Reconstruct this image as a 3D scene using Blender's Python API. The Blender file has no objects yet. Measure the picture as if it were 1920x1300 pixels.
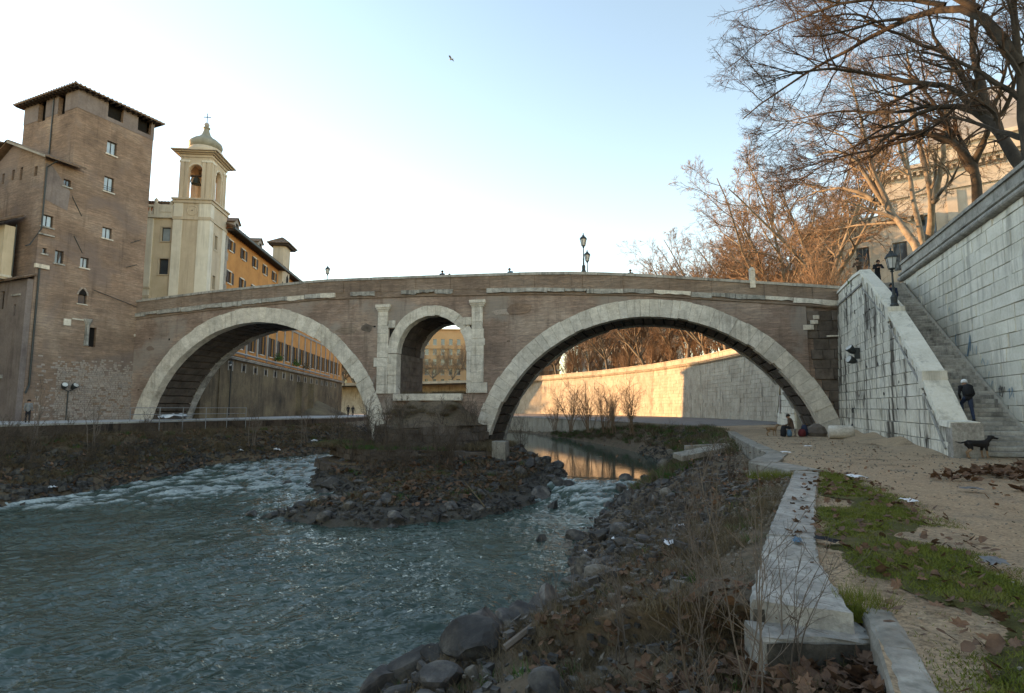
import bpy, math, random
import numpy as np
from mathutils import Vector, Matrix
R = random.Random(11)
SC = bpy.context.scene
COL = SC.collection
rad = math.radians

# ------------------------------------------------------------------ camera, sky, sun, exposure
cd = bpy.data.cameras.new('camera'); cam = bpy.data.objects.new('camera', cd); COL.objects.link(cam)
cam.location = (0, 0, 1.7); cam.rotation_euler = (rad(90 + 6.15), 0, 0)
cd.lens = 20.0; cd.sensor_width = 36; cd.clip_end = 3000; cd.clip_start = .05
SC.camera = cam
SUN_DIR = Vector((-.905, .425, 0)).normalized(); SUN_EL = rad(11)
SUN_AZ = math.atan2(SUN_DIR.x, SUN_DIR.y)
w = bpy.data.worlds.new('World'); SC.world = w; w.use_nodes = True
nt = w.node_tree; bg = nt.nodes['Background']
sky = nt.nodes.new('ShaderNodeTexSky'); sky.sky_type = 'NISHITA'; sky.sun_disc = False
sky.sun_elevation = SUN_EL; sky.sun_rotation = SUN_AZ; sky.air_density = 1.0; sky.dust_density = .05; sky.ozone_density = 0.25
wb = nt.nodes.new('ShaderNodeMix'); wb.data_type = 'RGBA'; wb.blend_type = 'MULTIPLY'; wb.inputs[0].default_value = 1; wb.inputs[7].default_value = (1.09, 1, .91, 1)
nt.links.new(sky.outputs[0], wb.inputs[6]); nt.links.new(wb.outputs[2], bg.inputs[0]); bg.inputs[1].default_value = .13
sd = bpy.data.lights.new('sun', 'SUN'); sd.energy = 3.9; sd.angle = rad(.53); sd.color = (.95, .52, .22)
sun = bpy.data.objects.new('sun', sd); COL.objects.link(sun)
sun.rotation_euler = Vector((-SUN_DIR.x * math.cos(SUN_EL), -SUN_DIR.y * math.cos(SUN_EL), -math.sin(SUN_EL))).to_track_quat('-Z', 'Y').to_euler()
sun.location = (-60, 60, 80)
vs = SC.view_settings; vs.view_transform = 'Standard'; vs.look = 'None'; vs.gamma = 1; vs.use_curve_mapping = False
vs.exposure = 2.02
SC.cycles.max_bounces = 6; SC.cycles.caustics_reflective = False; SC.cycles.caustics_refractive = False

# ------------------------------------------------------------------ helpers
def tag(o, label=None, cat=None, group=None, kind=None):
    if label: o['label'] = label
    if cat: o['category'] = cat
    if group: o['group'] = group
    if kind: o['kind'] = kind
    return o
def empty(name, loc=(0, 0, 0), rz=0, label=None, cat=None, group=None):
    o = bpy.data.objects.new(name, None); COL.objects.link(o); o.location = loc; o.rotation_euler = (0, 0, rz)
    o.empty_display_size = .2
    return tag(o, label, cat, group)
def link(name, me, parent=None, loc=None, rot=None, scale=None):
    o = bpy.data.objects.new(name, me); COL.objects.link(o)
    if parent: o.parent = parent
    if loc is not None: o.location = loc
    if rot is not None: o.rotation_euler = rot
    if scale is not None: o.scale = scale
    return o
def copy_tree(o, parent=None):
    c = o.copy(); COL.objects.link(c); c.parent = parent
    for ch in list(o.children): copy_tree(ch, c)
    return c
def np_mesh(name, V, F, mats, smooth=False, mi=None):
    """V (n,3), F (m,k) with constant k"""
    V = np.asarray(V, np.float32); F = np.asarray(F, np.int32)
    me = bpy.data.meshes.new(name); m, k = F.shape
    me.vertices.add(len(V)); me.vertices.foreach_set('co', V.ravel())
    me.loops.add(m * k); me.loops.foreach_set('vertex_index', F.ravel())
    me.polygons.add(m); me.polygons.foreach_set('loop_start', np.arange(m, dtype=np.int32) * k)
    me.polygons.foreach_set('use_smooth', np.full(m, smooth))
    for x in (mats if isinstance(mats, (list, tuple)) else [mats]): me.materials.append(x)
    if mi is not None: me.polygons.foreach_set('material_index', np.asarray(mi, np.int32))
    me.update(calc_edges=True); me.validate()
    return me
class MB:
    def __init__(s): s.v = []; s.f = []; s.m = []; s.mi = 0
    def add(s, vs, fs):
        n = len(s.v); s.v += [tuple(p) for p in vs]
        for f in fs: s.f.append(tuple(i + n for i in f)); s.m.append(s.mi)
        return s
    def quad(s, *p): return s.add(p, [tuple(range(len(p)))])
    def box(s, x0, x1, y0, y1, z0, z1, mat=None):
        vs = [(x, y, z) for z in (z0, z1) for y in (y0, y1) for x in (x0, x1)]
        if mat is not None: vs = [mat @ Vector(p) for p in vs]
        return s.add(vs, [(0, 2, 3, 1), (4, 5, 7, 6), (0, 1, 5, 4), (2, 6, 7, 3), (0, 4, 6, 2), (1, 3, 7, 5)])
    def prism(s, poly, z0, z1, ax='z', cap=True):
        """poly extruded; ax z: poly is (x,y); ax y: poly is (x,z) between y=z0..z1"""
        n = len(poly)
        P = (lambda p, h: (p[0], p[1], h)) if ax == 'z' else (lambda p, h: (p[0], h, p[1])) if ax == 'y' else (lambda p, h: (h, p[0], p[1]))
        vs = [P(p, z0) for p in poly] + [P(p, z1) for p in poly]
        fs = [(i, (i + 1) % n, n + (i + 1) % n, n + i) for i in range(n)]
        if cap: fs += [tuple(range(n))[::-1], tuple(range(n, 2 * n))]
        return s.add(vs, fs)
    def tube(s, pts, rs, n=6, cap=True):
        pts = [Vector(p) for p in pts]; N = len(pts)
        if not isinstance(rs, (list, tuple)): rs = [rs] * N
        vs = []
        for i, p in enumerate(pts):
            t = (pts[min(i + 1, N - 1)] - pts[max(i - 1, 0)]).normalized()
            a = t.cross(Vector((0, 0, 1)) if abs(t.z) < .9 else Vector((1, 0, 0))).normalized(); b = t.cross(a)
            for k in range(n):
                q = 2 * math.pi * k / n; vs.append(p + (a * math.cos(q) + b * math.sin(q)) * rs[i])
        fs = [(i * n + k, i * n + (k + 1) % n, (i + 1) * n + (k + 1) % n, (i + 1) * n + k) for i in range(N - 1) for k in range(n)]
        if cap: fs += [tuple(range(n))[::-1], tuple((N - 1) * n + k for k in range(n))]
        return s.add(vs, fs)
    def lathe(s, prof, n=12, c=(0, 0, 0), phase=0, ring=None):
        """prof [(r,z)]"""
        vs = []; N = len(prof)
        for r, z in prof:
            for k in range(n):
                q = 2 * math.pi * k / n + phase; vs.append((c[0] + r * math.cos(q), c[1] + r * math.sin(q), c[2] + z))
        fs = [(i * n + k, i * n + (k + 1) % n, (i + 1) * n + (k + 1) % n, (i + 1) * n + k) for i in range(N - 1) for k in range(n)]
        fs += [tuple(range(n))[::-1], tuple((N - 1) * n + k for k in range(n))]
        return s.add(vs, fs)
    def mesh(s, name, mat, smooth=False):
        me = bpy.data.meshes.new(name); me.from_pydata(s.v, [], s.f)
        for x in (mat if isinstance(mat, (list, tuple)) else [mat]): me.materials.append(x)
        if any(s.m): me.polygons.foreach_set('material_index', s.m)
        if smooth: me.polygons.foreach_set('use_smooth', [True] * len(s.f))
        me.update(); return me
    def build(s, name, mat, parent=None, smooth=False, loc=None, rot=None):
        return link(name, s.mesh(name, mat, smooth), parent, loc, rot)

# numpy gradient noise
def _h(ix, iy, s):
    n = (ix.astype(np.int64) * 374761393 + iy.astype(np.int64) * 668265263 + s * 974711) & 0x7fffffff
    n = ((n ^ (n >> 13)) * 1274126177) & 0x7fffffff
    return (n ^ (n >> 16)) & 0x7fffffff
def pn(x, y, s=0):
    x = np.asarray(x, float); y = np.asarray(y, float)
    ix = np.floor(x).astype(np.int64); iy = np.floor(y).astype(np.int64); fx = x - ix; fy = y - iy
    u = fx * fx * fx * (fx * (fx * 6 - 15) + 10); v = fy * fy * fy * (fy * (fy * 6 - 15) + 10)
    def g(dx, dy):
        a = _h(ix + dx, iy + dy, s) / 0x7fffffff * 2 * np.pi
        return np.cos(a) * (fx - dx) + np.sin(a) * (fy - dy)
    return (g(0, 0) * (1 - u) + g(1, 0) * u) * (1 - v) + (g(0, 1) * (1 - u) + g(1, 1) * u) * v
def fbm(x, y, o=4, s=0):
    r = 0; a = 1
    for i in range(o): r = r + a * pn(x * 2 ** i, y * 2 ** i, s + i * 7); a *= .5
    return r

# ------------------------------------------------------------------ materials
class NT:
    def __init__(s, name):
        s.m = bpy.data.materials.new(name); s.m.use_nodes = True; s.t = s.m.node_tree; s.b = s.t.nodes['Principled BSDF']
    def n(s, k, **kw):
        x = s.t.nodes.new('ShaderNode' + k)
        for a, b in kw.items(): setattr(x, a, b)
        return x
    def l(s, a, b): s.t.links.new(a, b)
    def pos(s, sc=(1, 1, 1), obj=False):
        o = s.n('TexCoord').outputs['Object'] if obj else s.n('NewGeometry').outputs['Position']
        mp = s.n('Mapping'); mp.inputs['Scale'].default_value = sc; s.l(o, mp.inputs[0]); return mp.outputs[0]
    def noise(s, vec, scale, detail=5, rough=.6, dist=0):
        x = s.n('TexNoise'); x.inputs['Scale'].default_value = scale; x.inputs['Detail'].default_value = detail
        x.inputs['Roughness'].default_value = rough; x.inputs['Distortion'].default_value = dist
        s.l(vec, x.inputs['Vector']); return x.outputs[0]
    def ramp(s, fac, stops):
        x = s.n('ValToRGB'); e = x.color_ramp.elements
        while len(e) < len(stops): e.new(.5)
        for q, (p, c) in zip(e, stops): q.position = p; q.color = (*c, 1) if len(c) == 3 else c
        s.l(fac, x.inputs[0]); return x.outputs[0]
    def mix(s, fac, a, b, mode='MIX'):
        x = s.n('Mix', data_type='RGBA', blend_type=mode)
        for v, i in ((fac, 0), (a, 6), (b, 7)):
            if isinstance(v, (int, float)): x.inputs[i].default_value = v
            elif isinstance(v, tuple): x.inputs[i].default_value = (*v, 1)
            else: s.l(v, x.inputs[i])
        return x.outputs[2]
    def math(s, op, a, b=0.):
        x = s.n('Math', operation=op)
        for v, i in ((a, 0), (b, 1)):
            if isinstance(v, (int, float)): x.inputs[i].default_value = v
            else: s.l(v, x.inputs[i])
        return x.outputs[0]
    def bump(s, h, strength=.5, dist=.02):
        x = s.n('Bump'); x.inputs['Strength'].default_value = strength; x.inputs['Distance'].default_value = dist
        s.l(h, x.inputs['Height']); s.l(x.outputs[0], s.b.inputs['Normal'])
    def rnd(s, col, v=.2, sat=.15):
        o = s.n('ObjectInfo').outputs['Random']; h = s.n('HueSaturation'); s.l(col, h.inputs['Color'])
        s.l(s.math('MULTIPLY_ADD', o, v), h.inputs['Value']); h.inputs['Value'].links[0].from_node.inputs[2].default_value = 1 - v / 2
        s.l(s.math('MULTIPLY_ADD', s.math('FRACT', s.math('MULTIPLY', o, 7.3)), sat), h.inputs['Saturation'])
        h.inputs['Saturation'].links[0].from_node.inputs[2].default_value = 1 - sat / 2
        return h.outputs[0]
    def out(s, col, rough=.9, spec=.3):
        if isinstance(col, tuple): s.b.inputs['Base Color'].default_value = (*col, 1)
        else: s.l(col, s.b.inputs['Base Color'])
        if isinstance(rough, (int, float)): s.b.inputs['Roughness'].default_value = rough
        else: s.l(rough, s.b.inputs['Roughness'])
        s.b.inputs['Specular IOR Level'].default_value = spec
        return s.m
def M(name, c1, c2, scale=1., stretch=(1, 1, 1), rough=.9, c3=None, bump=.3, bscale=12., bdist=.02, rnd=0, streak=None, streak_amt=.6, spec=.3, metal=0, fine=None, st_=(.57, .68)):
    """two or three colours broken up by noise; streak: dark water runs of their own shape, drawn out vertically"""
    t = NT(name); v = t.pos(stretch)
    f = t.noise(v, scale, 8, .65)
    st = [(.32, c1), (.68, c2)] if c3 is None else [(.28, c1), (.5, c2), (.72, c3)]
    col = t.ramp(f, st)
    g = t.noise(t.pos(), bscale, 6, .7)
    if fine: col = t.mix(fine, col, t.ramp(g, [(.25, (.0, .0, .0)), (.75, (1, 1, 1))]), 'OVERLAY')
    if streak is not None:
        k = t.noise(t.pos((1.6, 1.6, .09)), 1.6, 5, .7); k2 = t.noise(t.pos(), .35, 3)
        k = t.ramp(t.math('ADD', t.math('MULTIPLY', k, .75), t.math('MULTIPLY', k2, .35)), [(st_[0], (0, 0, 0)), (st_[1], (1, 1, 1))])
        col = t.mix(t.math('MULTIPLY', k, streak_amt), col, streak)
    if rnd: col = t.rnd(col, rnd)
    if bump: t.bump(g, bump, bdist)
    t.b.inputs['Metallic'].default_value = metal
    return t.out(col, rough, spec)
def brick_mat(name, c1, c2, c3, mort, plaster=None, pl_amt=.5, rowh=.075, bw=.3, stain=(.05, .04, .035)):
    t = NT(name); o = t.n('TexCoord').outputs['Object']; s = t.n('SeparateXYZ'); t.l(o, s.inputs[0])
    c = t.n('CombineXYZ'); t.l(t.math('ADD', s.outputs[0], s.outputs[1]), c.inputs[0]); t.l(s.outputs[2], c.inputs[1])
    wv = t.n('VectorMath', operation='ADD'); t.l(c.outputs[0], wv.inputs[0])
    ns = t.n('TexNoise'); ns.inputs['Scale'].default_value = .5; t.l(o, ns.inputs['Vector'])
    wm = t.n('VectorMath', operation='SCALE'); t.l(ns.outputs[1], wm.inputs[0]); wm.inputs['Scale'].default_value = .25; t.l(wm.outputs[0], wv.inputs[1])
    br = t.n('TexBrick'); t.l(wv.outputs[0], br.inputs['Vector']); br.inputs['Scale'].default_value = 1
    br.inputs['Brick Width'].default_value = bw; br.inputs['Row Height'].default_value = rowh; br.inputs['Mortar Size'].default_value = .012
    br.inputs['Mortar Smooth'].default_value = .3; br.inputs['Bias'].default_value = -.1
    br.inputs['Color1'].default_value = (.75, .75, .75, 1); br.inputs['Color2'].default_value = (1.25, 1.25, 1.25, 1); br.inputs['Mortar'].default_value = (1, 1, 1, 1)
    f = t.noise(t.pos(), .28, 9, .68)
    col = t.ramp(f, [(.3, c1), (.5, c2), (.68, c3)])
    band = t.noise(t.pos((.25, .25, 5)), 1.3, 6, .75)
    col = t.mix(.75, col, t.ramp(band, [(.3, (.35, .35, .36)), (.5, (.62, .6, .58)), (.7, (.95, .9, .85))]), 'OVERLAY')
    col = t.mix(.8, col, br.outputs[0], 'MULTIPLY')
    col = t.mix(t.math('MULTIPLY', br.outputs[1], .55), col, mort)
    if plaster:
        k = t.ramp(t.noise(t.pos(), .16, 7, .6, .6), [(.52, (0, 0, 0)), (.60, (1, 1, 1))])
        col = t.mix(t.math('MULTIPLY', k, pl_amt), col, plaster)
    k = t.ramp(t.noise(t.pos((1.3, 1.3, .12)), 1.1, 6, .7), [(.56, (0, 0, 0)), (.74, (1, 1, 1))])
    col = t.mix(t.math('MULTIPLY', k, .5), col, stain)
    h = t.math('SUBTRACT', t.noise(t.pos(), 9, 6, .75), t.math('MULTIPLY', br.outputs[1], .5))
    t.bump(h, .8, .03)
    return t.out(col, .95, .2)

m_brick = brick_mat('bridge_brick', (.10, .070, .055), (.23, .165, .13), (.36, .285, .23), (.28, .24, .205), plaster=(.31, .275, .24), pl_amt=.65)
m_tower = brick_mat('tower_brick', (.11, .075, .055), (.21, .145, .105), (.31, .235, .18), (.26, .215, .18), plaster=(.19, .15, .135), pl_amt=.6)
m_parapet = brick_mat('parapet_brick', (.12, .085, .066), (.20, .15, .115), (.25, .2, .16), (.22, .19, .16))
m_rubble = M('rubble_stone', (.16, .135, .115), (.34, .29, .25), 6, rough=.95, c3=(.22, .16, .13), bump=.9, bscale=5, bdist=.06, rnd=.3)
m_trav = M('travertine', (.43, .385, .32), (.66, .605, .52), 1.6, (1, 1, 1.5), .85, bump=.7, bscale=10, bdist=.025, rnd=.2, streak=(.17, .15, .125), streak_amt=.5, fine=.3)
m_travd = M('weathered_travertine', (.20, .19, .17), (.43, .41, .37), 1.5, (1, 1, 1.5), .9, bump=.7, bscale=10, bdist=.03, rnd=.25, streak=(.07, .065, .06), streak_amt=.7, fine=.3)
m_wall = M('embankment_travertine', (.60, .565, .47), (.74, .70, .60), .9, (1, 1, 1.3), .85, bump=.4, bscale=9, bdist=.015, rnd=.13, streak=(.22, .20, .16), streak_amt=.6, fine=.2, st_=(.57, .70))
m_stairwall = M('streaked_travertine', (.58, .545, .455), (.74, .70, .60), 1.1, (1, 1, 1), .85, bump=.5, bscale=8, bdist=.02, rnd=.12, streak=(.06, .05, .04), streak_amt=.95, fine=.3, st_=(.535, .63))
m_joint = M('joint_mortar', (.30, .28, .235), (.44, .41, .35), 2, rough=.95)
m_coping = M('coping_stone', (.22, .205, .18), (.42, .4, .36), .8, rough=.9, bump=.6, bscale=7, rnd=.15, streak=(.09, .085, .075), streak_amt=.6, fine=.3)
m_farwall = M('far_wall_stone', (.30, .26, .20), (.47, .42, .34), .5, (1, 1, 1), .9, bump=.5, bscale=6, rnd=0, streak=(.12, .10, .08), streak_amt=.6, fine=.3)
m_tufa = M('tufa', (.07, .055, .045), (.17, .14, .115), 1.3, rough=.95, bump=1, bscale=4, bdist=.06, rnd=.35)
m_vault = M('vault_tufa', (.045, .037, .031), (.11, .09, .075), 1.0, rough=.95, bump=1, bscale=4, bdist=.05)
m_soil = M('bank_soil', (.045, .033, .022), (.15, .112, .075), .9, rough=1, c3=(.08, .068, .04), bump=1, bscale=7, bdist=.06, fine=.4)
m_gravel = M('wet_gravel', (.028, .025, .022), (.085, .074, .06), 1.4, rough=.9, c3=(.05, .045, .03), bump=1, bscale=9, bdist=.06, fine=.4)
m_rock = M('basalt', (.018, .017, .0165), (.06, .055, .051), 2.2, rough=.75, c3=(.19, .17, .14), bump=.7, bscale=7, bdist=.03, rnd=.9, fine=.3, spec=.4)
m_rockl = M('pale_rock', (.11, .095, .075), (.24, .21, .17), 2, rough=.9, bump=.7, bscale=8, bdist=.03, rnd=.5, fine=.3)
m_path = M('path_sand', (.15, .105, .065), (.37, .27, .17), .6, rough=1, c3=(.22, .172, .12), bump=1, bscale=22, bdist=.025, fine=.75)
m_asph = M('quay_paving', (.11, .105, .10), (.2, .19, .175), .7, rough=.9, bump=.4, bscale=20, fine=.35)
m_pale_pave = M('pale_quay_paving', (.34, .34, .34), (.46, .45, .44), .6, rough=.8, bump=.3, bscale=20, fine=.25)
m_kerb = M('kerb_travertine', (.20, .185, .16), (.42, .395, .35), 1.6, (2, .7, 1), .9, bump=.8, bscale=9, bdist=.03, rnd=.15, fine=.45)
m_conc = M('old_concrete', (.19, .17, .14), (.35, .32, .27), 1.2, rough=.95, bump=.6, bscale=9, rnd=.15, streak=(.08, .075, .05), streak_amt=.6, fine=.35)
m_moss = M('moss_turf', (.065, .055, .025), (.085, .082, .02), 2.2, rough=1, c3=(.14, .10, .058), bump=1, bscale=30, bdist=.03, fine=.3)
m_blade = M('grass_blade', (.065, .085, .011), (.15, .165, .022), 2.2, rough=.9, c3=(.17, .135, .055), bump=0)
m_dry = M('dry_grass', (.075, .056, .032), (.18, .138, .08), 2, rough=.9, bump=0)
m_green = M('fresh_weeds', (.03, .07, .012), (.08, .15, .03), 2, rough=.8, bump=0)
m_leaf = M('dead_leaf', (.07, .037, .022), (.19, .11, .065), 9, rough=.85, bump=.3, bscale=60, bdist=.004, rnd=.8)
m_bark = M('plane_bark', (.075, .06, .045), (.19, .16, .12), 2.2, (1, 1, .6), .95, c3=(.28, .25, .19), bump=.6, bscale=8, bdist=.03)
m_barkd = M('shaded_plane_bark', (.014, .012, .009), (.042, .034, .026), 2.2, (1, 1, .6), .95, c3=(.075, .062, .048), bump=.6, bscale=8, bdist=.03)  # shade put into the colour: darker copy of the bark for backlit near trees
m_scrub = M('scrub_bark', (.05, .038, .028), (.13, .10, .075), 1.5, rough=.95, bump=0)
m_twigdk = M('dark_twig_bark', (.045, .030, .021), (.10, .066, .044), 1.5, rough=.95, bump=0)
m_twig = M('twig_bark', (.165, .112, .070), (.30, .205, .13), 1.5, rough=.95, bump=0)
m_twigd = M('sapling_bark', (.09, .072, .058), (.19, .155, .125), 1.5, rough=.95, bump=0)
m_cream = M('cream_plaster', (.49, .41, .29), (.61, .52, .39), .5, rough=.9, bump=.2, streak=(.32, .26, .17), streak_amt=.4)
m_creamw = M('pale_stucco', (.56, .52, .43), (.68, .64, .55), .6, rough=.9, bump=.2, streak=(.36, .33, .28), streak_amt=.45)
m_beige = M('beige_stucco', (.42, .35, .26), (.53, .45, .34), .7, rough=.9, bump=.2, streak=(.25, .21, .16), streak_amt=.4)
m_ochre = M('ochre_plaster', (.40, .185, .055), (.56, .28, .09), .4, rough=.9, bump=.2, streak=(.28, .14, .06), streak_amt=.4)
m_greyst = M('grey_stone', (.22, .2, .175), (.36, .335, .3), 1, rough=.9, bump=.3)
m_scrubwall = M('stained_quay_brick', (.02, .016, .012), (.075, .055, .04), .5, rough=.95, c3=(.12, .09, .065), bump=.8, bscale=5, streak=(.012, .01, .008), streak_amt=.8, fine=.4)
m_hosp = M('stained_footing', (.035, .028, .019), (.13, .10, .062), .22, rough=.95, c3=(.22, .175, .10), bump=.5, bscale=5, streak=(.03, .026, .02), streak_amt=.6, fine=.3)
m_purple = M('old_plaster', (.13, .105, .098), (.215, .18, .165), .5, rough=.95, bump=.4, bscale=6, streak=(.08, .06, .055), streak_amt=.5, fine=.2)
m_tile = M('roof_tile', (.10, .07, .05), (.22, .15, .105), 3, rough=.9, bump=.5, bscale=8, rnd=.4)
m_wood = M('dark_wood', (.03, .022, .017), (.065, .048, .036), 4, rough=.8, bump=.2)
m_shut = M('shutter_paint', (.045, .036, .034), (.075, .06, .055), 3, rough=.7, bump=0, rnd=.3)
m_lead = M('lead_dome', (.17, .165, .13), (.27, .26, .21), 1.5, (1, 1, .4), .6, bump=.2)
m_iron = M('dark_iron', (.012, .016, .016), (.03, .036, .036), 6, rough=.55, bump=0, spec=.5)
m_greyiron = M('grey_metal', (.16, .165, .17), (.26, .265, .27), 5, rough=.5, bump=0, spec=.5)
m_white = M('white_plastic', (.62, .63, .64), (.8, .8, .8), 4, rough=.5, bump=.2)
m_dark = M('dark_void', (.008, .007, .006), (.015, .013, .012), 2, rough=1, bump=0)
m_red = M('dark_red_cloth', (.09, .012, .012), (.14, .022, .02), 3, rough=.9, bump=0)
m_syn = M('pale_limestone', (.42, .37, .30), (.55, .5, .42), .4, rough=.9, bump=.3, streak=(.28, .24, .19), streak_amt=.4)
m_syndome = M('grey_aluminium_dome', (.26, .25, .24), (.34, .33, .32), .6, rough=.5, bump=.1)
m_bronze = M('bronze', (.03, .035, .03), (.06, .065, .05), 3, rough=.5, metal=.6, bump=0)
def glass(name, col, rough=.06):
    t = NT(name); t.b.inputs['Metallic'].default_value = .0
    return t.out(t.ramp(t.noise(t.pos(), .8, 2), [(.3, col), (.7, tuple(c * 1.5 for c in col))]), rough, 1.0)
m_glass = glass('window_glass', (.03, .04, .05)); m_glassb = glass('pale_window', (.25, .30, .34), .2)
t = NT('lamp_glass'); m_lampglass = t.out(t.ramp(t.noise(t.pos(), 3, 2), [(.3, (.45, .45, .43)), (.7, (.6, .6, .57))]), .3, .6)
def cloth(name, c): return M(name, c, tuple(min(1, x * 1.6 + .004) for x in c), 6, rough=.9, bump=.2, bscale=30, bdist=.004)
m_skin = M('skin', (.30, .17, .11), (.38, .23, .16), 5, rough=.6, bump=0)
c_black = cloth('black_cloth', (.010, .010, .012)); c_navy = cloth('navy_cloth', (.014, .020, .042)); c_jean = cloth('jean_cloth', (.022, .032, .062))
c_grey = cloth('grey_cloth', (.13, .13, .13)); c_white = cloth('white_cloth', (.5, .5, .5)); c_red = cloth('maroon_cloth', (.07, .01, .012)); c_brown = cloth('brown_cloth', (.07, .045, .03))
c_hair = cloth('dark_hair', (.014, .010, .008)); c_fur = cloth('black_fur', (.010, .009, .009)); c_tan = cloth('tan_fur', (.20, .13, .075)); c_lblue = cloth('blue_grey_cloth', (.07, .12, .17))
m_gull = M('gull_plumage', (.3, .3, .31), (.5, .5, .52), 6, rough=.8, bump=0)
def paint(name, c): return M(name, c, tuple(x * 1.3 for x in c), 8, rough=.7, bump=0)
g_blue = paint('blue_spray', (.10, .19, .27)); g_red = paint('red_spray', (.35, .04, .06)); g_black = paint('black_spray', (.03, .03, .035)); g_pale = paint('faded_blue_spray', (.26, .33, .36))

# water: clear surface over green silt, white where it breaks
t = NT('river_water')
at = t.n('Attribute', attribute_name='foam'); fo = at.outputs['Fac']
v1 = t.pos((1.0, 1.9, 1)); n1 = t.noise(v1, 2.0, 2, .5, .6); n2 = t.noise(t.pos((1.2, 2.4, 1)), 7, 3, .6, .3); rp_ = t.n('Attribute', attribute_name='ripple').outputs['Fac']
fn = t.noise(t.pos((.8, 1.7, 1)), 2.6, 8, .78, 1.2)
fm = t.ramp(t.math('MULTIPLY', fo, t.math('ADD', fn, .18)), [(.34, (0, 0, 0)), (.85, (1, 1, 1))])
col = t.mix(fm, t.ramp(t.noise(t.pos((.4, .8, 1)), .5, 4), [(.3, (.034, .054, .043)), (.7, (.062, .090, .073))]), (.55, .60, .58))
t.bump(t.math('MULTIPLY', rp_, t.math('ADD', t.math('MULTIPLY', n1, .8), t.math('MULTIPLY', n2, .07))), 1.0, .22)
rg = t.math('MULTIPLY_ADD', fm, .55); rg.node.inputs[2].default_value = .04
m_water = t.out(col, rg, .5); t.b.inputs['IOR'].default_value = 1.33
# ================================================================== SETTING
def interp_poly(pts, n):
    P = np.array(pts, float); d = np.r_[0, np.cumsum(np.hypot(*(P[1:, :2] - P[:-1, :2]).T))]
    return d, P
def loft(name, pairs, n, m, zf, mat, kind='structure', noise=(0, 1), seed=1, prof=None):
    """sheet between two plan polylines; pairs [(xl,yl,zl,xh,yh,zh)]"""
    P = np.array(pairs, float); mid = (P[:, :2] + P[:, 3:5]) / 2
    d = np.r_[0, np.cumsum(np.hypot(*(mid[1:] - mid[:-1]).T))]
    t = np.concatenate([np.linspace(d[i], d[i + 1], max(2, int(n[i]) + 1))[:-1] for i in range(len(d) - 1)] + [[d[-1]]])
    Q = np.stack([np.interp(t, d, P[:, k]) for k in range(6)], 1)
    u = np.linspace(0, 1, m)[None, :, None]
    V = Q[:, None, :3] * (1 - u) + Q[:, None, 3:] * u
    if prof is not None: V[:, :, 2] = Q[:, None, 2] + (Q[:, 5] - Q[:, 2])[:, None] * prof(np.linspace(0, 1, m))[None]
    amp, fr = noise
    if amp:
        e = np.clip(np.minimum(u[..., 0], 1 - u[..., 0]) * 6, 0, 1)
        V[:, :, 2] += amp * e * fbm(V[:, :, 0] * fr, V[:, :, 1] * fr, 5, seed)
    N = len(t); idx = np.arange(N * m).reshape(N, m)
    F = np.stack([idx[:-1, :-1], idx[:-1, 1:], idx[1:, 1:], idx[1:, :-1]], -1).reshape(-1, 4)
    a, b, c = V[0, 0], V[0, 1], V[1, 0]
    if np.cross(b - a, c - a)[2] < 0: F = F[:, ::-1]
    o = link(name, np_mesh(name, V.reshape(-1, 3), F, mat, smooth=True)); tag(o, kind=kind)
    return o, V
def density(pairs, step0=.25, k=.02):
    P = np.array(pairs, float); mid = (P[:, :2] + P[:, 3:5]) / 2
    L = np.hypot(*(mid[1:] - mid[:-1]).T); Y = np.abs((mid[1:, 1] + mid[:-1, 1]) / 2)
    return np.maximum(1, L / np.maximum(step0, k * Y))

# sky-line earth beneath everything, and the street level behind the embankment wall
gp = MB(); gp.quad((-900, -300, -6), (900, -300, -6), (900, 1500, -6), (-900, 1500, -6)); tag(gp.build('terrain', m_soil), kind='structure')

def WP(x, y, z=0):  # embankment frame -> world
    a = math.atan2(.938, .347); return (18.97 + x * math.cos(a) - y * math.sin(a), 21.3 + x * math.sin(a) + y * math.cos(a), z)
W_ANG = math.atan2(.938, .347)

# upstream embankment line (plan)
UP = [(30.2, 59.7), (32.4, 70), (33.2, 82), (32.2, 98), (28.5, 116), (21, 136), (8, 160), (-12, 183), (-45, 202), (-95, 214)]
UP = [(30.2 + 0, 59.7)] + UP[1:]

near = [(-13, -6, -4.6, .8, -6, -.2), (-11, 0, -4.6, 1.0, 0, -.35), (-8, 5, -4.5, 1.4, 1.9, -.6), (-5.2, 9.5, -4.4, 2.27, 3.61, -.33), (-4.2, 11.1, -4.35, 2.95, 4.8, -.31),
        (-3.4, 11.9, -4.3, 2.92, 5.05, -.30), (-2.4, 12.6, -4.3, 2.1, 5.3, -.06), (-1.6, 13.1, -4.3, 2.97, 6.9, -.02), (-.75, 14.3, -4.3, 3.82, 8.5, -.02), (1.0, 16.3, -4.3, 4.72, 10.2, -.03), (1.98, 18.3, -4.3, 6.12, 12.8, -.04), (1.7, 20.7, -4.3, 7.5, 15.5, -.1),
        (1.95, 23.9, -4.3, 7.4, 18.1, -.75), (4.0, 30, -4.2, 9.6, 21.9, -.7), (4.6, 32.7, -4.1, 11, 27, -.6), (7, 36, -3.8, 12.8, 33, -.45), (9.7, 40, -3.4, 15.3, 41, -.3), (12, 47, -3.2, 17.1, 47, -.1),
        (13, 55, -3.2, 17.6, 53, -.05), (12.2, 67, -3.2, 14.4, 68, -.4), (8.0, 88, -3.2, 8.9, 88, -2.0), (2.3, 108, -3.2, 2.95, 108, -2.4), (-14.6, 132, -3.2, -14, 133, -2.4), (-40, 150, -3.2, -39, 152, -1.6)]
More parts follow.
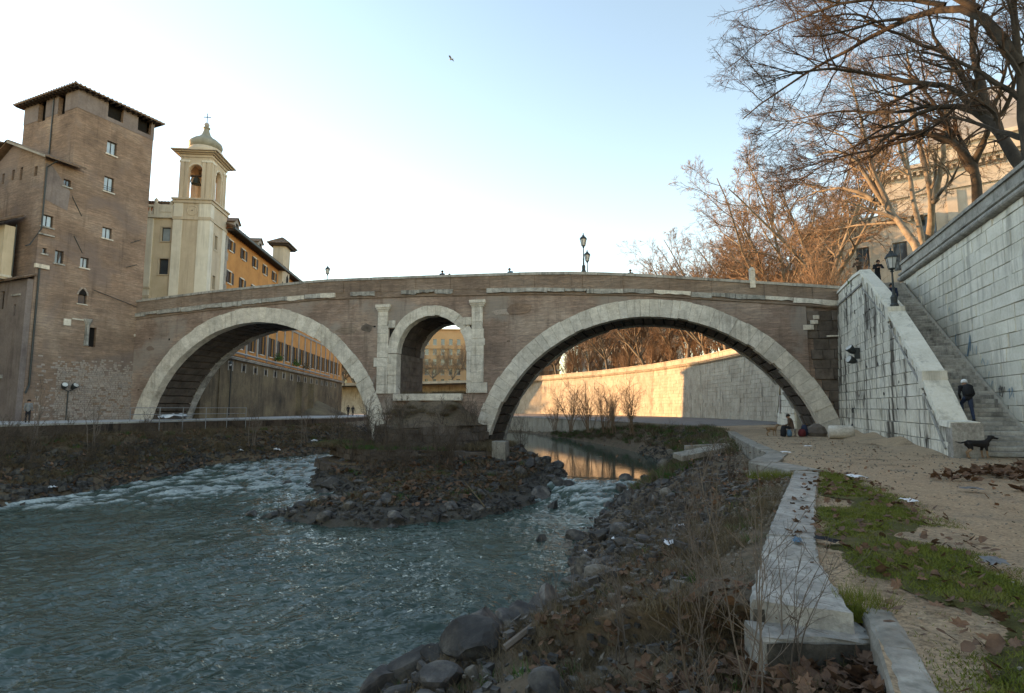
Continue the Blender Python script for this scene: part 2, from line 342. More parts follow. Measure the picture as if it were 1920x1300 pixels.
_, NEARV = loft('riverbank', near, density(near, .16, .012), 64, None, m_soil, noise=(.34, .55), seed=3, prof=lambda u: .45 * u + .55 * (1 - (1 - u) ** 1.6))

# quay walk: from the kerb to the embankment wall
def wall_at(Y):
    x = (Y - 21.3) / .938
    return (18.97 + .347 * x, Y)
edge = [(.8, -6), (1.0, 0), (1.42, 1.9), (2.3, 3.61), (3.02, 5.0), (3.04, 5.22), (2.2, 5.35), (2.95, 6.9), (3.8, 8.5), (4.7, 10.2), (6.1, 12.8), (7.5, 15.5), (7.45, 18.05), (9.65, 21.8), (11.1, 27), (12.9, 33), (15.4, 41), (17.2, 47), (17.8, 53), (14.6, 68), (9.1, 88), (3.1, 108), (-13.8, 133), (-38.8, 152)]
inner = [wall_at(y) for y in (-6, 0, 2, 4, 5, 5.6, 6.2, 8, 10, 12, 15, 18, 21, 26, 32, 38, 46)] + [(28.4, 55), (31, 62), (33, 80), (30, 112), (22, 135), (8, 161), (-14, 186)]
pg = [(a[0], a[1], -.03, b[0] + .3, b[1], -.03) for a, b in zip(edge, inner)]
split = 17
loft('path', pg[:split + 2], density(pg[:split + 2], .2, .012), 60, None, m_path, noise=(.06, .35), seed=9)
pv = [(a, b, z + .03, c, d, e + .03) for a, b, z, c, d, e in pg[split + 1:]]
loft('road', pv, density(pv, 1, .02), 24, None, m_asph)
sp = MB(); P1 = [WP(14.5, -.0), WP(24.7, -.0), (30.8, 59.8)] + UP[1:]
for a, b in zip(P1[:-1], P1[1:]): sp.quad((a[0] + .2, a[1], 9.2), (a[0] + 160, a[1] - 20, 9.2), (b[0] + 160, b[1] + 40, 9.2), (b[0] + .2, b[1], 9.2))
a = WP(-32, -.3); b = WP(14.5, -.3); sp.quad((a[0], a[1], 9.2), (a[0] + 160, a[1] - 60, 9.2), (b[0] + 160, b[1] - 20, 9.2), (b[0], b[1], 9.2))
sp.quad((-95, 215, 9.2), (-95, 900, 9.2), (400, 900, 9.2), (8.2, 160, 9.2))
tag(sp.build('street', m_asph), kind='structure')

# island quay, its wall and the scrub slope below it
isl = [(-46, 6), (-41, 20), (-37, 29), (-33.4, 37), (-31.2, 43.5), (-29.6, 50), (-26.8, 58), (-24, 66), (-22.4, 75), (-23, 92), (-25.5, 112), (-31, 135), (-40, 150)]
lowl = [(-36, 8), (-33, 20), (-30.6, 27), (-28.2, 32.1), (-27.3, 41), (-25.6, 50), (-19.6, 56), (-16.6, 62), (-17, 75), (-18.5, 92), (-21, 112), (-26, 135), (-33, 152)]
lf = [(b[0], b[1], -4.2 if b[1] < 48 else -3.4, a[0] + .15, a[1] - .05, -.25) for a, b in zip(isl, lowl)]
_, LEFTV = loft('island_bank', lf, density(lf, .4, .01), 34, None, m_soil, noise=(.4, .5), seed=5, prof=lambda u: u ** .9)
iq = [(a[0], a[1], .6 - .006 * max(0, a[1] - 50), b, a[1] + 1, .6 - .006 * max(0, a[1] - 50)) for a, b in zip(isl, [-60] * 13)]
loft('island_quay', iq, density(iq, 1.5, .02), 10, None, m_pale_pave)
wq = empty('quay_wall', (isl[3][0], isl[3][1], 0), 0, 'low stained retaining wall edging the island walkway above the scrub', 'wall')
def rel(p, o): return (p[0] - o[0], p[1] - o[1], p[2] if len(p) > 2 else 0)
O = (isl[3][0], isl[3][1])
for i in range(len(isl) - 1):
    a, b = isl[i], isl[i + 1]; L = math.hypot(b[0] - a[0], b[1] - a[1]); an = math.atan2(b[1] - a[1], b[0] - a[0]); k = max(1, round(L / 2.2))
    za = .6 - .006 * max(0, a[1] - 50); zb = .6 - .006 * max(0, b[1] - 50)
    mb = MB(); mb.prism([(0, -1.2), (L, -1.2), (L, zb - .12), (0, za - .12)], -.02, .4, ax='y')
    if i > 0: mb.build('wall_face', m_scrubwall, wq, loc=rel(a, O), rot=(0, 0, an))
    if i in (0,): continue
    for j in range(k):
        c = MB(); z = za + (zb - za) * (j + .5) / k; c.box(.01, L / k - .02, -.06, .5, -.12, .012)
        c.build('coping_slab', m_coping, wq, loc=rel((a[0] + (b[0] - a[0]) * j / k, a[1] + (b[1] - a[1]) * j / k, z), O), rot=(0, 0, an))

# gravel bar round the pier
bar = np.array([(-12.0, 29.5), (-9.0, 27.6), (-6.4, 27.2), (-2.4, 28.9), (1.2, 33.4), (2.3, 37.5), (3.6, 40.2), (3.2, 44), (1, 49), (-2, 56), (-9, 59), (-15.5, 55), (-16.6, 50.5), (-14.2, 40.5), (-10.4, 36.5), (-9.3, 33.5), (-11.2, 31)])
def sdf(px, py, poly):
    d = np.full(px.shape, 1e9); ins = np.zeros(px.shape, bool); n = len(poly)
    for i in range(n):
        ax, ay = poly[i]; bx, by = poly[(i + 1) % n]; ex, ey = bx - ax, by - ay
        tt = np.clip(((px - ax) * ex + (py - ay) * ey) / (ex * ex + ey * ey), 0, 1)
        d = np.minimum(d, np.hypot(px - ax - tt * ex, py - ay - tt * ey))
        c = ((ay > py) != (by > py)) & (px < (bx - ax) * (py - ay) / (by - ay + 1e-12) + ax); ins ^= c
    return np.where(ins, d, -d)
def water_z(x, y):
    """upstream pool, rapids, lower reach"""
    ys = np.interp(x, [-17, -13, 2, 4, 9], [60, 57, 45, 39, 38.2]); yl = np.interp(x, [-30, -17, -13, 2, 4, 9], [36, 38, 38, 30, 28, 28])
    k = np.clip((y - yl) / (ys - yl), 0, 1); k = k * k * (3 - 2 * k)
    return -3.85 + .95 * k
PLAT = np.array([(24, 1), (24.6, -3.4), (28, -6.4), (31, -7.4), (35.5, -7), (38.6, -5), (39, 1)])
def to_br(x, y):
    c, s_ = .967, -.2548; dx, dy = x + 37.1, y - 55.8; return dx * c + dy * s_, -dx * s_ + dy * c
def bar_z(x, y):
    d = sdf(x, y, bar); lx_, ly_ = to_br(x, y); dp = -sdf(lx_, ly_, PLAT); mound = .55 * np.clip(1 - np.abs(dp) / 6.5, 0, 1) ** 1.15 * np.clip(d / 2.5, 0, 1)
    return water_z(x, y) + np.where(d > 0, .16 + .9 * (1 - np.exp(-np.abs(d) / 2.2)) + .05 * np.abs(d), d * .45) + mound + (.14 + .12 * mound) * fbm(x * .9, y * .9, 4, 21) * np.clip(d + 1, 0, 1)
gx, gy = np.meshgrid(np.arange(-19, 6.01, .22), np.arange(25, 61, .26)); Z = bar_z(gx, gy)
nx = gx.shape[1]; ny = gx.shape[0]; ix = np.arange(nx * ny).reshape(ny, nx)
F = np.stack([ix[:-1, :-1], ix[:-1, 1:], ix[1:, 1:], ix[1:, :-1]], -1).reshape(-1, 4)
tag(link('gravel_bar', np_mesh('gravel_bar', np.stack([gx, gy, Z], -1).reshape(-1, 3), F, m_gravel, True)), kind='structure')

# the river
ys = [2.]
while ys[-1] < 230: ys.append(ys[-1] + max(.085, .0062 * ys[-1]))
ys = np.array(ys); NX = 420
xl = np.interp(ys, [0, 10, 27, 50, 75, 110, 150, 232], [-40, -37, -33, -30, -22, -25, -40, -120]); xr = np.interp(ys, [0, 12, 24, 33, 47, 56, 70, 110, 150, 232], [-3, 2.5, 5, 8, 15, 16, 13, 4, -30, -60])
uu = np.linspace(0, 1, NX); gx = xl[:, None] + (xr - xl)[:, None] * uu[None]; gy = np.repeat(ys[:, None], NX, 1)
base = water_z(gx, gy)
slope = np.clip((base + 3.85) * (-2.9 - base) / .225, 0, 1)                      # 1 in the rapids, 0 in the pools
dn = np.clip(1 - np.abs(base + 3.75) / .12, 0, 1)
near_left = np.clip(1 - np.abs(gy - (39 + (gx + 20) * .62)) / 10, 0, 1) * np.clip((-4 - gx) / 5, 0, 1)
turb = np.clip(slope * .9 + .8 * near_left * (base < -3.2) + .22 * (base < -3.7), 0, 1)
# flow-stretched coordinates: the current runs towards the lower left
ca, sa = math.cos(.62), math.sin(.62)
fx = gx * ca + gy * sa; fy = -gx * sa + gy * ca
wx = fx + 1.6 * fbm(gx * .16, gy * .16, 3, 40); wy = fy + 1.6 * fbm(gx * .16 + 9, gy * .16, 3, 41)
big = fbm(wx * .30, wy * .62, 3, 50); med = fbm(wx * .95, wy * 1.9, 3, 51); small = 1 - np.abs(fbm(wx * 2.2, wy * 4.4, 2, 52)) * 2
mott = np.clip(.5 + 1.2 * fbm(wx * .10, wy * .17, 3, 60), .12, 1)
amp = np.where(base > -2.93, .02, 1) * (.35 + .65 * mott)
Z = base + amp * (.10 * big + .10 * med + .03 * small) + turb * (.20 * big + .19 * med + .04 * small)
crest = np.clip((big * .55 + med * .8) * 1.5 + .12, 0, 1)
rock_edge = np.clip(1 - np.abs(sdf(gx, gy, bar)) / 1.1, 0, 1) * (base < -2.95)
foam = np.clip(turb * (.46 + 1.2 * crest) - .10 + .34 * rock_edge * (.3 + crest), 0, 1)
foam *= np.where(base > -2.91, .03, 1)
weir = np.exp(-((base + 3.12) / .13) ** 2) * (gx > 2) * (gy < 42); foam = np.clip(foam + .55 * weir * (.5 + crest), 0, 1)
ix = np.arange(Z.size).reshape(Z.shape)
F = np.stack([ix[:-1, :-1], ix[:-1, 1:], ix[1:, 1:], ix[1:, :-1]], -1).reshape(-1, 4)
me = np_mesh('river_water', np.stack([gx, gy, Z], -1).reshape(-1, 3), F, m_water, True)
b_ = me.attributes.new('ripple', 'FLOAT', 'POINT'); b_.data.foreach_set('value', np.where(base > -2.93, .02, .35 + .75 * mott).astype(np.float32).ravel())
a_ = me.attributes.new('foam', 'FLOAT', 'POINT'); a_.data.foreach_set('value', foam.astype(np.float32).ravel())
tag(link('river_water', me), kind='structure')

# ================================================================== STONE BRIDGE (local x along the face, y away from the camera)
BR = empty('stone_bridge', (-37.1, 55.8, 0), math.atan2(-.2548, .967), 'old brick bridge with two big pale stone arches and a small flood arch', 'bridge')
TOP = [(-2.5, 12.2), (-1.05, 12.3), (8.8, 12.86), (20.4, 13.23), (30.8, 13.0), (40.2, 12.7), (44.1, 12.5), (48.7, 12.05), (56.4, 11.1), (62.5, 10.32), (66, 10.2)]
COR = [(-2.5, 10.87), (-.93, 10.95), (8.9, 11.56), (20.4, 11.95), (30.8, 11.74), (40.2, 11.37), (48.6, 10.83), (56.3, 10.02), (62.5, 9.24), (66, 9.1)]
COB = [(-2.5, 10.3), (-.9, 10.41), (8.9, 10.99), (20.4, 11.41), (30.8, 11.23), (40.2, 10.89), (48.6, 10.37), (56.3, 9.5), (62.5, 8.78), (66, 8.6)]
def pl(T, s): return float(np.interp(s, [p[0] for p in T], [p[1] for p in T]))
WD = 5.6
ARCH = [dict(c=13.75, z=-2.87, ri=12.45, ro=13.87, y0=-3.6), dict(c=48.75, z=-4.1, ri=12.78, ro=14.15, y0=-3.6)]
MID = dict(c=31.32, z=6.35, ri=3.12, ro=4.02, sill=2.87)
def arch_low(s):
    for A in ARCH:
        d = s - A['c']
        if abs(d) < A['ri'] + .2: return A['z'] + math.sqrt(max(0, (A['ri'] + .2) ** 2 - d * d))
    return -4.6
S = sorted(set(np.round(np.concatenate([np.arange(-.6, 62.7, .42)] + [[A['c'] - A['ri'] - .2, A['c'] + A['ri'] + .2] for A in ARCH] + [[MID['c'] - MID['ri'] - .1, MID['c'] + MID['ri'] + .1]] + [A['c'] + (A['ri'] + .2) * np.cos(np.linspace(0, np.pi, 60)) for A in ARCH] + [MID['c'] + (MID['ri'] + .1) * np.cos(np.linspace(0, np.pi, 24))]), 3)))
mb = MB()
for a, b in zip(S[:-1], S[1:]):
    e = 1e-4; ta, tb = pl(COB, a), pl(COB, b); la, lb = arch_low(a + e), arch_low(b - e)
    yf = 0 if a < 60.25 else .22
    segs = [((la, lb), (ta, tb))]; r = MID['ri'] + .1
    if abs((a + b) / 2 - MID['c']) < r:
        ha = MID['z'] + math.sqrt(max(0, r * r - (a - MID['c']) ** 2)); hb = MID['z'] + math.sqrt(max(0, r * r - (b - MID['c']) ** 2))
        segs = [((ha, hb), (ta, tb)), ((la, lb), (MID['sill'] - .05,) * 2)]
        mb.quad((a, 0, MID['sill'] - .05), (b, 0, MID['sill'] - .05), (b, WD, MID['sill'] - .05), (a, WD, MID['sill'] - .05))
    for (p, q), (u, v) in segs:
        zs = [0, .33, .66, 1]
        mb.quad((a, yf, p), (b, yf, q), (b, yf, v), (a, yf, u)); mb.quad((b, WD, q), (a, WD, p), (a, WD, u), (b, WD, v))
for s in (60.25,):
    pass
mb.build('brick_face', m_brick, BR)
# pier sides under the vaults
for A in ARCH:
    for sg in (-1, 1):
        s = A['c'] + sg * (A['ri'] + .2); MB().quad((s, .02, -4.6), (s, WD - .02, -4.6), (s, WD - .02, A['z'] + .02), (s, .02, A['z'] + .02)).build('pier_side', m_tufa, BR)
for sg in (-1, 1):
    s = MID['c'] + sg * (MID['ri'] + .1); MB().quad((s, 0, MID['sill']), (s, WD, MID['sill']), (s, WD, MID['z']), (s, 0, MID['z'])).build('pier_side', m_tufa, BR)
# vault linings: tufa stones laid in courses round each barrel
def vault(A, a0, a1, rows, cols, mat, y0=.75, y1=WD - .75):
    m = MB(); cy = (y1 - y0) / cols
    for i in range(rows):
        t0 = a0 + (a1 - a0) * i / rows; t1 = a0 + (a1 - a0) * (i + 1) / rows; g = .006
        off = R.random() * cy
        for j in range(cols + 1):
            q0 = max(y0, y0 + j * cy - off) + .015; q1 = min(y1, y0 + (j + 1) * cy - off) - .015
            if q1 - q0 < .1: continue
            r = A['ri'] + .03 + R.uniform(-.05, .05)
            def p(t_, rr, yy): return (A['c'] + rr * math.cos(t_), yy, A['z'] + rr * math.sin(t_))
            m.add([p(t0 + g, r, q0), p(t1 - g, r, q0), p(t1 - g, r, q1), p(t0 + g, r, q1), p(t0 + g, r + .3, q0), p(t1 - g, r + .3, q0), p(t1 - g, r + .3, q1), p(t0 + g, r + .3, q1)],
                  [(0, 1, 2, 3), (0, 4, 5, 1), (1, 5, 6, 2), (2, 6, 7, 3), (3, 7, 4, 0)])
    o = m.build('vault_lining', mat, BR); tag(o, kind='stuff')
for A in ARCH:
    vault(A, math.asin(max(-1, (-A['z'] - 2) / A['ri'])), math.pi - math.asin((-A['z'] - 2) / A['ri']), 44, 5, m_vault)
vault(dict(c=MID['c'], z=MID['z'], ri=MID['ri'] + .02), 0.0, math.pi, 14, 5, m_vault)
m = MB()
for sg in (-1, 1):
    z = MID['sill']
    while z < MID['z'] - .05:
        h = min(R.uniform(.5, .65), MID['z'] - z); y = .75
        while y < WD - .76:
            l = min(R.uniform(.8, 1.4), WD - .75 - y); s = MID['c'] + sg * (MID['ri'] + R.uniform(-.03, .05))
            m.box(min(s, s + sg * .3), max(s, s + sg * .3), y + .012, y + l - .012, z + .012, z + h - .012); y += l
        z += h
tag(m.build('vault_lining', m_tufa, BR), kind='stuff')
# voussoirs, each a wedge of travertine
def ring(A, a0, a1, n, y0, y1, mat, jag=.05):
    bnd = [a0 + (a1 - a0) * i / n + (R.uniform(-.18, .18) * (a1 - a0) / n if 0 < i < n else 0) for i in range(n + 1)]
    for i in range(n):
        t0, t1 = bnd[i] + .005 / A['ro'], bnd[i + 1] - .005 / A['ro']; ro = A['ro'] + R.uniform(-jag, jag); ri = A['ri'] + R.uniform(-.015, .02); yy = y0 + R.uniform(-.022, .022)
        if R.random() < .12: ri += R.uniform(.05, .16)
        tm = (t0 + t1) / 2; p = lambda t_, r, y: (A['c'] + r * math.cos(t_) - cx, y, A['z'] + r * math.sin(t_) - cz)
        cx = A['c'] + (ri + ro) / 2 * math.cos(tm); cz = A['z'] + (ri + ro) / 2 * math.sin(tm); vs = []; e = .012
        dt = e / A['ro']
        for y, k in ((yy, 1), (yy + e, 0), (y1, 0)):
            vs += [p(t0 + dt * k, ri + e * k, y), p(t1 - dt * k, ri + e * k, y), p(t1 - dt * k, ro - e * k, y), p(t0 + dt * k, ro - e * k, y)]
        fs = [(3, 2, 1, 0), (8, 9, 10, 11)]
        for L in (0, 4): fs += [(L + j, L + (j + 1) % 4, L + 4 + (j + 1) % 4, L + 4 + j) for j in range(4)]
        MB().add(vs, fs).build('voussoir', mat, BR, loc=(cx, 0, cz))
for A, lo, hi in ((ARCH[0], .26, .20), (ARCH[1], .30, .30)):
    a0 = math.asin(lo); a1 = math.pi - math.asin(hi); 
    ring(A, a0 - (.14 if A is ARCH[0] else .10), a1 + .02, 46, -.10, .78, m_trav)
    ring(A, a0 - .1, a1 + .1, 44, WD - .78, WD + .08, m_travd)
ring(MID, 0.0, math.pi, 21, -.10, .78, m_trav, .02)
ring(MID, 0.0, math.pi, 17, WD - .78, WD + .08, m_travd, .02)
def stone(x0, x1, z0, z1, y0, y1, mat, name='stone_block', e=.02, par=None):
    g = .005; w_, h_, cx, cz = (x1 - x0) / 2 - g, (z1 - z0) / 2 - g, (x0 + x1) / 2, (z0 + z1) / 2; vs = []
    for y, k in ((y0, e), (y0 + e, 0), (y1, 0)): vs += [(-w_ + k, y, -h_ + k), (w_ - k, y, -h_ + k), (w_ - k, y, h_ - k), (-w_ + k, y, h_ - k)]
    fs = [(3, 2, 1, 0), (8, 9, 10, 11)]
    for L in (0, 4): fs += [(L + j, L + (j + 1) % 4, L + 4 + (j + 1) % 4, L + 4 + j) for j in range(4)]
    # fs wound so that the chamfered face looks along -y
    return MB().add(vs, fs).build(name, mat, par or BR, loc=(cx, 0, cz))
# pilasters and jambs of the flood arch
for (a, b, side) in ((26.32, 27.36, -1), (34.92, 35.98, 1)):
    z = 2.9
    while z < 10.0:
        h = R.uniform(.55, .95); h = min(h, 10.05 - z); q = R.choice([0, 0, .32, .1, .0]) if z < 8.6 else 0
        stone(a - (q if side < 0 else 0), b + (q if side > 0 else 0) - (0 if z < 8.2 else .1), z, z + h, -.14 + R.uniform(-.015, .015), .3, m_trav)
        z += h
    c = MB(); c.box(a - .02, b + .02, -.2, .3, 10.05, 10.2); c.box(a - .1, b + .1, -.27, .3, 10.2, 10.36); c.box(a - .16, b + .16, -.34, .3, 10.36, 10.62); c.build('capital', m_trav, BR)
    x0, x1 = (27.36, 28.16) if side < 0 else (34.48, 34.92)
    z = 2.9
    while z < 6.3:
        h = min(R.uniform(.7, 1.1), 6.35 - z); stone(x0, x1, z, z + h, -.09 + R.uniform(-.01, .01), .78, m_trav); z += h
    # consoles beside the ring
    stone(27.36 if side < 0 else 34.2, 28.0 if side < 0 else 34.92, 8.55, 9.2, -.2, .3, m_trav)
    d = MB(); xx = (27.42, 27.95) if side < 0 else (34.42, 34.9); d.box(xx[0], xx[1], -.012, .05, 7.75, 8.5); d.build('dark_recess', m_dark, BR)
stone(28.06, 31.0, 2.29, 2.87, -.45, .6, m_trav, 'sill_slab'); stone(31.0, 34.18, 2.29, 2.87, -.43, .6, m_trav, 'sill_slab')
# small weeds growing along the flood arch floor
# broken string course
s = -.9
while s < 62.3:
    l = R.uniform(1.4, 3.1)
    if s + l > 62.4: l = 62.45 - s
    if l < .35: break
    if not ((20.5 < s < 27 or 32 < s < 33.5) and R.random() < .6):
        zt = pl(COR, s + l / 2) + R.uniform(-.03, .03); th = pl(COR, s) - pl(COB, s) - .1 - R.choice([0, 0, .04, .14]); sl = math.atan2(pl(COR, s + l) - pl(COR, s), l)
        c = MB(); g = .015; n_ = 5; y_ = -.2 + R.uniform(-.05, .05)
        lowv = [R.uniform(-.02, .09) for _ in range(n_ + 1)]
        poly = [(-l / 2 + g, 0), (l / 2 - g, 0)] + [(l / 2 - g - (l - 2 * g) * i / n_, -th + lowv[i]) for i in range(n_ + 1)]
        c.prism(poly[::-1], y_, .3, ax='y'); c.build('string_course_stone', m_travd if R.random() < .75 else m_trav, BR, loc=(s + l / 2, 0, zt), rot=(0, -sl, 0))
    s += l
m = MB()
for a, b in zip(S[:-1], S[1:]):
    za, zb = pl(COB, a), pl(COB, b); ha, hb = pl(COR, a), pl(COR, b)
    m.add([(a, -.1, za - .02), (b, -.1, zb - .02), (b, -.1, zb + .08), (a, -.1, za + .08), (a, .02, za - .1), (b, .02, zb - .1), (a, -.02, ha), (b, -.02, hb), (a, -.02, za + .08), (b, -.02, zb + .08)], [(0, 1, 2, 3), (4, 5, 1, 0), (3, 2, 9, 8), (8, 9, 7, 6)])
m.build('brick_ledge', m_parapet, BR)
# parapet: brick panels divided by narrow piers, coping slabs on top
def parapet(y0, y1, front):
    s = -1.5; k = 0
    while s < 64:
        l = 2.6 if k % 2 == 0 else .85
        if k % 2 == 0: l += R.uniform(-.3, .5)
        if s + l > 62.55: l = 62.55 - s
        if l < .2: break
        p = -.012 if k % 2 else .0
        if front: p *= 1
        MB().prism([(s + .004, pl(COR, s)), (s + l - .004, pl(COR, s + l)), (s + l - .004, pl(TOP, s + l) - .22), (s + .004, pl(TOP, s) - .22)], y0 + p - (.03 if k % 2 else 0), y1, ax='y').build('parapet_panel' if k % 2 == 0 else 'parapet_pier', m_parapet, BR)
        s += l; k += 1
    s = -1.5
    while s < 62.3:
        l = min(R.uniform(1.6, 2.6), 62.6 - s); z0 = pl(TOP, s); z1 = pl(TOP, s + l); q = R.uniform(-.02, .02)
        MB().prism([(s + .01, z0 - .215), (s + l - .01, z1 - .215), (s + l - .01, z1 + q), (s + .01, z0 + q)], y0 - .09, y1 + .06, ax='y').build('coping_slab', m_coping, BR); s += l
parapet(-.04, .38, True); parapet(WD - .38, WD + .04, False)
m = MB()
for a, b in zip(S[:-1], S[1:]): m.quad((a, .38, pl(TOP, a) - 1.15), (b, .38, pl(TOP, b) - 1.15), (b, WD - .38, pl(TOP, b) - 1.15), (a, WD - .38, pl(TOP, a) - 1.15))
m.build('deck', m_asph, BR)
# exposed tufa where the brick has fallen away by the right-hand abutment
z = .1
while z < 8.6:
    h = R.uniform(.55, .8); h = min(h, 8.7 - z); x = 60.25 if z > 1.5 else 61.6
    edge_s = 60.28 + (R.uniform(0, .5) if z < 7 else 0)
    x = max(edge_s, ARCH[1]['c'] + math.sqrt(max(0, (ARCH[1]['ro'] + .02) ** 2 - (z - ARCH[1]['z']) ** 2)) if z < 3 else edge_s)
    while x < 62.4:
        l = min(R.uniform(.7, 1.2), 62.5 - x)
        if l > .12: stone(x, x + l, z, z + h, R.uniform(.0, .13), .5, m_tufa, 'tufa_block', .03)
        x += l
    z += h
for (a, b, z0, z1) in ((55.55, 56.05, 6.95, 7.5), (60.0, 60.7, 7.25, 7.62), (60.5, 61.0, 7.66, 7.95), (60.7, 61.1, 8.0, 8.3), (61.5, 62.4, 6.7, 6.82)): stone(a, b, z0, z1, -.06, .3, m_trav)
# patched and scarred brickwork, rooted weeds
for i in range(46):
    s_ = R.uniform(.5, 60); z_ = R.uniform(1.5, pl(COB, s_) - .5)
    if any(abs(math.hypot(s_ - A['c'], z_ - A['z'])) < A['ro'] + .9 for A in ARCH) or abs(s_ - 31.2) < 5.4: continue
    w_, h_ = R.uniform(.35, 1.6), R.uniform(.15, .55); n_ = 11
    pts = [(s_ + w_ * math.cos(q) * R.uniform(.6, 1.1), z_ + round(h_ * math.sin(q) * R.uniform(.6, 1.1) / .08) * .08) for q in np.linspace(0, 2 * math.pi, n_ + 1)[:-1]]
    MB().prism(pts, -R.uniform(.012, .045), .1, ax='y').build('brick_patch', R.choice([m_parapet, m_rubble, m_purple, m_tower, m_tufa]), BR)
for i in range(40):
    s_ = R.uniform(-.5, 60); z_ = R.uniform(1.5, pl(COB, s_) - .4)
    if any(math.hypot(s_ - A['c'], z_ - A['z']) < A['ro'] + .4 for A in ARCH) or abs(s_ - 31.2) < 5.2: continue
    MB().box(s_, s_ + R.uniform(.1, .3), -.004, .05, z_, z_ + R.uniform(.06, .2)).build('missing_brick', m_dark, BR)
# herm post let into the parapet
m = MB(); m.prism([(56.57, -.16), (56.95, -.16), (56.95, .22), (56.57, .22)], 10.5, 11.75); m.lathe([(.2, 0), (.23, .06), (.2, .2), (.1, .3)], 10, (56.76, .03, 11.75)); m.build('marble_herm', m_trav, BR)
# cutwater under the flood arch, its courses and the platforms at its foot
def course_wall(poly, z0, z1, mat, name, h0=.55, l0=1.3, par=BR, depth=.5, limit=None):
    n = len(poly)
    for i in range(n - 1):
        a, b = poly[i], poly[i + 1]; L = math.hypot(b[0] - a[0], b[1] - a[1]); an = math.atan2(b[1] - a[1], b[0] - a[0]); z = z0
        while z < z1 - .05:
            hr = min(h0 * R.uniform(.85, 1.15), z1 - z); x = 0
            if z1 - z - hr < .2: hr = z1 - z
            while x < L - .02:
                h = hr; l = min(l0 * R.uniform(.6, 1.4), L - x)
                if L - x - l < .3: l = L - x
                mm = MB(); g = .02; d_ = R.uniform(-.10, .16);
                if R.random() < .07: d_ += .3
                if z + h > z1 - .05 and R.random() < .4: h -= R.uniform(.05, .28)
                mm.box(-l / 2 + g, l / 2 - g, d_, depth, -h / 2 + g, h / 2 - g)
                mm.build(name, mat, par, loc=(a[0] + math.cos(an) * (x + l / 2), a[1] + math.sin(an) * (x + l / 2), z + h / 2), rot=(R.uniform(-.03, .03), R.uniform(-.025, .025), an + R.uniform(-.03, .03))); x += l
            z += hr
cut = [(27.0, -.1), (28.2, -3.6), (30.4, -5.8), (33.2, -5.8), (35.4, -3.6), (36.4, -.1)]
course_wall(cut, -1.4, .35, m_tufa, 'cutwater_block', .6, 1.2)
m = MB(); n_ = 9; rings = []
for i in range(n_):
    u = i / (n_ - 1); vs = []
    for (x, y) in [(27.0 + .1, -.0)] + [(a, b) for a, b in cut[1:-1]] + [(36.3, 0)]:
        cx = 31.4; vs.append((cx + (x - cx) * (1 - .50 * u) + R.uniform(-.12, .12), y * (1 - .88 * u) + .1 + R.uniform(-.1, .05) * (u > 0), .26 + 2.0 * u ** 1.25 + R.uniform(-.14, .14)))
    rings.append(vs)
m.add([p for r_ in rings for p in r_], [(i * 6 + j, i * 6 + j + 1, (i + 1) * 6 + j + 1, (i + 1) * 6 + j) for i in range(n_ - 1) for j in range(5)])
m.build('overgrown_cap', m_soil, BR, smooth=True)
MB().prism([(31.5 + (x - 31.5) * .93, y * .93) for x, y in cut], -3.9, .3).build('cutwater_core', m_tufa, BR)
pf = [(23.6, .5), (24.2, -3.4), (27.3, -6.3), (30, -7.5), (33.5, -7.2), (36.9, -7.4), (39.2, -5.2), (39.4, .5)]
course_wall(pf, -2.1, -1.25, m_tufa, 'platform_block', .45, 1.5, depth=.9)
MB().prism([(31 + (x - 31) * .93, y * .93 + .1) for x, y in pf], -3.9, -1.33).build('platform_core', m_soil, BR)
pf2 = [(23, .2), (23.4, -4.4), (27, -7.8), (30.5, -9.0), (34, -8.3), (37.3, -8.7), (40.2, -6.0), (40.4, .4)]
course_wall(pf2, -2.95, -2.25, m_tufa, 'platform_block', .4, 1.4, depth=.9)
MB().prism([(31 + (x - 31) * .94, y * .94 + .1) for x, y in pf2], -3.95, -2.22).build('platform_core', m_soil, BR)
stone(38.6, 39.6, -1.9, -.6, -6.4, -5.4, m_conc, 'concrete_stub')
# ================================================================== EMBANKMENT WALL (right): local x upstream along the wall, local y towards the river
EW = empty('embankment_wall', WP(0, 0)[:2] + (0,), W_ANG, 'tall pale travertine embankment wall with moulded cornice and blue graffiti beside the steps', 'wall')
def blockmesh(name, mat, n=4, c=.05, seed=1):
    out = []; r = random.Random(seed)
    for i in range(n):
        vs = []
        for y, k in ((.5, 1), (.5 - .14, 0), (-.5, 0)):
            for sx, sz in ((-1, -1), (1, -1), (1, 1), (-1, 1)):
                j = lambda a: r.uniform(-a, a)
                vs.append((sx * (.5 - (.012 if k else 0)) + (j(.008) if k else 0), y + (j(.05) if k else 0), sz * (.5 - (.03 if k else 0)) + (j(.018) if k else 0)))
        fs = [(0, 3, 2, 1)] + [(L + j, L + (j + 1) % 4, L + 4 + (j + 1) % 4, L + 4 + j) for L in (0, 4) for j in range(4)]
        me = bpy.data.meshes.new(name); me.from_pydata(vs, [], fs); me.materials.append(mat); out.append(me)
    return out
BW = blockmesh('wall_stone', m_wall, seed=2); BS = blockmesh('stair_stone', m_stairwall, seed=3)
BAT = .035
mb = MB(); mb.prism([(-32, -6), (24.7, -6), (24.7, 9.15), (14.5, 9.15), (14.5, 9.5), (-32, 9.5)], -.9, -.42, ax='y'); mb.build('wall_core', m_joint, EW)
z = 0.0
rows = []
while z < 9.45:
    h = min(R.uniform(.52, .66), 9.5 - z)
    if 9.5 - z - h < .25: h = 9.5 - z
    rows.append((z, h)); z += h
nb = 0
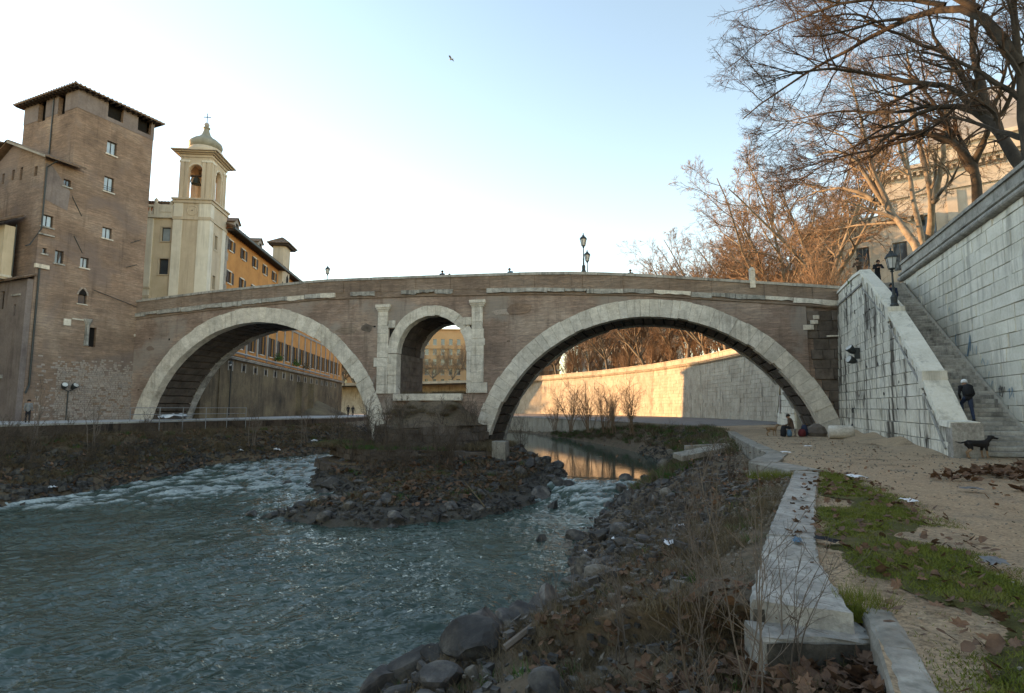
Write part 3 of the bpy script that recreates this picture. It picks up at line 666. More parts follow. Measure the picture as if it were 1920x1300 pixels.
for ri_, (z, h) in enumerate(rows):
    x = -3.4 - R.random()
    zz = z + h / 2; xend = 24.6 if z + h < 9.2 else 14.5
    while x < min(xend, 15.5):
        l = R.uniform(1.0, 1.9)
        if x + l > 15.5: l = 15.6 - x
        d = .22 + R.uniform(-.012, .022)
        link('wall_stone', BW[R.randrange(4)], EW, loc=(x + l / 2, -BAT * zz - .2, zz), scale=(l - .008, d * 2, h - .007)); x += l; nb += 1
    m = MB()
m = MB()
for (z, h) in rows:  # the stretch outside the picture and behind the bridge, joined
    for x0, x1 in ((-31.5, -4.5), (15.7, 24.6)):
        x = x0
        while x < x1:
            l = R.uniform(1, 1.9); l = min(l, x1 - x); zz = z + h / 2
            if not (x > 14 and z + h > 9.2): m.box(x + .01, x + l - .01, -.45, -BAT * zz + R.uniform(-.015, .015), z + .01, z + h - .01)
            x += l
tag(m.build('wall_stones', m_wall, EW), kind='stuff')
# cornice: torus, fascia, then the parapet with its coping
prof = [(-.42, 9.5), (-.24, 9.5)] + [(-.24 + .19 * math.sin(q), 9.66 - .16 * math.cos(q)) for q in np.linspace(.1, math.pi, 8)] + [(-.22, 9.84), (-.12, 9.9), (-.12, 10.0), (-.34, 10.02), (-.36, 10.02), (-.6, 10.02)]
x = -30
while x < 14.5:
    l = min(R.uniform(1.8, 2.6), 14.5 - x); MB().prism([(p[0], p[1]) for p in prof], x + .006, x + l - .006, ax='x').build('cornice_stone', m_coping, EW)
    MB().box(x + .006, x + l - .006, -.72, -.33, 10.02, 10.56).build('parapet_stone', m_coping, EW)
    MB().box(x + .006, x + l - .006, -.80, -.24, 10.56, 10.72).build('coping_slab', m_coping, EW); x += l
# graffiti, sprayed flat on the stones
def ribbon(pts, wd, mat, name='graffiti_stroke', par=EW, y=None):
    """pts (x,z) on the wall face"""
    P = [Vector((p[0], p[1])) for p in pts]; vs = []; N = len(P)
    for i, p in enumerate(P):
        t_ = (P[min(i + 1, N - 1)] - P[max(0, i - 1)]).normalized(); n_ = Vector((-t_.y, t_.x)) * wd * (.5 + .18 * math.sin(i * 2.1))
        for q in (p + n_, p - n_): vs.append((q.x, (-BAT * q.y + .052) if y is None else y, q.y))
    return MB().add(vs, [(2 * i, 2 * i + 1, 2 * i + 3, 2 * i + 2) for i in range(N - 1)]).build(name, mat, par)
def squig(x0, z0, pts, s=1): return [(x0 + a * s, z0 + b * s) for a, b in pts]
# mirror: local x grows to the left in the picture
ribbon(squig(6.0, 4.3, [(.05, .9), (.16, .75), (.1, .4), (.0, .1), (.02, -.3), (-.08, -.7), (-.02, -1.1)]), .07, g_blue)
ribbon(squig(4.5, 4.2, [(.35, -.3), (.2, .1), (.05, .5), (-.02, .8), (-.05, .45), (-.02, .05)]), .08, g_blue)
ribbon(squig(4.1, 4.0, [(.15, .5), (.1, .1), (-.15, .3), (-.2, -.2), (-.35, .4)]), .05, g_pale)
ribbon(squig(4.4, 3.9, [(.7, -.1), (.6, .25), (.4, .1), (.35, -.3), (.2, -.5), (.45, -.6)]), .05, g_pale)
ribbon(squig(4.15, 3.0, [(.22, .42), (.2, .2), (.1, .0), (.02, .2), (.06, .4), (.13, .34), (.2, .45)]), .075, g_red)
ribbon(squig(4.12, 3.0, [(.18, .3), (.12, .12), (.09, .33)]), .08, g_red)
ribbon(squig(3.75, 2.85, [(.1, .1), (.08, .3), (.02, .12), (-.03, .3), (-.08, .1), (-.13, .28), (-.2, .1)]), .035, g_red)
ribbon(squig(2.9, 3.3, [(.5, .3), (.3, .5), (.1, .2), (.3, -.1), (.0, .0), (-.2, .4), (-.35, .1), (-.2, -.3)]), .05, g_pale)
ribbon(squig(2.7, 2.7, [(.4, .2), (.2, -.1), (.0, .3), (-.1, -.2), (-.35, .1)]), .05, g_pale)
ribbon(squig(1.5, 2.25, [(.28, .2), (.2, .35), (.1, .1), (.25, -.05), (.05, -.1), (.0, .3), (-.1, .0), (-.18, .28)]), .045, g_black)
ribbon(squig(1.6, 2.2, [(.22, .3), (.18, .0), (.1, .3), (.02, .15), (-.06, .32)]), .05, g_black)
ribbon(squig(.85, 2.15, [(.2, .2), (.05, .3), (.1, -.1), (-.1, .1), (-.15, .35), (-.25, -.05)]), .05, g_blue)
ribbon(squig(.98, 1.3, [(.12, .5), (.05, .2), (.1, .0), (-.02, -.1), (.08, -.3), (-.06, -.5)]), .06, g_black)
ribbon(squig(.92, 1.25, [(.1, .3), (-.05, .15), (.08, -.05), (-.08, -.25), (.02, -.4)]), .05, g_black)
ribbon(squig(6.7, 6.0, [(.3, .4), (.1, .6), (-.1, .3), (.1, .0), (-.2, -.1), (-.3, .4), (-.5, .2)]), .04, g_pale)

# ------------------------------------------------------------------ steps down to the quay, with their own outer wall
ST = empty('stone_staircase', WP(0, 1.35)[:2] + (0,), W_ANG, 'long stone stairway climbing from the quay path to the bridge head', 'staircase')
NS = 54; x0 = -1.75; run = .275; rise = .1704
STL = lambda x: max(0, (x - x0) / run * rise)
YS = 1.35
stepm = []
for i in range(4):
    r = random.Random(40 + i); v = [(-.5, -.5), (.5, -.5)]
    m = MB(); nn = 5; top = []; vs = []
    for k in range(nn + 1):
        u = k / nn; y = -1.02 + 2.04 * u; e = r.uniform(-.012, .012)
        vs += [(0 + e, y, -.16), (0 + e, y, -.02 + e), (.02 + e, y, 0 + e * .6), (.36, y, e * .4), (.36, y, -.16)]
    fs = [(k * 5 + j, k * 5 + (j + 1) % 5, (k + 1) * 5 + (j + 1) % 5, (k + 1) * 5 + j) for k in range(nn) for j in range(5)] + [(0, 1, 2, 3, 4), tuple(nn * 5 + j for j in (4, 3, 2, 1, 0))]
    stepm.append(m.add(vs, fs).mesh('step', m_travd))
for i in range(NS): link('step', stepm[R.randrange(4)], ST, loc=(x0 + i * run, R.uniform(-.01, .01) - .1, rise * (i + 1)), rot=(0, 0, R.uniform(-.006, .006)))
MB().prism([(x0 + .1, -.3), (x0 + NS * run + 5.5, -.3), (x0 + NS * run + 5.5, NS * rise - .03), (x0 + NS * run, NS * rise - .03), (x0 + .1, -.02)], -1.35, .75, ax='y').build('stair_core', m_joint, ST)
MB().box(x0 + NS * run, x0 + NS * run + 5.6, -1.5, .7, NS * rise - .16, NS * rise - .02).build('landing', m_travd, ST)
SW = empty('stair_wall', WP(0, 2.71)[:2] + (0,), W_ANG, 'streaked pale stone wall flanking the stairway, stepping down from the bridge to the path', 'wall')
TOPW = [(-2.05, 1.2), (-1.0, 1.25), (.62, 2.65), (.72, 3.2), (5.4, 6.25), (5.5, 6.62), (11.4, 9.78), (11.9, 9.95), (19.5, 9.95)]
FY = .0  # outer face plane, leaning back a little
BT = .04
def topz(x): return float(np.interp(x, [p[0] for p in TOPW], [p[1] for p in TOPW]))
def lean(z): return -BT * z + .2
MB().prism([(-2.0, -.4), (24.6, -.4), (24.6, 9.3), (19.5, 9.5)] + [(p[0], p[1] - .25) for p in TOPW[::-1]], -.72, -.42, ax='y').build('wall_core', m_joint, SW)
z = -.12; rows = []
while z < 9.4:
    h = R.uniform(.5, .62); rows.append((z, h)); z += h
for z, h in rows:
    xs = -2.02
    while xs < 19 and topz(xs) < z + h + .3: xs += .05
    if xs > 18.5: break
    x = 18.9
    while x > xs + .05:
        l = R.uniform(.8, 1.5)
        if x - l < xs + .45: l = x - xs
        zz = z + h / 2; link('wall_stone', BS[R.randrange(4)], SW, loc=(x - l / 2, lean(zz) - .32 + R.uniform(-.012, .012), zz), scale=(l - .007, .6, h - .007)); x -= l
# filling wedges between the courses and the sloping coping
m = MB(); xx = np.arange(-2.02, 18.9, .3)
for a, b in zip(xx[:-1], xx[1:]):
    za, zb = topz(a) - .2, topz(b) - .2; k = .55
    m.quad((a, lean(za) - .04, za - k), (b, lean(zb) - .04, zb - k), (b, lean(zb) - .04, zb), (a, lean(za) - .04, za))
m.build('raking_course', m_stairwall, SW)
cop = [(-2.08, -1.0, .02), (-1.0, .66, 0), (.68, 3.0, 0), (3.0, 5.44, 0), (5.46, 8.4, 0), (8.4, 11.5, 0), (11.5, 13.5, 0), (13.5, 16.2, 0), (16.2, 18.95, 0)]
for a, b, _ in cop:
    za, zb = topz(a + .011), topz(b - .011); l0 = lean((za + zb) / 2) + .05
    MB().add([(a + .006, -.74, za - .2), (b - .006, -.74, zb - .2), (b - .006, l0, zb - .2), (a + .006, l0, za - .2), (a + .006, -.70, za), (b - .006, -.70, zb), (b - .006, l0 - .03, zb), (a + .006, l0 - .03, za)],
             [(3, 2, 1, 0), (4, 5, 6, 7), (0, 1, 5, 4), (1, 2, 6, 5), (2, 3, 7, 6), (3, 0, 4, 7)]).build('coping_slab', m_wall, SW)
for xv, za, zb in ((.66, 2.5, 3.22), (5.45, 5.9, 6.64)): MB().box(xv - .02, xv + .5, -.7, lean(za) + .06, za, zb - .04).build('coping_block', m_wall, SW)
MB().box(-2.16, -1.6, -.75, .17, -.2, 1.17).build('end_pillar', m_kerb, SW)
# raking moulding below the coping
for (a, b) in ((-1.5, .8), (.8, 5.6), (5.6, 11.2)):
    za, zb = topz(a) - 1.0, topz(b) - 1.0
    if a > .5: za = topz(a + .2) - .95
    MB().tube([(a, lean(za) + .0, za), (b, lean(zb) + .0, zb)], .05, 6).build('raking_moulding', m_travd, SW)
MB().box(11.2, 18.9, lean(9.0) - .05, lean(9.0) + .05, 8.85, 8.97).build('raking_moulding', m_travd, SW)
for (x, z, w_, h_) in ((10.8, 5.75, .16, .22), (9.6, 5.3, .14, .12), (8.6, 5.4, .26, .42), (10.5, 4.0, .22, .16), (8.0, 3.95, .2, .24), (5.4, 3.3, .14, .3), (12.6, 2.4, .2, .24), (7.0, 2.4, .16, .18), (4.3, 2.9, .2, .22), (12.5, 7.0, .2, .14), (13.4, 7.6, .12, .3), (13.2, 6.4, .14, .3), (4.6, 1.6, .1, .25), (9.6, 7.1, .15, .2), (7.6, 5.9, .16, .18)):
    pts = [(x + w_ * R.uniform(.6, 1.1) * math.cos(q) * .5, z + h_ * R.uniform(.6, 1.1) * math.sin(q) * .5) for q in np.linspace(0, 2 * math.pi, 9)[:-1]]
    MB().prism(pts, lean(z) - .06, lean(z) - .012, ax='y').build('pitted_hole', m_dark, SW)
# iron mooring rings
def torus(r, t, n=14, k=6):
    vs = [((r + t * math.cos(b)) * math.cos(a), t * math.sin(b), (r + t * math.cos(b)) * math.sin(a)) for a in np.linspace(0, 2 * math.pi, n, False) for b in np.linspace(0, 2 * math.pi, k, False)]
    return MB().add(vs, [(i * k + j, i * k + (j + 1) % k, ((i + 1) % n) * k + (j + 1) % k, ((i + 1) % n) * k + j) for i in range(n) for j in range(k)])
for i, (x, z, lb) in enumerate(((14.2, 1.53, 'upper iron mooring ring on the streaked stair wall'), (14.45, .54, 'lower iron mooring ring near the foot of the stair wall'))):
    p = WP(x, 2.71 + lean(z) + .03, z); t_ = empty('mooring_ring', p, W_ANG, lb, 'ring', 'iron mooring rings on the stair wall')
    torus(.14, .022).build('ring', m_iron, t_, True); MB().box(-.03, .03, -.08, .02, .11, .17).build('bracket', m_iron, t_)
# floodlights bolted on the stair wall
p = WP(12.15, 2.71 + lean(4.8) + .02, 4.75); t_ = empty('wall_floodlight', p, W_ANG, 'pair of dark floodlights bolted high on the streaked stair wall', 'floodlight')
MB().box(-.05, .05, -.05, .25, -.15, .5).build('bracket', m_iron, t_)
for dz, q in ((.35, .3), (-.25, -.1)):
    m = MB(); m.lathe([(.12, -.2), (.2, -.05), (.24, .2), (.24, .26)], 10); o = m.build('lamp_housing', m_iron, t_, True, loc=(.02, .35, dz), rot=(-1.1 + q, 0, .4))
    MB().lathe([(.21, 0), (.21, .01)], 10, (0, 0, .262)).build('lens', m_lampglass, o)
tag(link('wall_fern', None) if 0 else MB().tube([(0, 0, 0), (0, .2, .15), (0, .35, .05)], [.01, .008, .004], 4).add([(math.sin(a) * .25 * r_ + d_, .1 + .25 * r_, .15 + .3 * math.cos(a) * r_) for a, r_, d_ in [(i * .7, .5 + .5 * R.random(), 0) for i in range(27)]], [(i, i + 1, i + 2) for i in range(0, 27, 3)]).build('wall_fern', m_green, None, loc=WP(11.6, 2.9, 8.9), rot=(0, 0, W_ANG)), 'small green fern rooted near the top of the stair wall', 'fern')

# ------------------------------------------------------------------ walls upstream
UW = empty('upstream_wall', (UP[0][0], UP[0][1], 0), 0, 'sunlit curving embankment wall beyond the right-hand arch', 'wall'); O = (UP[0][0], UP[0][1])
m = MB(); cm = MB(); lp = MB()
for a, b in zip(UP[:-1], UP[1:]):
    ax, ay = a; bx, by = b; L = math.hypot(bx - ax, by - ay); ex, ey = (bx - ax) / L, (by - ay) / L; nx_, ny_ = -ey, ex
    def q(s_, d_, z_): return (ax + ex * s_ + nx_ * d_ - O[0], ay + ey * s_ + ny_ * d_ - O[1], z_)
    fine = ay < 140; hh = .62 if fine else 1.25; z = 0
    m.add([q(0, .0, -.5), q(L, .0, -.5), q(L, -.5, 9.5), q(0, -.5, 9.5)], [(0, 1, 2, 3)])
    while z < 9.3:
        x = -R.random()
        while x < L:
            l = R.uniform(1.1, 2.0) * (1 if fine else 2); x1 = min(L, x + l); x0_ = max(0, x); d = .07 + R.uniform(-.02, .035); g = .014; b0 = -.055 * z; b1 = -.055 * (z + hh); x += l
            if x1 - x0_ < .15: continue
            m.add([q(x0_ + g, d + b0, z + g), q(x1 - g, d + b0, z + g), q(x1 - g, d + b1, z + hh - g), q(x0_ + g, d + b1, z + hh - g), q(x0_ + g, b0 - .04, z + g), q(x1 - g, b0 - .04, z + g), q(x1 - g, b1 - .04, z + hh - g), q(x0_ + g, b1 - .04, z + hh - g)], [(0, 1, 2, 3), (3, 2, 6, 7), (0, 4, 5, 1), (0, 3, 7, 4), (1, 5, 6, 2)])
        z += hh
    for s0, s1 in [(L * k / max(1, round(L / 3)), L * (k + 1) / max(1, round(L / 3))) for k in range(max(1, round(L / 3)))]:
        for (d0, d1, z0, z1) in ((-.5, -.28, 9.4, 9.6), (-.45, -.10, 9.6, 9.78), (-.75, -.42, 9.78, 10.5), (-.8, -.34, 10.5, 10.66)):
            c = [q(s0 + .01, d1, z0), q(s1 - .01, d1, z0), q(s1 - .01, d1, z1), q(s0 + .01, d1, z1), q(s0 + .01, d0, z0), q(s1 - .01, d0, z0), q(s1 - .01, d0, z1), q(s0 + .01, d0, z1)]
            cm.add(c, [(0, 1, 2, 3), (3, 2, 6, 7), (0, 4, 5, 1), (4, 7, 6, 5)])
tag(m.build('wall_stones', m_farwall, UW), kind='stuff'); cm.build('parapet', m_farwall, UW)
US = empty('upstream_stair_wall', WP(27, 2.6)[:2] + (0,), W_ANG, 'pale triangular stair wall seen under the right-hand end of the big arch', 'wall')
m = MB(); m.prism([(-2.2, -.3), (14, -.3), (14, .9), (-.5, 9.4), (-2.2, 9.4)], 0, 2.3, ax='y'); m.build('wall_core', m_joint, US)
z = 0; k = 0
while z < 8.9:
    h = .6; x = -2.1; xe = np.interp(z + h + .1, [.9, 9.4], [14, -.5])
    if z + h < .9: xe = 14
    while x < xe - .1:
        l = min(R.uniform(1, 1.7), xe - x); link('wall_stone', BW[R.randrange(4)], US, loc=(x + l / 2, 2.2 - .02 * z, z + h / 2), scale=(l - .02, .5, h - .02)); x += l
    z += h
for i in range(6):
    a, b = -.5 + i * 2.42, -.5 + (i + 1) * 2.42; za, zb = np.interp([a, b], [-.5, 14], [9.45, .95]); MB().add([(a + .01, 1.7, za), (b - .01, 1.7, zb), (b - .01, 2.5, zb), (a + .01, 2.5, za), (a + .01, 1.7, za + .2), (b - .01, 1.7, zb + .2), (b - .01, 2.5, zb + .2), (a + .01, 2.5, za + .2)], [(0, 1, 2, 3), (4, 5, 6, 7), (0, 1, 5, 4), (1, 2, 6, 5), (2, 3, 7, 6), (3, 0, 4, 7)]).build('coping_slab', m_wall, US)
MB().quad((9.2, 2.5, 1.1), (10.7, 2.5, 1.1), (10.7, 2.47, 3.0), (9.2, 2.47, 3.0)).build('rusty_patch', m_rubble, US)
# low lit quay wall along the upstream pool
lw = [(17.5, 53), (14.4, 68), (8.9, 88), (2.9, 108), (-14, 133), (-39, 152)]
LW = empty('upstream_quay_wall', lw[1] + (0,), 0, 'low stone quay wall along the upstream pool, catching the sun', 'wall')
for i in range(1, 5):
    a, b = lw[i], lw[i + 1]; L = math.hypot(b[0] - a[0], b[1] - a[1]); an = math.atan2(b[1] - a[1], b[0] - a[0]); n_ = max(1, round(L / 3))
    for j in range(n_):
        for z0, z1 in ((-2.9, -1.5), (-1.5, -.15)):
            mm = MB(); mm.box(.01, L / n_ - .01, -.3, .05 + R.uniform(0, .05) + (.1 if z1 < -1 else 0), z0, z1)
            mm.build('stone_block', m_farwall, LW, loc=(a[0] + (b[0] - a[0]) * j / n_ - lw[1][0], a[1] + (b[1] - a[1]) * j / n_ - lw[1][1], 0), rot=(0, 0, an))
        mm = MB(); mm.box(.005, L / n_ - .005, -.6, .14, -.15, .03); mm.build('coping_slab', m_coping, LW, loc=(a[0] + (b[0] - a[0]) * j / n_ - lw[1][0], a[1] + (b[1] - a[1]) * j / n_ - lw[1][1], 0), rot=(0, 0, an))

# ================================================================== BUILDINGS
def wall_holes(mb, x0, x1, z0, z1, holes, y=0, depth=.3, rev=True):
    """panel in the local xz plane facing -y, with real openings; holes (x0,x1,z0,z1)"""
    xs = sorted({x0, x1, *[h[0] for h in holes], *[h[1] for h in holes]}); zs = sorted({z0, z1, *[h[2] for h in holes], *[h[3] for h in holes]})
    xs = [x for x in xs if x0 <= x <= x1]; zs = [z for z in zs if z0 <= z <= z1]
    for a, b in zip(xs[:-1], xs[1:]):
        for c, d in zip(zs[:-1], zs[1:]):
            mx, mz = (a + b) / 2, (c + d) / 2
            if any(h[0] < mx < h[1] and h[2] < mz < h[3] for h in holes): continue
            mb.quad((a, y, c), (b, y, c), (b, y, d), (a, y, d))
    if rev:
        for a, b, c, d in holes:
            mb.quad((a, y, c), (a, y, d), (a, y + depth, d), (a, y + depth, c)); mb.quad((b, y, c), (b, y + depth, c), (b, y + depth, d), (b, y, d))
            mb.quad((a, y, c), (a, y + depth, c), (b, y + depth, c), (b, y, c)); mb.quad((a, y, d), (b, y, d), (b, y + depth, d), (a, y + depth, d))
RZ90 = Matrix.Rotation(math.pi / 2, 4, 'Z')
def xf(fr):  # face frame: 'x' -> plane y=const facing -y ; 'l' -> plane x=const facing -x
    return fr
def window(par, h, y, style='glass', face='r', frame=None, sill=None, gl=None, depth=.22, bars=1, shutter=None, surround=None, off=0):
    """h (x0,x1,z0,z1); face r: plane y (outward -y); face l: plane x=y (outward -x), h[0:2] are y coordinates"""
    a, b, c, d = h; cx, cz = (a + b) / 2, (c + d) / 2; w_, hh = (b - a) / 2, (d - c) / 2
    loc = (cx, y, cz) if face == 'r' else (y, cx, cz); rot = (0, 0, 0 if face == 'r' else -math.pi / 2)
    t = .07; m = MB(); dp = depth
    for q in ((-w_, -w_ + t, -hh, hh), (w_ - t, w_, -hh, hh), (-w_ + t, w_ - t, -hh, -hh + t), (-w_ + t, w_ - t, hh - t, hh)): m.box(q[0], q[1], dp - .04, dp + .05, q[2], q[3])
    for k in range(bars): xx = -w_ + 2 * w_ * (k + 1) / (bars + 1); m.box(xx - .03, xx + .03, dp - .035, dp + .045, -hh + t, hh - t)
    o = m.build('window', frame or m_wood, par, loc=loc, rot=rot)
    xs = np.linspace(-w_ + t * .5, w_ - t * .5, bars + 2)
    for k in range(bars + 1): MB().quad((xs[k], dp + .01, -hh + t / 2), (xs[k + 1], dp + .01, -hh + t / 2), (xs[k + 1], dp + .012 + R.uniform(-.02, .02), hh - t / 2), (xs[k], dp + .012, hh - t / 2)).build('pane', gl or m_glass, o)
    if sill: MB().box(-w_ - .12, w_ + .12, -.12, dp - .05, -hh - .13, -hh - .003).build('sill', sill, o)
    if surround:
        s_ = .16
        for q in ((-w_ - s_, -w_ - .002, -hh, hh + s_), (w_ + .002, w_ + s_, -hh, hh + s_), (-w_ - .002, w_ + .002, hh + .002, hh + s_)): MB().box(q[0], q[1], -.04, .02, q[2], q[3]).build('surround', surround, o)
    if shutter:
        for sg in (-1, 1):
            m = MB(); x_ = sg * (w_ + w_ / 2 + .03); m.box(x_ - w_ * .48, x_ + w_ * .48, -.09, -.03, -hh, hh)
            nsl = max(3, int(hh * 2 / .22))
            for k in range(nsl): zz = -hh + .1 + (2 * hh - .2) * k / nsl; m.box(x_ - w_ * .4, x_ + w_ * .4, -.115, -.088, zz, zz + .09)
            m.build('shutter', shutter, o)
    return o
def tiled_roof(par, a, b, c, d, mat, name='roof', th=.1, tiles=True, step=.45):
    """quad a-b eave, d-c ridge; a slab with rows of pantiles"""
    a, b, c, d = map(Vector, (a, b, c, d)); n = (b - a).cross(d - a).normalized()
    if n.z < 0: n = -n
    m = MB(); m.add([a, b, c, d, a + n * th, b + n * th, c + n * th, d + n * th], [(0, 1, 2, 3), (4, 5, 6, 7), (0, 1, 5, 4), (1, 2, 6, 5), (2, 3, 7, 6), (3, 0, 4, 7)])
    o = m.build(name, mat, par)
    if tiles:
        L = (b - a).length; k = max(2, int(L / step)); m = MB()
        for i in range(k + 1):
            u = i / k; p = a.lerp(b, u); q_ = d.lerp(c, u)
            if (q_ - p).length < .1: continue
            e = (b - a).normalized() * .1
            m.add([p - e + n * th, p + n * (th + .1), p + e + n * th, q_ - e + n * th, q_ + n * (th + .1), q_ + e + n * th], [(0, 1, 4, 3), (1, 2, 5, 4), (0, 2, 1), (3, 4, 5)])
        m2 = m.build('pantiles', mat, o); tag(m2, kind='stuff')
    return o
# ---- medieval tower: local x along the face that looks over the bridge, local y into the tower
TW = empty('brick_tower', (-40, 49.7, .6), rad(66.4), 'tall medieval brick tower with a flat hipped roof and open loggia at the island end', 'tower')
tz = -.6
wins = [(2.78, 3.68, 26.0 + tz, 27.3 + tz), (2.78, 3.66, 22.3 + tz, 23.75 + tz), (2.97, 3.83, 17.75 + tz, 18.8 + tz), (1.3, 2.0, 14.5 + tz, 15.45 + tz)]
log = [(2.62, 4.05, 29.6 + tz, 30.75), (5.5, 6.85, 29.6 + tz, 30.75)]
arched = (1.36, 2.08, 11.15 + tz, 12.0 + tz); niche = (2.55, 3.15, 7.3 + tz, 9.1 + tz)
mb = MB(); TL, TWD, TH = 7.15, 8.6, 30.9
wall_holes(mb, 0, TL, -1, TH, wins + log + [arched, niche], 0, .35)
lh = [(1.9, 3.0, 29.0 + tz, 30.7), (5.0, 6.2, 29.0 + tz, 30.7)]
lm = MB(); wall_holes(lm, 0, TWD, -1, TH, lh, 0, .35)  # left face, turned below
for v in lm.v: pass
n0 = len(mb.v); mb.v += [(v[1], v[0], v[2]) for v in lm.v]; mb.f += [tuple(i + n0 for i in f[::-1]) for f in lm.f]; mb.m += lm.m
mb.quad((TL, 0, -1), (TL, TWD, -1), (TL, TWD, TH), (TL, 0, TH)); mb.quad((0, TWD, -1), (0, TWD, TH), (TL, TWD, TH), (TL, TWD, -1))
mb.build('wall', m_tower, TW)
# loggia band in old plaster, proud of the brick, with its own openings
mb = MB(); wall_holes(mb, -.03, TL + .03, 29.2 + tz, TH - .02, log + [], -.03, .1, False)
lm = MB(); wall_holes(lm, -.03, TWD + .02, 29.2 + tz, TH - .02, lh, -.03, .1, False); n0 = len(mb.v); mb.v += [(v[1], v[0], v[2]) for v in lm.v]; mb.f += [tuple(i + n0 for i in f[::-1]) for f in lm.f]; mb.m += lm.m
mb.build('loggia_band', m_purple, TW)
MB().box(.5, TL - .5, .5, TWD - .5, 28.2, 28.3).build('loggia_floor', m_dark, TW); MB().box(.45, TL - .45, .45, TWD - .45, 28.31, 30.6).build('loggia_interior', m_dark, TW)
ap = (TL / 2, TWD / 2, TH + 1.15); ov = .66; ez = TH - .45
cs = [(-ov, -ov, ez), (TL + ov, -ov, ez), (TL + ov, TWD + ov, ez), (-ov, TWD + ov, ez)]
for i in range(4): tiled_roof(TW, cs[i], cs[(i + 1) % 4], ap, ap, m_tile, step=.4)
m = MB()
for i in range(16): x = -.4 + (TL + .8) * i / 15; m.box(x - .05, x + .05, -ov + .05, .1, ez - .14, ez - .015)
for i in range(18): y = -.4 + (TWD + .8) * i / 17; m.box(-ov + .05, .1, y - .05, y + .05, ez - .14, ez - .015)
m.build('rafters', m_wood, TW)
for w_ in wins: window(TW, w_, 0, frame=m_wood, sill=m_trav, gl=m_glassb, bars=1)
m = MB()
for k in range(3): m.box(2.74, 3.70, -.06, -.03, 22.0 + k * .2 - .25, 22.03 + k * .2 - .25)
m.build('window_guard', m_iron, TW)
# pointed window
m = MB(); m.prism([(1.36, 12.0 + tz), (2.08, 12.0 + tz), (1.98, 12.28 + tz), (1.72, 12.56 + tz), (1.46, 12.28 + tz)], -.012, .2, ax='y'); o = m.build('pointed_window', m_dark, TW)
m = MB(); m.quad((1.42, .2, arched[2]), (2.02, .2, arched[2]), (2.02, .2, arched[3]), (1.42, .2, arched[3])); m.build('pane', m_glass, o)
MB().box(1.25, 2.2, -.1, .06, arched[2] - .1, arched[2] - .003).build('sill', m_trav, o)
for s in range(6):
    for sg in (-1, 1):
        q = s / 6; x_ = 1.72 + sg * (.42 - .40 * q ** 1.6); z_ = 11.95 + tz + .68 * q; MB().box(x_ - .07, x_ + .07, -.05, .03, z_, z_ + .13).build('arch_brick', m_rubble, o)
MB().quad((niche[0], .3, niche[2]), (niche[1], .3, niche[2]), (niche[1], .3, niche[3]), (niche[0], .3, niche[3])).build('niche_back', m_dark, TW)
m = MB(); m.lathe([(.22, 0), (.19, .1), (.17, 1.9), (.2, 1.95), (.34, 2.3), (.36, 2.45)], 12, (2.3, -.05, 6.75)); m.build('embedded_column', m_travd, TW, True)
for q in ((.35, .95, 9.0, 9.6), (1.0, 2.0, 9.6, 9.75), (6.6, 7.0, 8.7, 8.95)): stone(q[0], q[1], q[2] + tz, q[3] + tz, -.07, .2, m_trav, par=TW)
# rubble footing: rough stones set in the face
BR_ = blockmesh('footing_stone', m_rubble, seed=8)
k = 0; st_ = MB()
for i in range(34):
    z = -.3 + i * .185; x = -1.45 + R.random() * .2
    while x < 6.9:
        l = R.uniform(.14, .46); keep = not (z > 4.4 and R.random() < (z - 4.4) * .75) and R.random() < .9
        if keep and l > .33 and k < 280: link('footing_stone', BR_[R.randrange(4)], TW, loc=(x + l / 2, .0, z + .1), rot=(0, R.uniform(-.12, .12), math.pi + R.uniform(-.05, .05)), scale=(l - .02, R.uniform(.06, .17), R.uniform(.12, .2))); k += 1
        elif keep:
            q = [(x + l / 2 + (l / 2 - .012) * cx2 * R.uniform(.75, 1), z + .1 + .085 * cz2 * R.uniform(.6, 1)) for cx2, cz2 in ((-1, -1), (0, -1.1), (1, -1), (1, 1), (0, 1.1), (-1, 1))]; st_.prism(q, -R.uniform(.02, .07), .1, ax='y')
        x += l
tag(st_.build('footing_stones', m_rubble, TW), kind='stuff')
# tie rods and scars
for (a, b) in (((.1, 20.3), (1.1, 18.6)), ((.6, 16.6), (1.4, 15.2)), ((5.6, 17.3), (6.6, 17.9)), ((5.4, 14.8), (6.4, 15.3))): MB().tube([(a[0], -.03, a[1]), (b[0], -.03, b[1])], .035, 5).build('tie_rod', m_iron, TW)
MB().tube([(-.02, 3.7, 31.2), (-.08, 3.7, 30.6), (-.08, 3.7, 20)], .06, 6).build('drainpipe', m_iron, TW)
MB().tube([(6.9, -.1, 11.0), (3.0, -.1, 11.9), (2.6, -.08, 12.0)], .03, 5).build('cable', m_iron, TW)
# floodlights on a pole in front of the tower
p_ = TW.matrix_basis @ Vector((1.0, -.35, 0)); t_ = empty('floodlight_pole', p_, rad(66.4), 'short pole with twin floodlights against the foot of the brick tower', 'floodlight')
MB().tube([(0, 0, -.3), (0, 0, 2.6)], .05, 6).build('pole', m_iron, t_)
for sg in (-1, 1):
    o = MB().lathe([(.1, -.25), (.22, 0), (.26, .25), (.26, .3)], 10).build('lamp_housing', m_iron, t_, True, loc=(.38 * sg, -.05, 2.95), rot=(.9, .3 * sg, 0)); MB().lathe([(.22, 0), (.22, .01)], 10, (0, 0, .305)).build('lens', m_lampglass, o)
MB().tube([(-.4, 0, 2.75), (0, 0, 2.55), (.4, 0, 2.75)], .04, 5).build('crossbar', m_iron, t_)

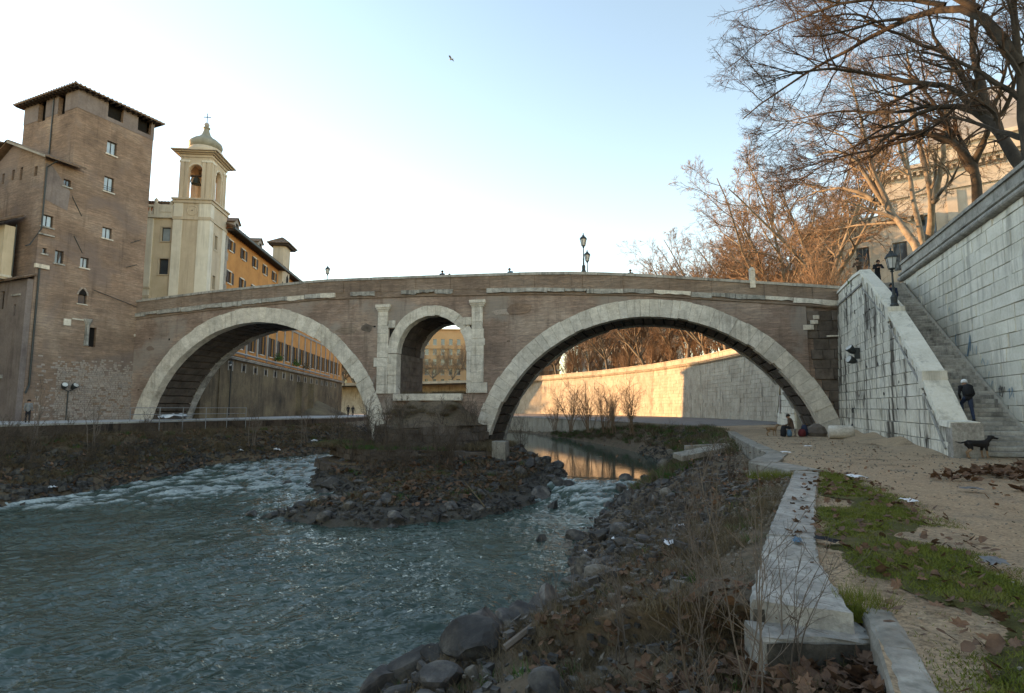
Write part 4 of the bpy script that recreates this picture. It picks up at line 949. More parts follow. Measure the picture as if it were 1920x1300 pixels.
# ---- the lower brick house that clings to the tower
AN = empty('brick_annex', (-40, 49.7, .6), rad(66.4), 'lower gabled brick house leaning against the left flank of the tower', 'house')
aw = [(-.62, -.02, 21.5 + tz, 22.15 + tz), (-2.0, -1.15, 17.4 + tz, 18.45 + tz), (-.78, -.1, 14.4 + tz, 15.55 + tz), (-1.75, -1.45, 15.0 + tz, 15.5 + tz)]
AX0, AX1, AY = -2.15, .16, -.06
mb = MB(); wall_holes(mb, AX0, AX1, -1, 22.6, aw, AY, .3)
lh = [(1.0, 1.45, 21.4, 22.3), (3.3, 3.7, 21.4, 22.6), (4.6, 5.0, 21.6, 22.6), (6.2, 6.6, 21.5, 22.5)]
lm = MB(); wall_holes(lm, AY, 8.6, 12, 23.0, lh, 0, .3); n0 = len(mb.v); mb.v += [(v[1] + AX0, v[0], v[2]) for v in lm.v]; mb.f += [tuple(i + n0 for i in f[::-1]) for f in lm.f]; mb.m += lm.m
mb.add([(AX0, AY, 23.0), (AX0, 8.6, 23.0), (AX0, 5.2, 25.0)], [(0, 1, 2)]); mb.quad((AX0, AY, -1), (AX0, AY, 12.02), (AX0, 8.6, 12.02), (AX0, 8.6, -1)); mb.quad((AX0, AY, 22.6), (AX1, AY, 22.6), (AX1, AY, 22.95), (AX0, AY, 22.95))
mb.build('wall', m_tower, AN)
tiled_roof(AN, (AX0 - .5, AY - .75, 22.72), (AX1 + .5, AY - .75, 22.72), (AX1 - .2, 5.2, 25.15), (AX0 - .5, 5.2, 25.15), m_tile, step=.35)
tiled_roof(AN, (AX1 - .2, 9.6, 22.9), (AX0 - .5, 9.6, 22.9), (AX0 - .5, 5.2, 25.15), (AX1 - .2, 5.2, 25.15), m_tile, step=.35)
MB().add([(AX0 - .55, AY - .8, 22.6), (AX0 - .55, 5.2, 25.02), (AX0 - .55, 5.2, 25.25), (AX0 - .55, AY - .8, 22.83), (AX0 - .42, AY - .8, 22.6), (AX0 - .42, 5.2, 25.02), (AX0 - .42, 5.2, 25.25), (AX0 - .42, AY - .8, 22.83)], [(0, 1, 2, 3), (4, 5, 6, 7), (0, 1, 5, 4), (3, 2, 6, 7), (0, 3, 7, 4)]).build('verge_board', m_greyst, AN)
for w_ in aw: window(AN, w_, AY, frame=m_wood, sill=m_travd, gl=m_glassb if w_[1] - w_[0] > .65 and w_[2] > 16 else m_glass, bars=1 if w_[1] - w_[0] > .5 else 0)
for q in lh: window(AN, q, AX0, face='l', frame=m_wood, gl=m_glass, bars=0)
MB().quad((AX0 + .1, AY - .02, 19.2), (AX1 - .3, AY - .02, 18.7), (AX1 - .2, AY - .02, 20.5), (AX0 + .6, AY - .02, 22.3), (AX0 + .06, AY - .02, 22.4)).build('plaster_patch', m_purple, AN)
MB().tube([(AX0 + .5, AY - .75, 22.6), (AX0 + .12, AY - .12, 22.0), (AX0 + .12, AY - .12, 16.5), (AX0 - .6, AY - .1, 14.9), (AX0 - .9, AY - .1, 14.7)], .06, 6).build('drainpipe', m_iron, AN)
MB().tube([(AX0 + .25, AY - .12, 13.0), (AX0 + .25, AY - .12, 3.0), (AX0 + .0, AY - .2, 2.3)], .075, 7).build('drainpipe', m_iron, AN)
MB().box(AX0 - .1, AX0 + .95, AY - .2, AY + .05, 13.05, 13.4).build('stone_corbel', m_trav, AN)
MB().box(AX0 - .05, AX0 + 1.15, AY - .14, AY + .05, 16.0, 16.12).build('stone_lintel', m_travd, AN)
# ---- plastered river house and the cream house above it
PH = empty('plastered_house', (-40, 49.7, .6), rad(66.4), 'grey plastered river house at the foot of the brick annex, at the left edge', 'house')
hs = [(1.2, 1.9, 8.8, 9.9), (.35, .8, 9.3, 10.0)]
mb = MB(); hl = [(1.4, 1.75, 8.9, 9.9), (3.3, 3.9, 9.6, 11.2)]
lm = MB(); wall_holes(lm, .0, 12, -1, 12.0, hl, 0, .3); mb.v += [(v[1] - 2.6, v[0], v[2]) for v in lm.v]; mb.f += [tuple(i for i in f[::-1]) for f in lm.f]; mb.m += lm.m
mb.quad((-2.6, 0, -1), (-2.1, 0, -1), (-2.1, 0, 12.0), (-2.6, 0, 12.0)); mb.quad((-2.6, 0, 12), (-2.1, 0, 12), (-2.1, 12, 12), (-2.6, 12, 12))
mb.build('wall', m_purple, PH)
for q in hl: window(PH, q, -2.6, face='l', frame=m_wood, gl=m_glass, bars=0)
tiled_roof(PH, (-3.0, 12, 11.95), (-3.0, -.3, 11.95), (-2.05, -.2, 12.35), (-2.05, 12, 12.35), m_tile, step=.35)
MB().box(-2.75, -2.55, .8, 2.0, 10.6, 10.75).build('stone_lintel', m_travd, PH)
m = MB(); m.prism([(-4.4, 7.2), (-2.58, 8.6), (-2.58, 7.0)], 3.6, 9, ax='y'); m.build('lean_to_roof', m_wood, PH)
for i in range(5):
    m = MB(); m.box(-2.9, -2.5, 2.4, 9, 3.6 - i * .03, 3.9) if i == 0 else None
    if i == 0: m.build('stone_ledge', m_travd, PH)
CR = empty('cream_house', (-40, 49.7, .6), rad(66.4), 'cream plastered house with tiled eaves cut by the left edge of the view', 'house')
ch = [(3.6, 4.5, 13.4, 14.9), (6.4, 7.3, 13.4, 14.9)]
mb = MB(); lm = MB(); wall_holes(lm, 2.5, 14, 12.1, 16.8, ch, 0, .25); mb.v += [(v[1] - 3.4, v[0], v[2]) for v in lm.v]; mb.f += [tuple(i for i in f[::-1]) for f in lm.f]; mb.m += lm.m
mb.quad((-3.4, 2.5, 12.1), (-2.55, 2.5, 12.1), (-2.55, 2.5, 16.8), (-3.4, 2.5, 16.8)); mb.quad((-3.4, 2.5, 12.1), (-3.4, 14, 12.1), (-2.5, 14, 12.1), (-2.5, 2.5, 12.1))
mb.build('wall', m_cream, CR)
for q in ch: window(CR, q, -3.4, face='l', frame=m_red, gl=m_glass, bars=1, surround=m_creamw)
tiled_roof(CR, (-4.3, 14, 16.7), (-4.3, 1.7, 16.7), (-2.3, 2.0, 17.8), (-2.3, 14, 17.8), m_tile, step=.35)
MB().box(-3.5, -2.6, 2.4, 14, 12.25, 12.45).build('string_course', m_creamw, CR)
MB().tube([(-2.62, 2.42, 17), (-2.62, 2.42, 12.4)], .05, 6).build('drainpipe', m_iron, CR)
# unseen range past the left edge, added to shade the water and near bank
MO = empty('shading_range', (-56, 6, .6), 0, 'long unseen plastered range beyond the left edge, added to shade the river', 'building')
mb = MB(); mh = [(y, y + 1.1, z, z + 1.8) for y in np.arange(-40, 44, 4.2) for z in (4, 9, 14)]
lm = MB(); wall_holes(lm, -45, 46, -1.5, 20, mh, 0, .3); mb.v += [(-v[1] + 7, v[0], v[2]) for v in lm.v]; mb.f += lm.f; mb.m += lm.m
mb.quad((-8, 46, -1), (7, 46, -1), (7, 46, 20), (-8, 46, 20)); mb.quad((-8, -45, -1), (7, -45, -1), (7, -45, 20), (-8, -45, 20)); mb.quad((-8, -45, -1), (-8, 46, -1), (-8, 46, 20), (-8, -45, 20))
mb.build('wall', m_cream, MO); tiled_roof(MO, (7.8, -45, 19.9), (7.8, 46.5, 19.9), (0, 46.5, 22.6), (0, -45, 22.6), m_tile, tiles=False); tiled_roof(MO, (-8.6, 46.5, 19.9), (-8.6, -45, 19.9), (0, -45, 22.6), (0, 46.5, 22.6), m_tile, tiles=False)
for a, b, c, d in mh: MB().quad((6.72, a, c), (6.72, b, c), (6.72, b, d), (6.72, a, d)).build('window', m_glass, MO)

# unseen house added behind the tower, closing a gap that let sun through
IH = empty('sun_gap_house', (-56, 64, .6), 0, 'plain unseen house added between the brick tower and the church to block the sun', 'house')
m = MB(); m.box(-8, 8.6, -11, 14, -1, 26); m.build('wall', m_cream, IH); tiled_roof(IH, (9.2, -11.5, 25.9), (9.2, 14.5, 25.9), (0, 14.5, 28.4), (0, -11.5, 28.4), m_tile, tiles=False); tiled_roof(IH, (-8.6, 14.5, 25.9), (-8.6, -11.5, 25.9), (0, -11.5, 28.4), (0, 14.5, 28.4), m_tile, tiles=False)
# ---- church with bell tower
CH = empty('church', (-34.15, 62.4, .6), rad(5.5), 'cream church front with pilasters and a bell tower under an onion cap', 'church')
z0 = -.6
fw = [(-5.25, -4.3, 20.3 + z0, 21.9 + z0), (-5.3, -4.3, 16.5 + z0, 18.3 + z0)]
mb = MB(); wall_holes(mb, -12, -3.9, -1, 23.0 + z0, fw, .35, .3); mb.quad((-12, .35, -1), (-12, 8, -1), (-12, 8, 22.4), (-12, .35, 22.4)); mb.build('facade', m_cream, CH)
for w_ in fw: window(CH, w_, .35, frame=m_wood, gl=m_glass if w_[2] < 18 else m_glassb, bars=0, surround=m_beige, sill=m_beige)
for x in (-6.9,): 
    MB().box(x - .1, x + .75, .2, .36, -1, 22.3).build('pilaster', m_creamw, CH); MB().box(x - .2, x + .85, .12, .36, 13.2, 13.5).build('band', m_beige, CH); MB().box(x - .2, x + .85, .12, .36, 14.2, 14.45).build('band', m_beige, CH)
MB().box(-12, -3.9, .05, .4, 22.35, 22.7).build('cornice', m_creamw, CH)
MB().box(-5.7, -3.9, .1, .5, 22.72, 23.9).build('parapet_panel', m_creamw, CH); MB().box(-5.4, -4.2, .04, .12, 23.0, 23.6).build('raised_panel', m_creamw, CH)
for i in range(4): MB().lathe([(.1, 0), (.06, .1), (.12, .35), (.05, .7), (.1, .85)], 8, (-7.3 + i * .34, .3, 22.75)).build('baluster', m_creamw, CH, True)
MB().box(-12, -6.05, .1, .5, 23.6, 23.85).build('balustrade_rail', m_creamw, CH); MB().box(-6.1, -5.7, .08, .52, 22.72, 24.0).build('parapet_pier', m_creamw, CH)
MB().lathe([(.25, 0), (.12, .15), (.25, .4), (.05, .7)], 8, (-6.0, .3, 24.0)).build('urn_finial', m_creamw, CH, True); MB().lathe([(.2, 0), (.3, .15), (.2, .5), (.05, .6)], 8, (-4.3, .35, 23.9)).build('urn_finial', m_creamw, CH, True)
MB().box(-11, -3.4, 3.2, 9, 22, 25.0).build('attic_block', M('brick_red_plaster', (.36, .15, .08), (.45, .22, .13), .8), CH); MB().box(-11, -3.4, 3.15, 3.2, 23.6, 24.1).build('attic_band', m_creamw, CH)
tiled_roof(CH, (-11.3, 2.8, 25.05), (-3.2, 2.8, 25.05), (-3.2, 6, 25.9), (-11.3, 6, 25.9), m_tile, step=.35)
BX0, BX1, BY1 = -3.9, 0, 4.6
def band(z, h, p, mat, n='cornice', x0=BX0, x1=BX1, y0=0, y1=BY1): MB().box(x0 - p, x1 + p, y0 - p, y1 + p, z, z + h).build(n, mat, CH)
mb = MB(); wall_holes(mb, BX0, BX1, -1, 24.2, [], 0); sd_ = [(1.5, 2.2, 19.3, 20.9), (1.45, 2.15, 14.6, 16.2)]
lm = MB(); wall_holes(lm, 0, BY1, -1, 24.2, sd_, 0, .3); n0 = len(mb.v); mb.v += [(BX1 - v[1], v[0], v[2]) for v in lm.v]; mb.f += [tuple(i + n0 for i in f) for f in lm.f]; mb.m += lm.m
mb.quad((BX0, 0, -1), (BX0, BY1, -1), (BX0, BY1, 24.2), (BX0, 0, 24.2)); mb.quad((BX0, BY1, -1), (BX1, BY1, -1), (BX1, BY1, 24.2), (BX0, BY1, 24.2)); mb.build('tower_shaft', m_beige, CH)
for q in sd_:
    o = MB().quad((BX1 - .22, q[0], q[2]), (BX1 - .22, q[1], q[2]), (BX1 - .22, q[1], q[3]), (BX1 - .22, q[0], q[3])).build('window', m_glass, CH); 
    for (a, b, c, d) in ((q[0] - .2, q[0], q[2] - .2, q[3] + .2), (q[1], q[1] + .2, q[2] - .2, q[3] + .2), (q[0], q[1], q[3], q[3] + .2), (q[0], q[1], q[2] - .2, q[2])): MB().box(BX1 - .04, BX1 + .05, a, b, c, d).build('surround', m_beige, o)
for (a, b) in ((BX0 - .03, BX0 + .95), (BX1 - 1.25, BX1 + .03)): MB().box(a, b, -.06, .0 - .002, 10, 22.15).build('pilaster', m_creamw, CH); MB().box(a, b, -.05, -.002, 22.5, 24.1).build('pilaster', m_creamw, CH)
MB().box(BX1 + .002, BX1 + .06, -.055, .9, 10, 22.15).build('pilaster', m_creamw, CH); MB().box(BX1 + .002, BX1 + .06, BY1 - 1.2, BY1, 10, 22.15).build('pilaster', m_creamw, CH); MB().box(BX1 + .002, BX1 + .05, -.045, .9, 22.5, 24.1).build('pilaster', m_creamw, CH)
MB().box(BX0 - .12, BX1 + .14, -.14, BY1, -1.2, 9.5).build('stone_base', m_hosp, CH)
band(22.16, .34, .12, m_beige); band(24.1, .35, .14, m_beige); band(24.45, .2, .28, m_beige)
m = MB(); m.lathe([(.62, 0), (.62, .05), (.52, .06), (.5, .02)], 20); m.build('clock_roundel', m_beige, CH, loc=(-1.95, -.0, 23.25), rot=(math.pi / 2, 0, 0)); MB().lathe([(.05, 0), (.05, .08)], 8).build('roundel_boss', m_iron, CH, loc=(-1.95, -.02, 23.25), rot=(math.pi / 2, 0, 0))
# belfry: corner piers, arches, bell
E0, E1, F0, F1 = BX0 + .25, BX1 - .25, .25, BY1 - .25; bz, bt = 24.65, 29.7
def arch_panel(L, zb, zt, oc, ow, osp, y0=0, th=.45, n=10):
    """panel in xz with a round headed opening; returns MB"""
    m = MB(); r = ow / 2; xs = [0, oc - r] + [oc - r * math.cos(math.pi * i / n) for i in range(1, n)] + [oc + r, L]
    def lo(x): return osp + math.sqrt(max(0, r * r - (x - oc) ** 2))
    for a, b in zip(xs[:-1], xs[1:]):
        if b <= oc - r + 1e-6 or a >= oc + r - 1e-6: za = zb_ = zb
        else: za, zb_ = lo(a), lo(b)
        for y in (y0, y0 + th): m.quad((a, y, za), (b, y, zb_), (b, y, zt), (a, y, zt))
        if za > zb or zb_ > zb: m.quad((a, y0, za), (b, y0, zb_), (b, y0 + th, zb_), (a, y0 + th, za))
    for x in (oc - r, oc + r): m.quad((x, y0, zb), (x, y0 + th, zb), (x, y0 + th, osp), (x, y0, osp))
    return m
Lx, Ly = E1 - E0, F1 - F0
for k in range(4):
    L = Lx if k % 2 == 0 else Ly; m = arch_panel(L, bz, bt, L / 2, 1.5 if k % 2 == 0 else 1.4, 28.0)
    lo, ro = [((E0, F0, 0), 0), ((E1, F0, 0), math.pi / 2), ((E1, F1, 0), math.pi), ((E0, F1, 0), -math.pi / 2)][k]
    o = m.build('belfry_wall', m_beige, CH, loc=lo, rot=(0, 0, ro))
    for x in (.0, .52, L - 1.04, L - .52): 
        MB().box(x + .06, x + .44, -.09, -.002, bz, bt - .7).build('belfry_pilaster', m_beige, o); MB().box(x, x + .5, -.14, -.002, bt - .7, bt - .45).build('pilaster_cap', m_creamw, o)
    an = [(L / 2 + .86 * math.cos(q), 28.0 + .86 * math.sin(q)) for q in np.linspace(0, math.pi, 12)]
    MB().tube([(p[0], -.03, p[1]) for p in an], .07, 5).build('archivolt', m_creamw, o)
MB().box(E0 + .3, E1 - .3, F0 + .3, F1 - .3, bz - .05, bz + .1).build('belfry_floor', m_beige, CH)
band(29.62, .3, .1, m_beige, 'entablature', E0, E1, F0, F1)
m = MB()
for z, p in ((29.92, .25), (30.05, .55), (30.2, .75), (30.32, .75)): m.lathe([(1, 0)], 4) if 0 else None
for (z, p, h) in ((29.92, .3, .14), (30.06, .58, .14), (30.2, .82, .12)): MB().box(E0 - p, E1 + p, F0 - p, F1 + p, z, z + h).build('crown_cornice', m_beige, CH)
cx_, cy_ = (E0 + E1) / 2, (F0 + F1) / 2
MB().lathe([(3.05, 0), (2.3, .35), (2.2, .5)], 4, (cx_, cy_, 30.32), math.pi / 4).build('cap_roof', m_lead, CH)
MB().lathe([(1.95, 0), (1.95, .45), (1.75, .5), (1.7, .8), (1.5, .85)], 24, (cx_, cy_, 30.6)).build('drum', m_beige, CH, True)
MB().lathe([(1.3, 0), (1.7, .25), (1.85, .6), (1.75, .95), (1.3, 1.35), (.8, 1.65), (.5, 2.0), (.33, 2.5), (.28, 2.8), (.4, 2.85), (.38, 2.95), (.15, 3.0), (.15, 3.1)], 24, (cx_, cy_, 31.25)).build('onion_dome', m_lead, CH, True)
MB().lathe([(.05, -.3), (.2, -.22), (.3, 0), (.2, .22), (.05, .3)], 14, (cx_, cy_, 34.55)).build('ball_finial', m_greyst, CH, True)
m = MB(); m.box(cx_ - .03, cx_ + .03, cy_ - .03, cy_ + .03, 34.8, 36.0); m.box(cx_ - .42, cx_ + .42, cy_ - .03, cy_ + .03, 35.5, 35.57); m.build('cross', m_iron, CH)
MB().lathe([(.55, 0), (.45, .12), (.34, .45), (.3, .7), (.15, .85), (.06, .9)], 14, (cx_ - .2, 1.0, 26.7)).build('bell', m_bronze, CH, True); MB().box(cx_ - .9, cx_ + .9, .92, 1.08, 27.6, 27.78).build('bell_beam', m_wood, CH)
m = MB(); m.tube([(cx_ - .7, 1, 27.7), (cx_ - .8, .9, 27.0), (cx_ - .6, .8, 26.6)], .05, 5); m.tube([(cx_ + .3, 1, 27.7), (cx_ + .5, 1, 26.0)], .05, 5); m.build('bell_gear', m_iron, CH)

# ---- hospital range: local x upstream, local y into the building
HO = empty('ochre_hospital', (-34.15, 62.4, .6), rad(95.5), 'long ochre hospital range with dark shutters above a stained stone base', 'building')
X0, X1 = 4.4, 76; z0 = -.6; holes = []; up = []
for i in range(7): a = 5.75 + i * 4.15; up.append((a, a + 1.1, 20.95 + z0, 22.25 + z0)); up.append((a, a + 1.1, 16.9 + z0, 18.35 + z0))
for i in range(7, 17): a = 5.75 + i * 4.15; up.append((a, a + 1.1, 20.95 + z0, 22.25 + z0)); up.append((a, a + 1.1, 16.9 + z0, 18.35 + z0))
lowr = [(5.9 + i * 4.15, 7.3 + i * 4.15, 9.3 + z0, 12.1 + z0) for i in range(17)]
small = [(6.9 + i * 4.35, 7.95 + i * 4.35, 6.45 + z0, 7.15 + z0) for i in range(15)]
mb = MB(); wall_holes(mb, X0, X1, 8.2 + z0, 23.4 + z0, up + lowr, 0, .3)
mb.quad((X0, 0, -1), (X0, 14, -1), (X0, 14, 22.8), (X0, 0, 22.8)); mb.quad((X1, 0, -1), (X1, 14, -1), (X1, 14, 22.8), (X1, 0, 22.8)); mb.build('wall', m_ochre, HO)
mb = MB(); wall_holes(mb, X0, X1, -1.6, 8.2 + z0, small, -.25, .4); mb.quad((X0, -.25, -1), (X0, 0, -1), (X0, 0, 7.6), (X0, -.25, 7.6)); mb.build('stone_base', m_hosp, HO)
for h in up: window(HO, h, 0, frame=m_wood, gl=m_glass, bars=1, shutter=m_shut, sill=m_creamw, surround=m_creamw if h[0] < 40 else None, depth=.2)
for h in lowr: window(HO, h, 0, frame=m_wood, gl=m_glass, bars=1, shutter=m_shut if h[0] < 70 else None, sill=m_creamw, depth=.2)
for h in small: 
    o = MB().quad((h[0], -.2, h[2]), (h[1], -.2, h[2]), (h[1], -.2, h[3]), (h[0], -.2, h[3])).build('vent_window', m_dark, HO)
    MB().box(h[0] - .28, h[0] - .002, -.28, -.2, h[2] - .2, h[3] + .25).build('surround', m_greyst, o); MB().box(h[1] + .002, h[1] + .28, -.28, -.2, h[2] - .2, h[3] + .25).build('surround', m_greyst, o)
for i in range(26):
    x = 7.85 + i * 3.0 if 0 else 4.9 + i * 4.15
    if x < X1 - 1 and i < 17 and i > 0: MB().box(x - .5, x + .05, -.1, -.002, 8.35 + z0, 14.6 + z0).build('pilaster_strip', m_greyst, HO)
for k in range(18):
    a = X0 + k * 4.15; b = min(a + 4.15, X1)
    for (p, zz, h) in ((.34, 8.0, .16), (.44, 8.16, .14)): MB().box(a + .005, b - .005, -.25 - p, .0, zz + z0 - .3, zz + h + z0 - .3).build('cornice_stone', m_travd, HO)
    MB().box(a + .005, b - .005, -.12, -.002, 14.6 + z0, 14.95 + z0).build('band', m_greyst, HO)
for k in range(9): MB().box(X0 - .02, X0 + (.7 if k % 2 else 1.0), -.06, .5, 13.5 + z0 + k * 1.0, 14.48 + z0 + k * 1.0).build('quoin', m_greyst, HO)
tiled_roof(HO, (X0 - .4, -1.15, 22.75), (X1 + .6, -1.15, 22.75), (X1, 6, 26.0), (X0 + 2.5, 6, 26.0), m_tile, step=.6)
MB().box(X0 - .3, X1 + .4, -1.2, -.95, 22.55, 22.8).build('gutter', m_iron, HO)
m = MB()
for i in range(112): x = X0 + .1 + i * .64; m.box(x, x + .14, -1.05, 0, 22.45, 22.68)
m.build('rafter_ends', m_wood, HO)
for x, lb in ((9.5, 0), (18.5, 1)):
    m = MB(); m.prism([(x, 23.6), (x + 1.7, 23.6), (x + 1.7, 25.2), (x + .85, 25.75), (x, 25.2)], 1.0, 4.5, ax='y'); o = m.build('dormer', m_greyst, HO); MB().quad((x + .5, .98, 24.2), (x + 1.2, .98, 24.2), (x + 1.2, .98, 25.1), (x + .5, .98, 25.1)).build('pane', m_dark, o)
    tiled_roof(HO, (x - .2, .8, 25.1), (x - .2, 4.5, 25.1), (x + .85, 4.5, 25.85), (x + .85, .8, 25.85), m_tile, 'dormer_roof', tiles=False); tiled_roof(HO, (x + 1.9, .8, 25.1), (x + 1.9, 4.5, 25.1), (x + .85, 4.5, 25.85), (x + .85, .8, 25.85), m_tile, 'dormer_roof', tiles=False)
# stair turret and curved bay at the far end of the sunless front
m = MB(); m.prism([(25.0, 1.0), (25.0, -.6), (25.5, -.9), (27.6, -.9), (28.1, -.6), (28.1, 1.0)], 15.6 + z0, 27.2 + z0); m.build('turret', m_beige, HO)
for q in ((26.0, 21.2), (26.0, 17)): MB().prism([(q[0], q[1] - 1.6), (q[0] + 1.1, q[1] - 1.6), (q[0] + 1.1, q[1] + .4), (q[0] + .55, q[1] + .95), (q[0], q[1] + .4)], -.93, -.85, ax='y').build('arched_window', m_dark, HO)
ap = (26.5, .1, 28.7 + z0); cs = [(24.2, -1.6, 27.3 + z0), (28.9, -1.6, 27.3 + z0), (28.9, 1.7, 27.3 + z0), (24.2, 1.7, 27.3 + z0)]
for i in range(4): tiled_roof(HO, cs[i], cs[(i + 1) % 4], ap, ap, m_tile, 'turret_roof', step=.5)
MB().box(24.4, 28.7, -1.45, 1.5, 27.05 + z0, 27.27 + z0).build('turret_eaves', m_wood, HO)
# pipes, plants and the sloping footing
MB().tube([(X0 + .1, -.75, 8.5 + z0), (60, -.75, 8.45 + z0)], .13, 7).build('pipe', m_greyiron, HO)
MB().tube([(7.0, -.5, 7.3), (7, -.5, .2)], .08, 6).build('drainpipe', m_iron, HO)
m = MB(); n_ = 14
for i in range(n_):
    a, b = math.pi * i / n_, math.pi * (i + 1) / n_
    m.add([(52 - 13 * math.cos(a), -.3 - 5.5 * math.sin(a), -.35), (52 - 13 * math.cos(b), -.3 - 5.5 * math.sin(b), -.35), (52, -.26, 2.6)], [(0, 1, 2)])
m.build('sloping_footing', m_hosp, HO)
for x in (37, 45): MB().prism([(x, -.25), (x + 1.4, -.25), (x + 1.1, -1.1), (x + .3, -1.1)], -1, 6.2 + z0).build('buttress', m_hosp, HO)
for i, (x, z) in enumerate(((24.5, 8.9), (34.0, 8.8), (40.5, 8.7))):
    pts = []; m = MB()
    for k in range(260):
        v = Vector((R.gauss(0, .45), R.gauss(-.5, .3), abs(R.gauss(.2, .5)))); e = Vector((R.uniform(-.2, .2), R.uniform(-.2, .2), R.uniform(-.2, .2))); f = Vector((R.uniform(-.2, .2), R.uniform(-.2, .2), R.uniform(-.2, .2)))
        m.quad(v, v + e, v + f)
    b_ = HO.matrix_basis @ Vector((x, -.3, z - .6)); o = m.build('wall_shrub', m_green if i < 2 else m_dry, None, loc=b_, rot=(0, 0, rad(95.5)))
    tag(o, ['leafy shrub sprouting from the hospital ledge below the first big windows', 'dark shrub growing on the hospital ledge beside the turret', 'straw coloured tuft on the far hospital ledge'][i], 'shrub')
# wall lantern by the near end of the hospital
p_ = HO.matrix_basis @ Vector((6.0, -.6, 6.2)); t_ = empty('wall_lantern', p_, rad(95.5), 'small wall lantern hanging on the dark hospital base seen through the left arch', 'lantern')
MB().tube([(0, .35, .6), (0, -.1, .7), (0, -.15, .45)], .03, 5).build('bracket', m_iron, t_); MB().lathe([(.06, -.25), (.18, .1), (.2, .15), (.05, .4)], 6, (0, -.15, .1)).build('lantern_case', m_iron, t_); MB().lathe([(.1, -.18), (.185, .05)], 6, (0, -.15, .1)).build('lamp_glass', m_lampglass, t_)

# ---- big domed building behind the plane trees
SY = empty('domed_temple', (48, 72, 9.2), rad(-38), 'large pale domed stone building glowing in the sun behind the plane trees', 'building')
H1 = 23; LL = 27; sh = [(x, x + 1.8, z, z + h) for x in (4, 9.5, 15, 20.5) for z, h in ((3, 5), (12, 4.5))]
mb = MB(); wall_holes(mb, 0, LL, 0, H1, sh, 0, .5); lm = MB(); wall_holes(lm, 0, LL, 0, H1, sh, 0, .5); n0 = len(mb.v); mb.v += [(v[1], v[0], v[2]) for v in lm.v]; mb.f += [tuple(i + n0 for i in f[::-1]) for f in lm.f]; mb.m += lm.m
mb.quad((LL, 0, 0), (LL, LL, 0), (LL, LL, H1), (LL, 0, H1)); mb.quad((0, LL, 0), (LL, LL, 0), (LL, LL, H1), (0, LL, H1)); mb.build('wall', m_syn, SY)
for h in sh: window(SY, h, 0, depth=.4, frame=m_greyst, bars=1, surround=m_syn, sill=m_syn); window(SY, h, 0, face='l', depth=.4, frame=m_greyst, bars=1, surround=m_syn, sill=m_syn)
for z, p, h in ((9.6, .3, .5), (19.2, .25, .4), (H1 - .9, .6, .4), (H1 - .5, .95, .45)): MB().box(-p, LL + p, -p, LL + p, z, z + h).build('cornice', m_syn, SY)
for k in range(40): MB().box(.2 + k * .67, .5 + k * .67, -.55, -.0, H1 - 1.35, H1 - .92).build('dentil', m_syn, SY); MB().box(-.55, .0, .2 + k * .67, .5 + k * .67, H1 - 1.35, H1 - .92).build('dentil', m_syn, SY)
for x in (0, 7, 12.5, 18, 26): MB().box(x, x + 1.0, -.22, -.002, .0, 19).build('pilaster', m_syn, SY); MB().box(-.22, -.002, x, x + 1.0, 0, 19).build('pilaster', m_syn, SY)
MB().box(5, 22, 5, 22, H1, H1 + 3.5).build('dome_base', m_syn, SY); MB().box(4.5, 22.5, 4.5, 22.5, H1 + 3.5, H1 + 4.0).build('cornice', m_syn, SY)
MB().lathe([(11.4, 0), (11.2, 1.6), (10.2, 3.6), (8.2, 5.5), (5.5, 6.9), (2.2, 7.7), (2.0, 8.8), (.6, 9.4), (.2, 10.6)], 4, (13.5, 13.5, H1 + 4.0), math.pi / 4).build('dome', m_syndome, SY)
LO = empty('temple_wing', (40, 76, 9.2), rad(-38), 'lower pale stone wing with dentil cornice left of the domed building', 'building')
sh = [(x, x + 1.5, z, z + 3.6) for x in (2, 6, 10) for z in (2.5, 9.5)]; mb = MB(); wall_holes(mb, 0, 13, 0, 16, sh, 0, .4); lm = MB(); wall_holes(lm, 0, 16, 0, 16, sh, 0, .4); n0 = len(mb.v); mb.v += [(v[1], v[0], v[2]) for v in lm.v]; mb.f += [tuple(i + n0 for i in f[::-1]) for f in lm.f]; mb.m += lm.m
mb.quad((0, 0, 16), (13, 0, 16), (13, 16, 16), (0, 16, 16)); mb.build('wall', m_syn, LO); MB().box(-.6, 13.4, -.6, 16, 16, 16.8).build('cornice', m_syn, LO); MB().box(-.25, 13.2, -.25, 16, 7.6, 8.1).build('cornice', m_syn, LO)
for h in sh: window(LO, h, 0, depth=.3, frame=m_greyst, surround=m_syn); window(LO, h, 0, face='l', depth=.3, frame=m_greyst, surround=m_syn)
for k in range(18): MB().box(.2 + k * .72, .55 + k * .72, -.4, 0, 15.5, 15.98).build('dentil', m_syn, LO); MB().box(-.4, 0, .2 + k * .72, .55 + k * .72, 15.5, 15.98).build('dentil', m_syn, LO)
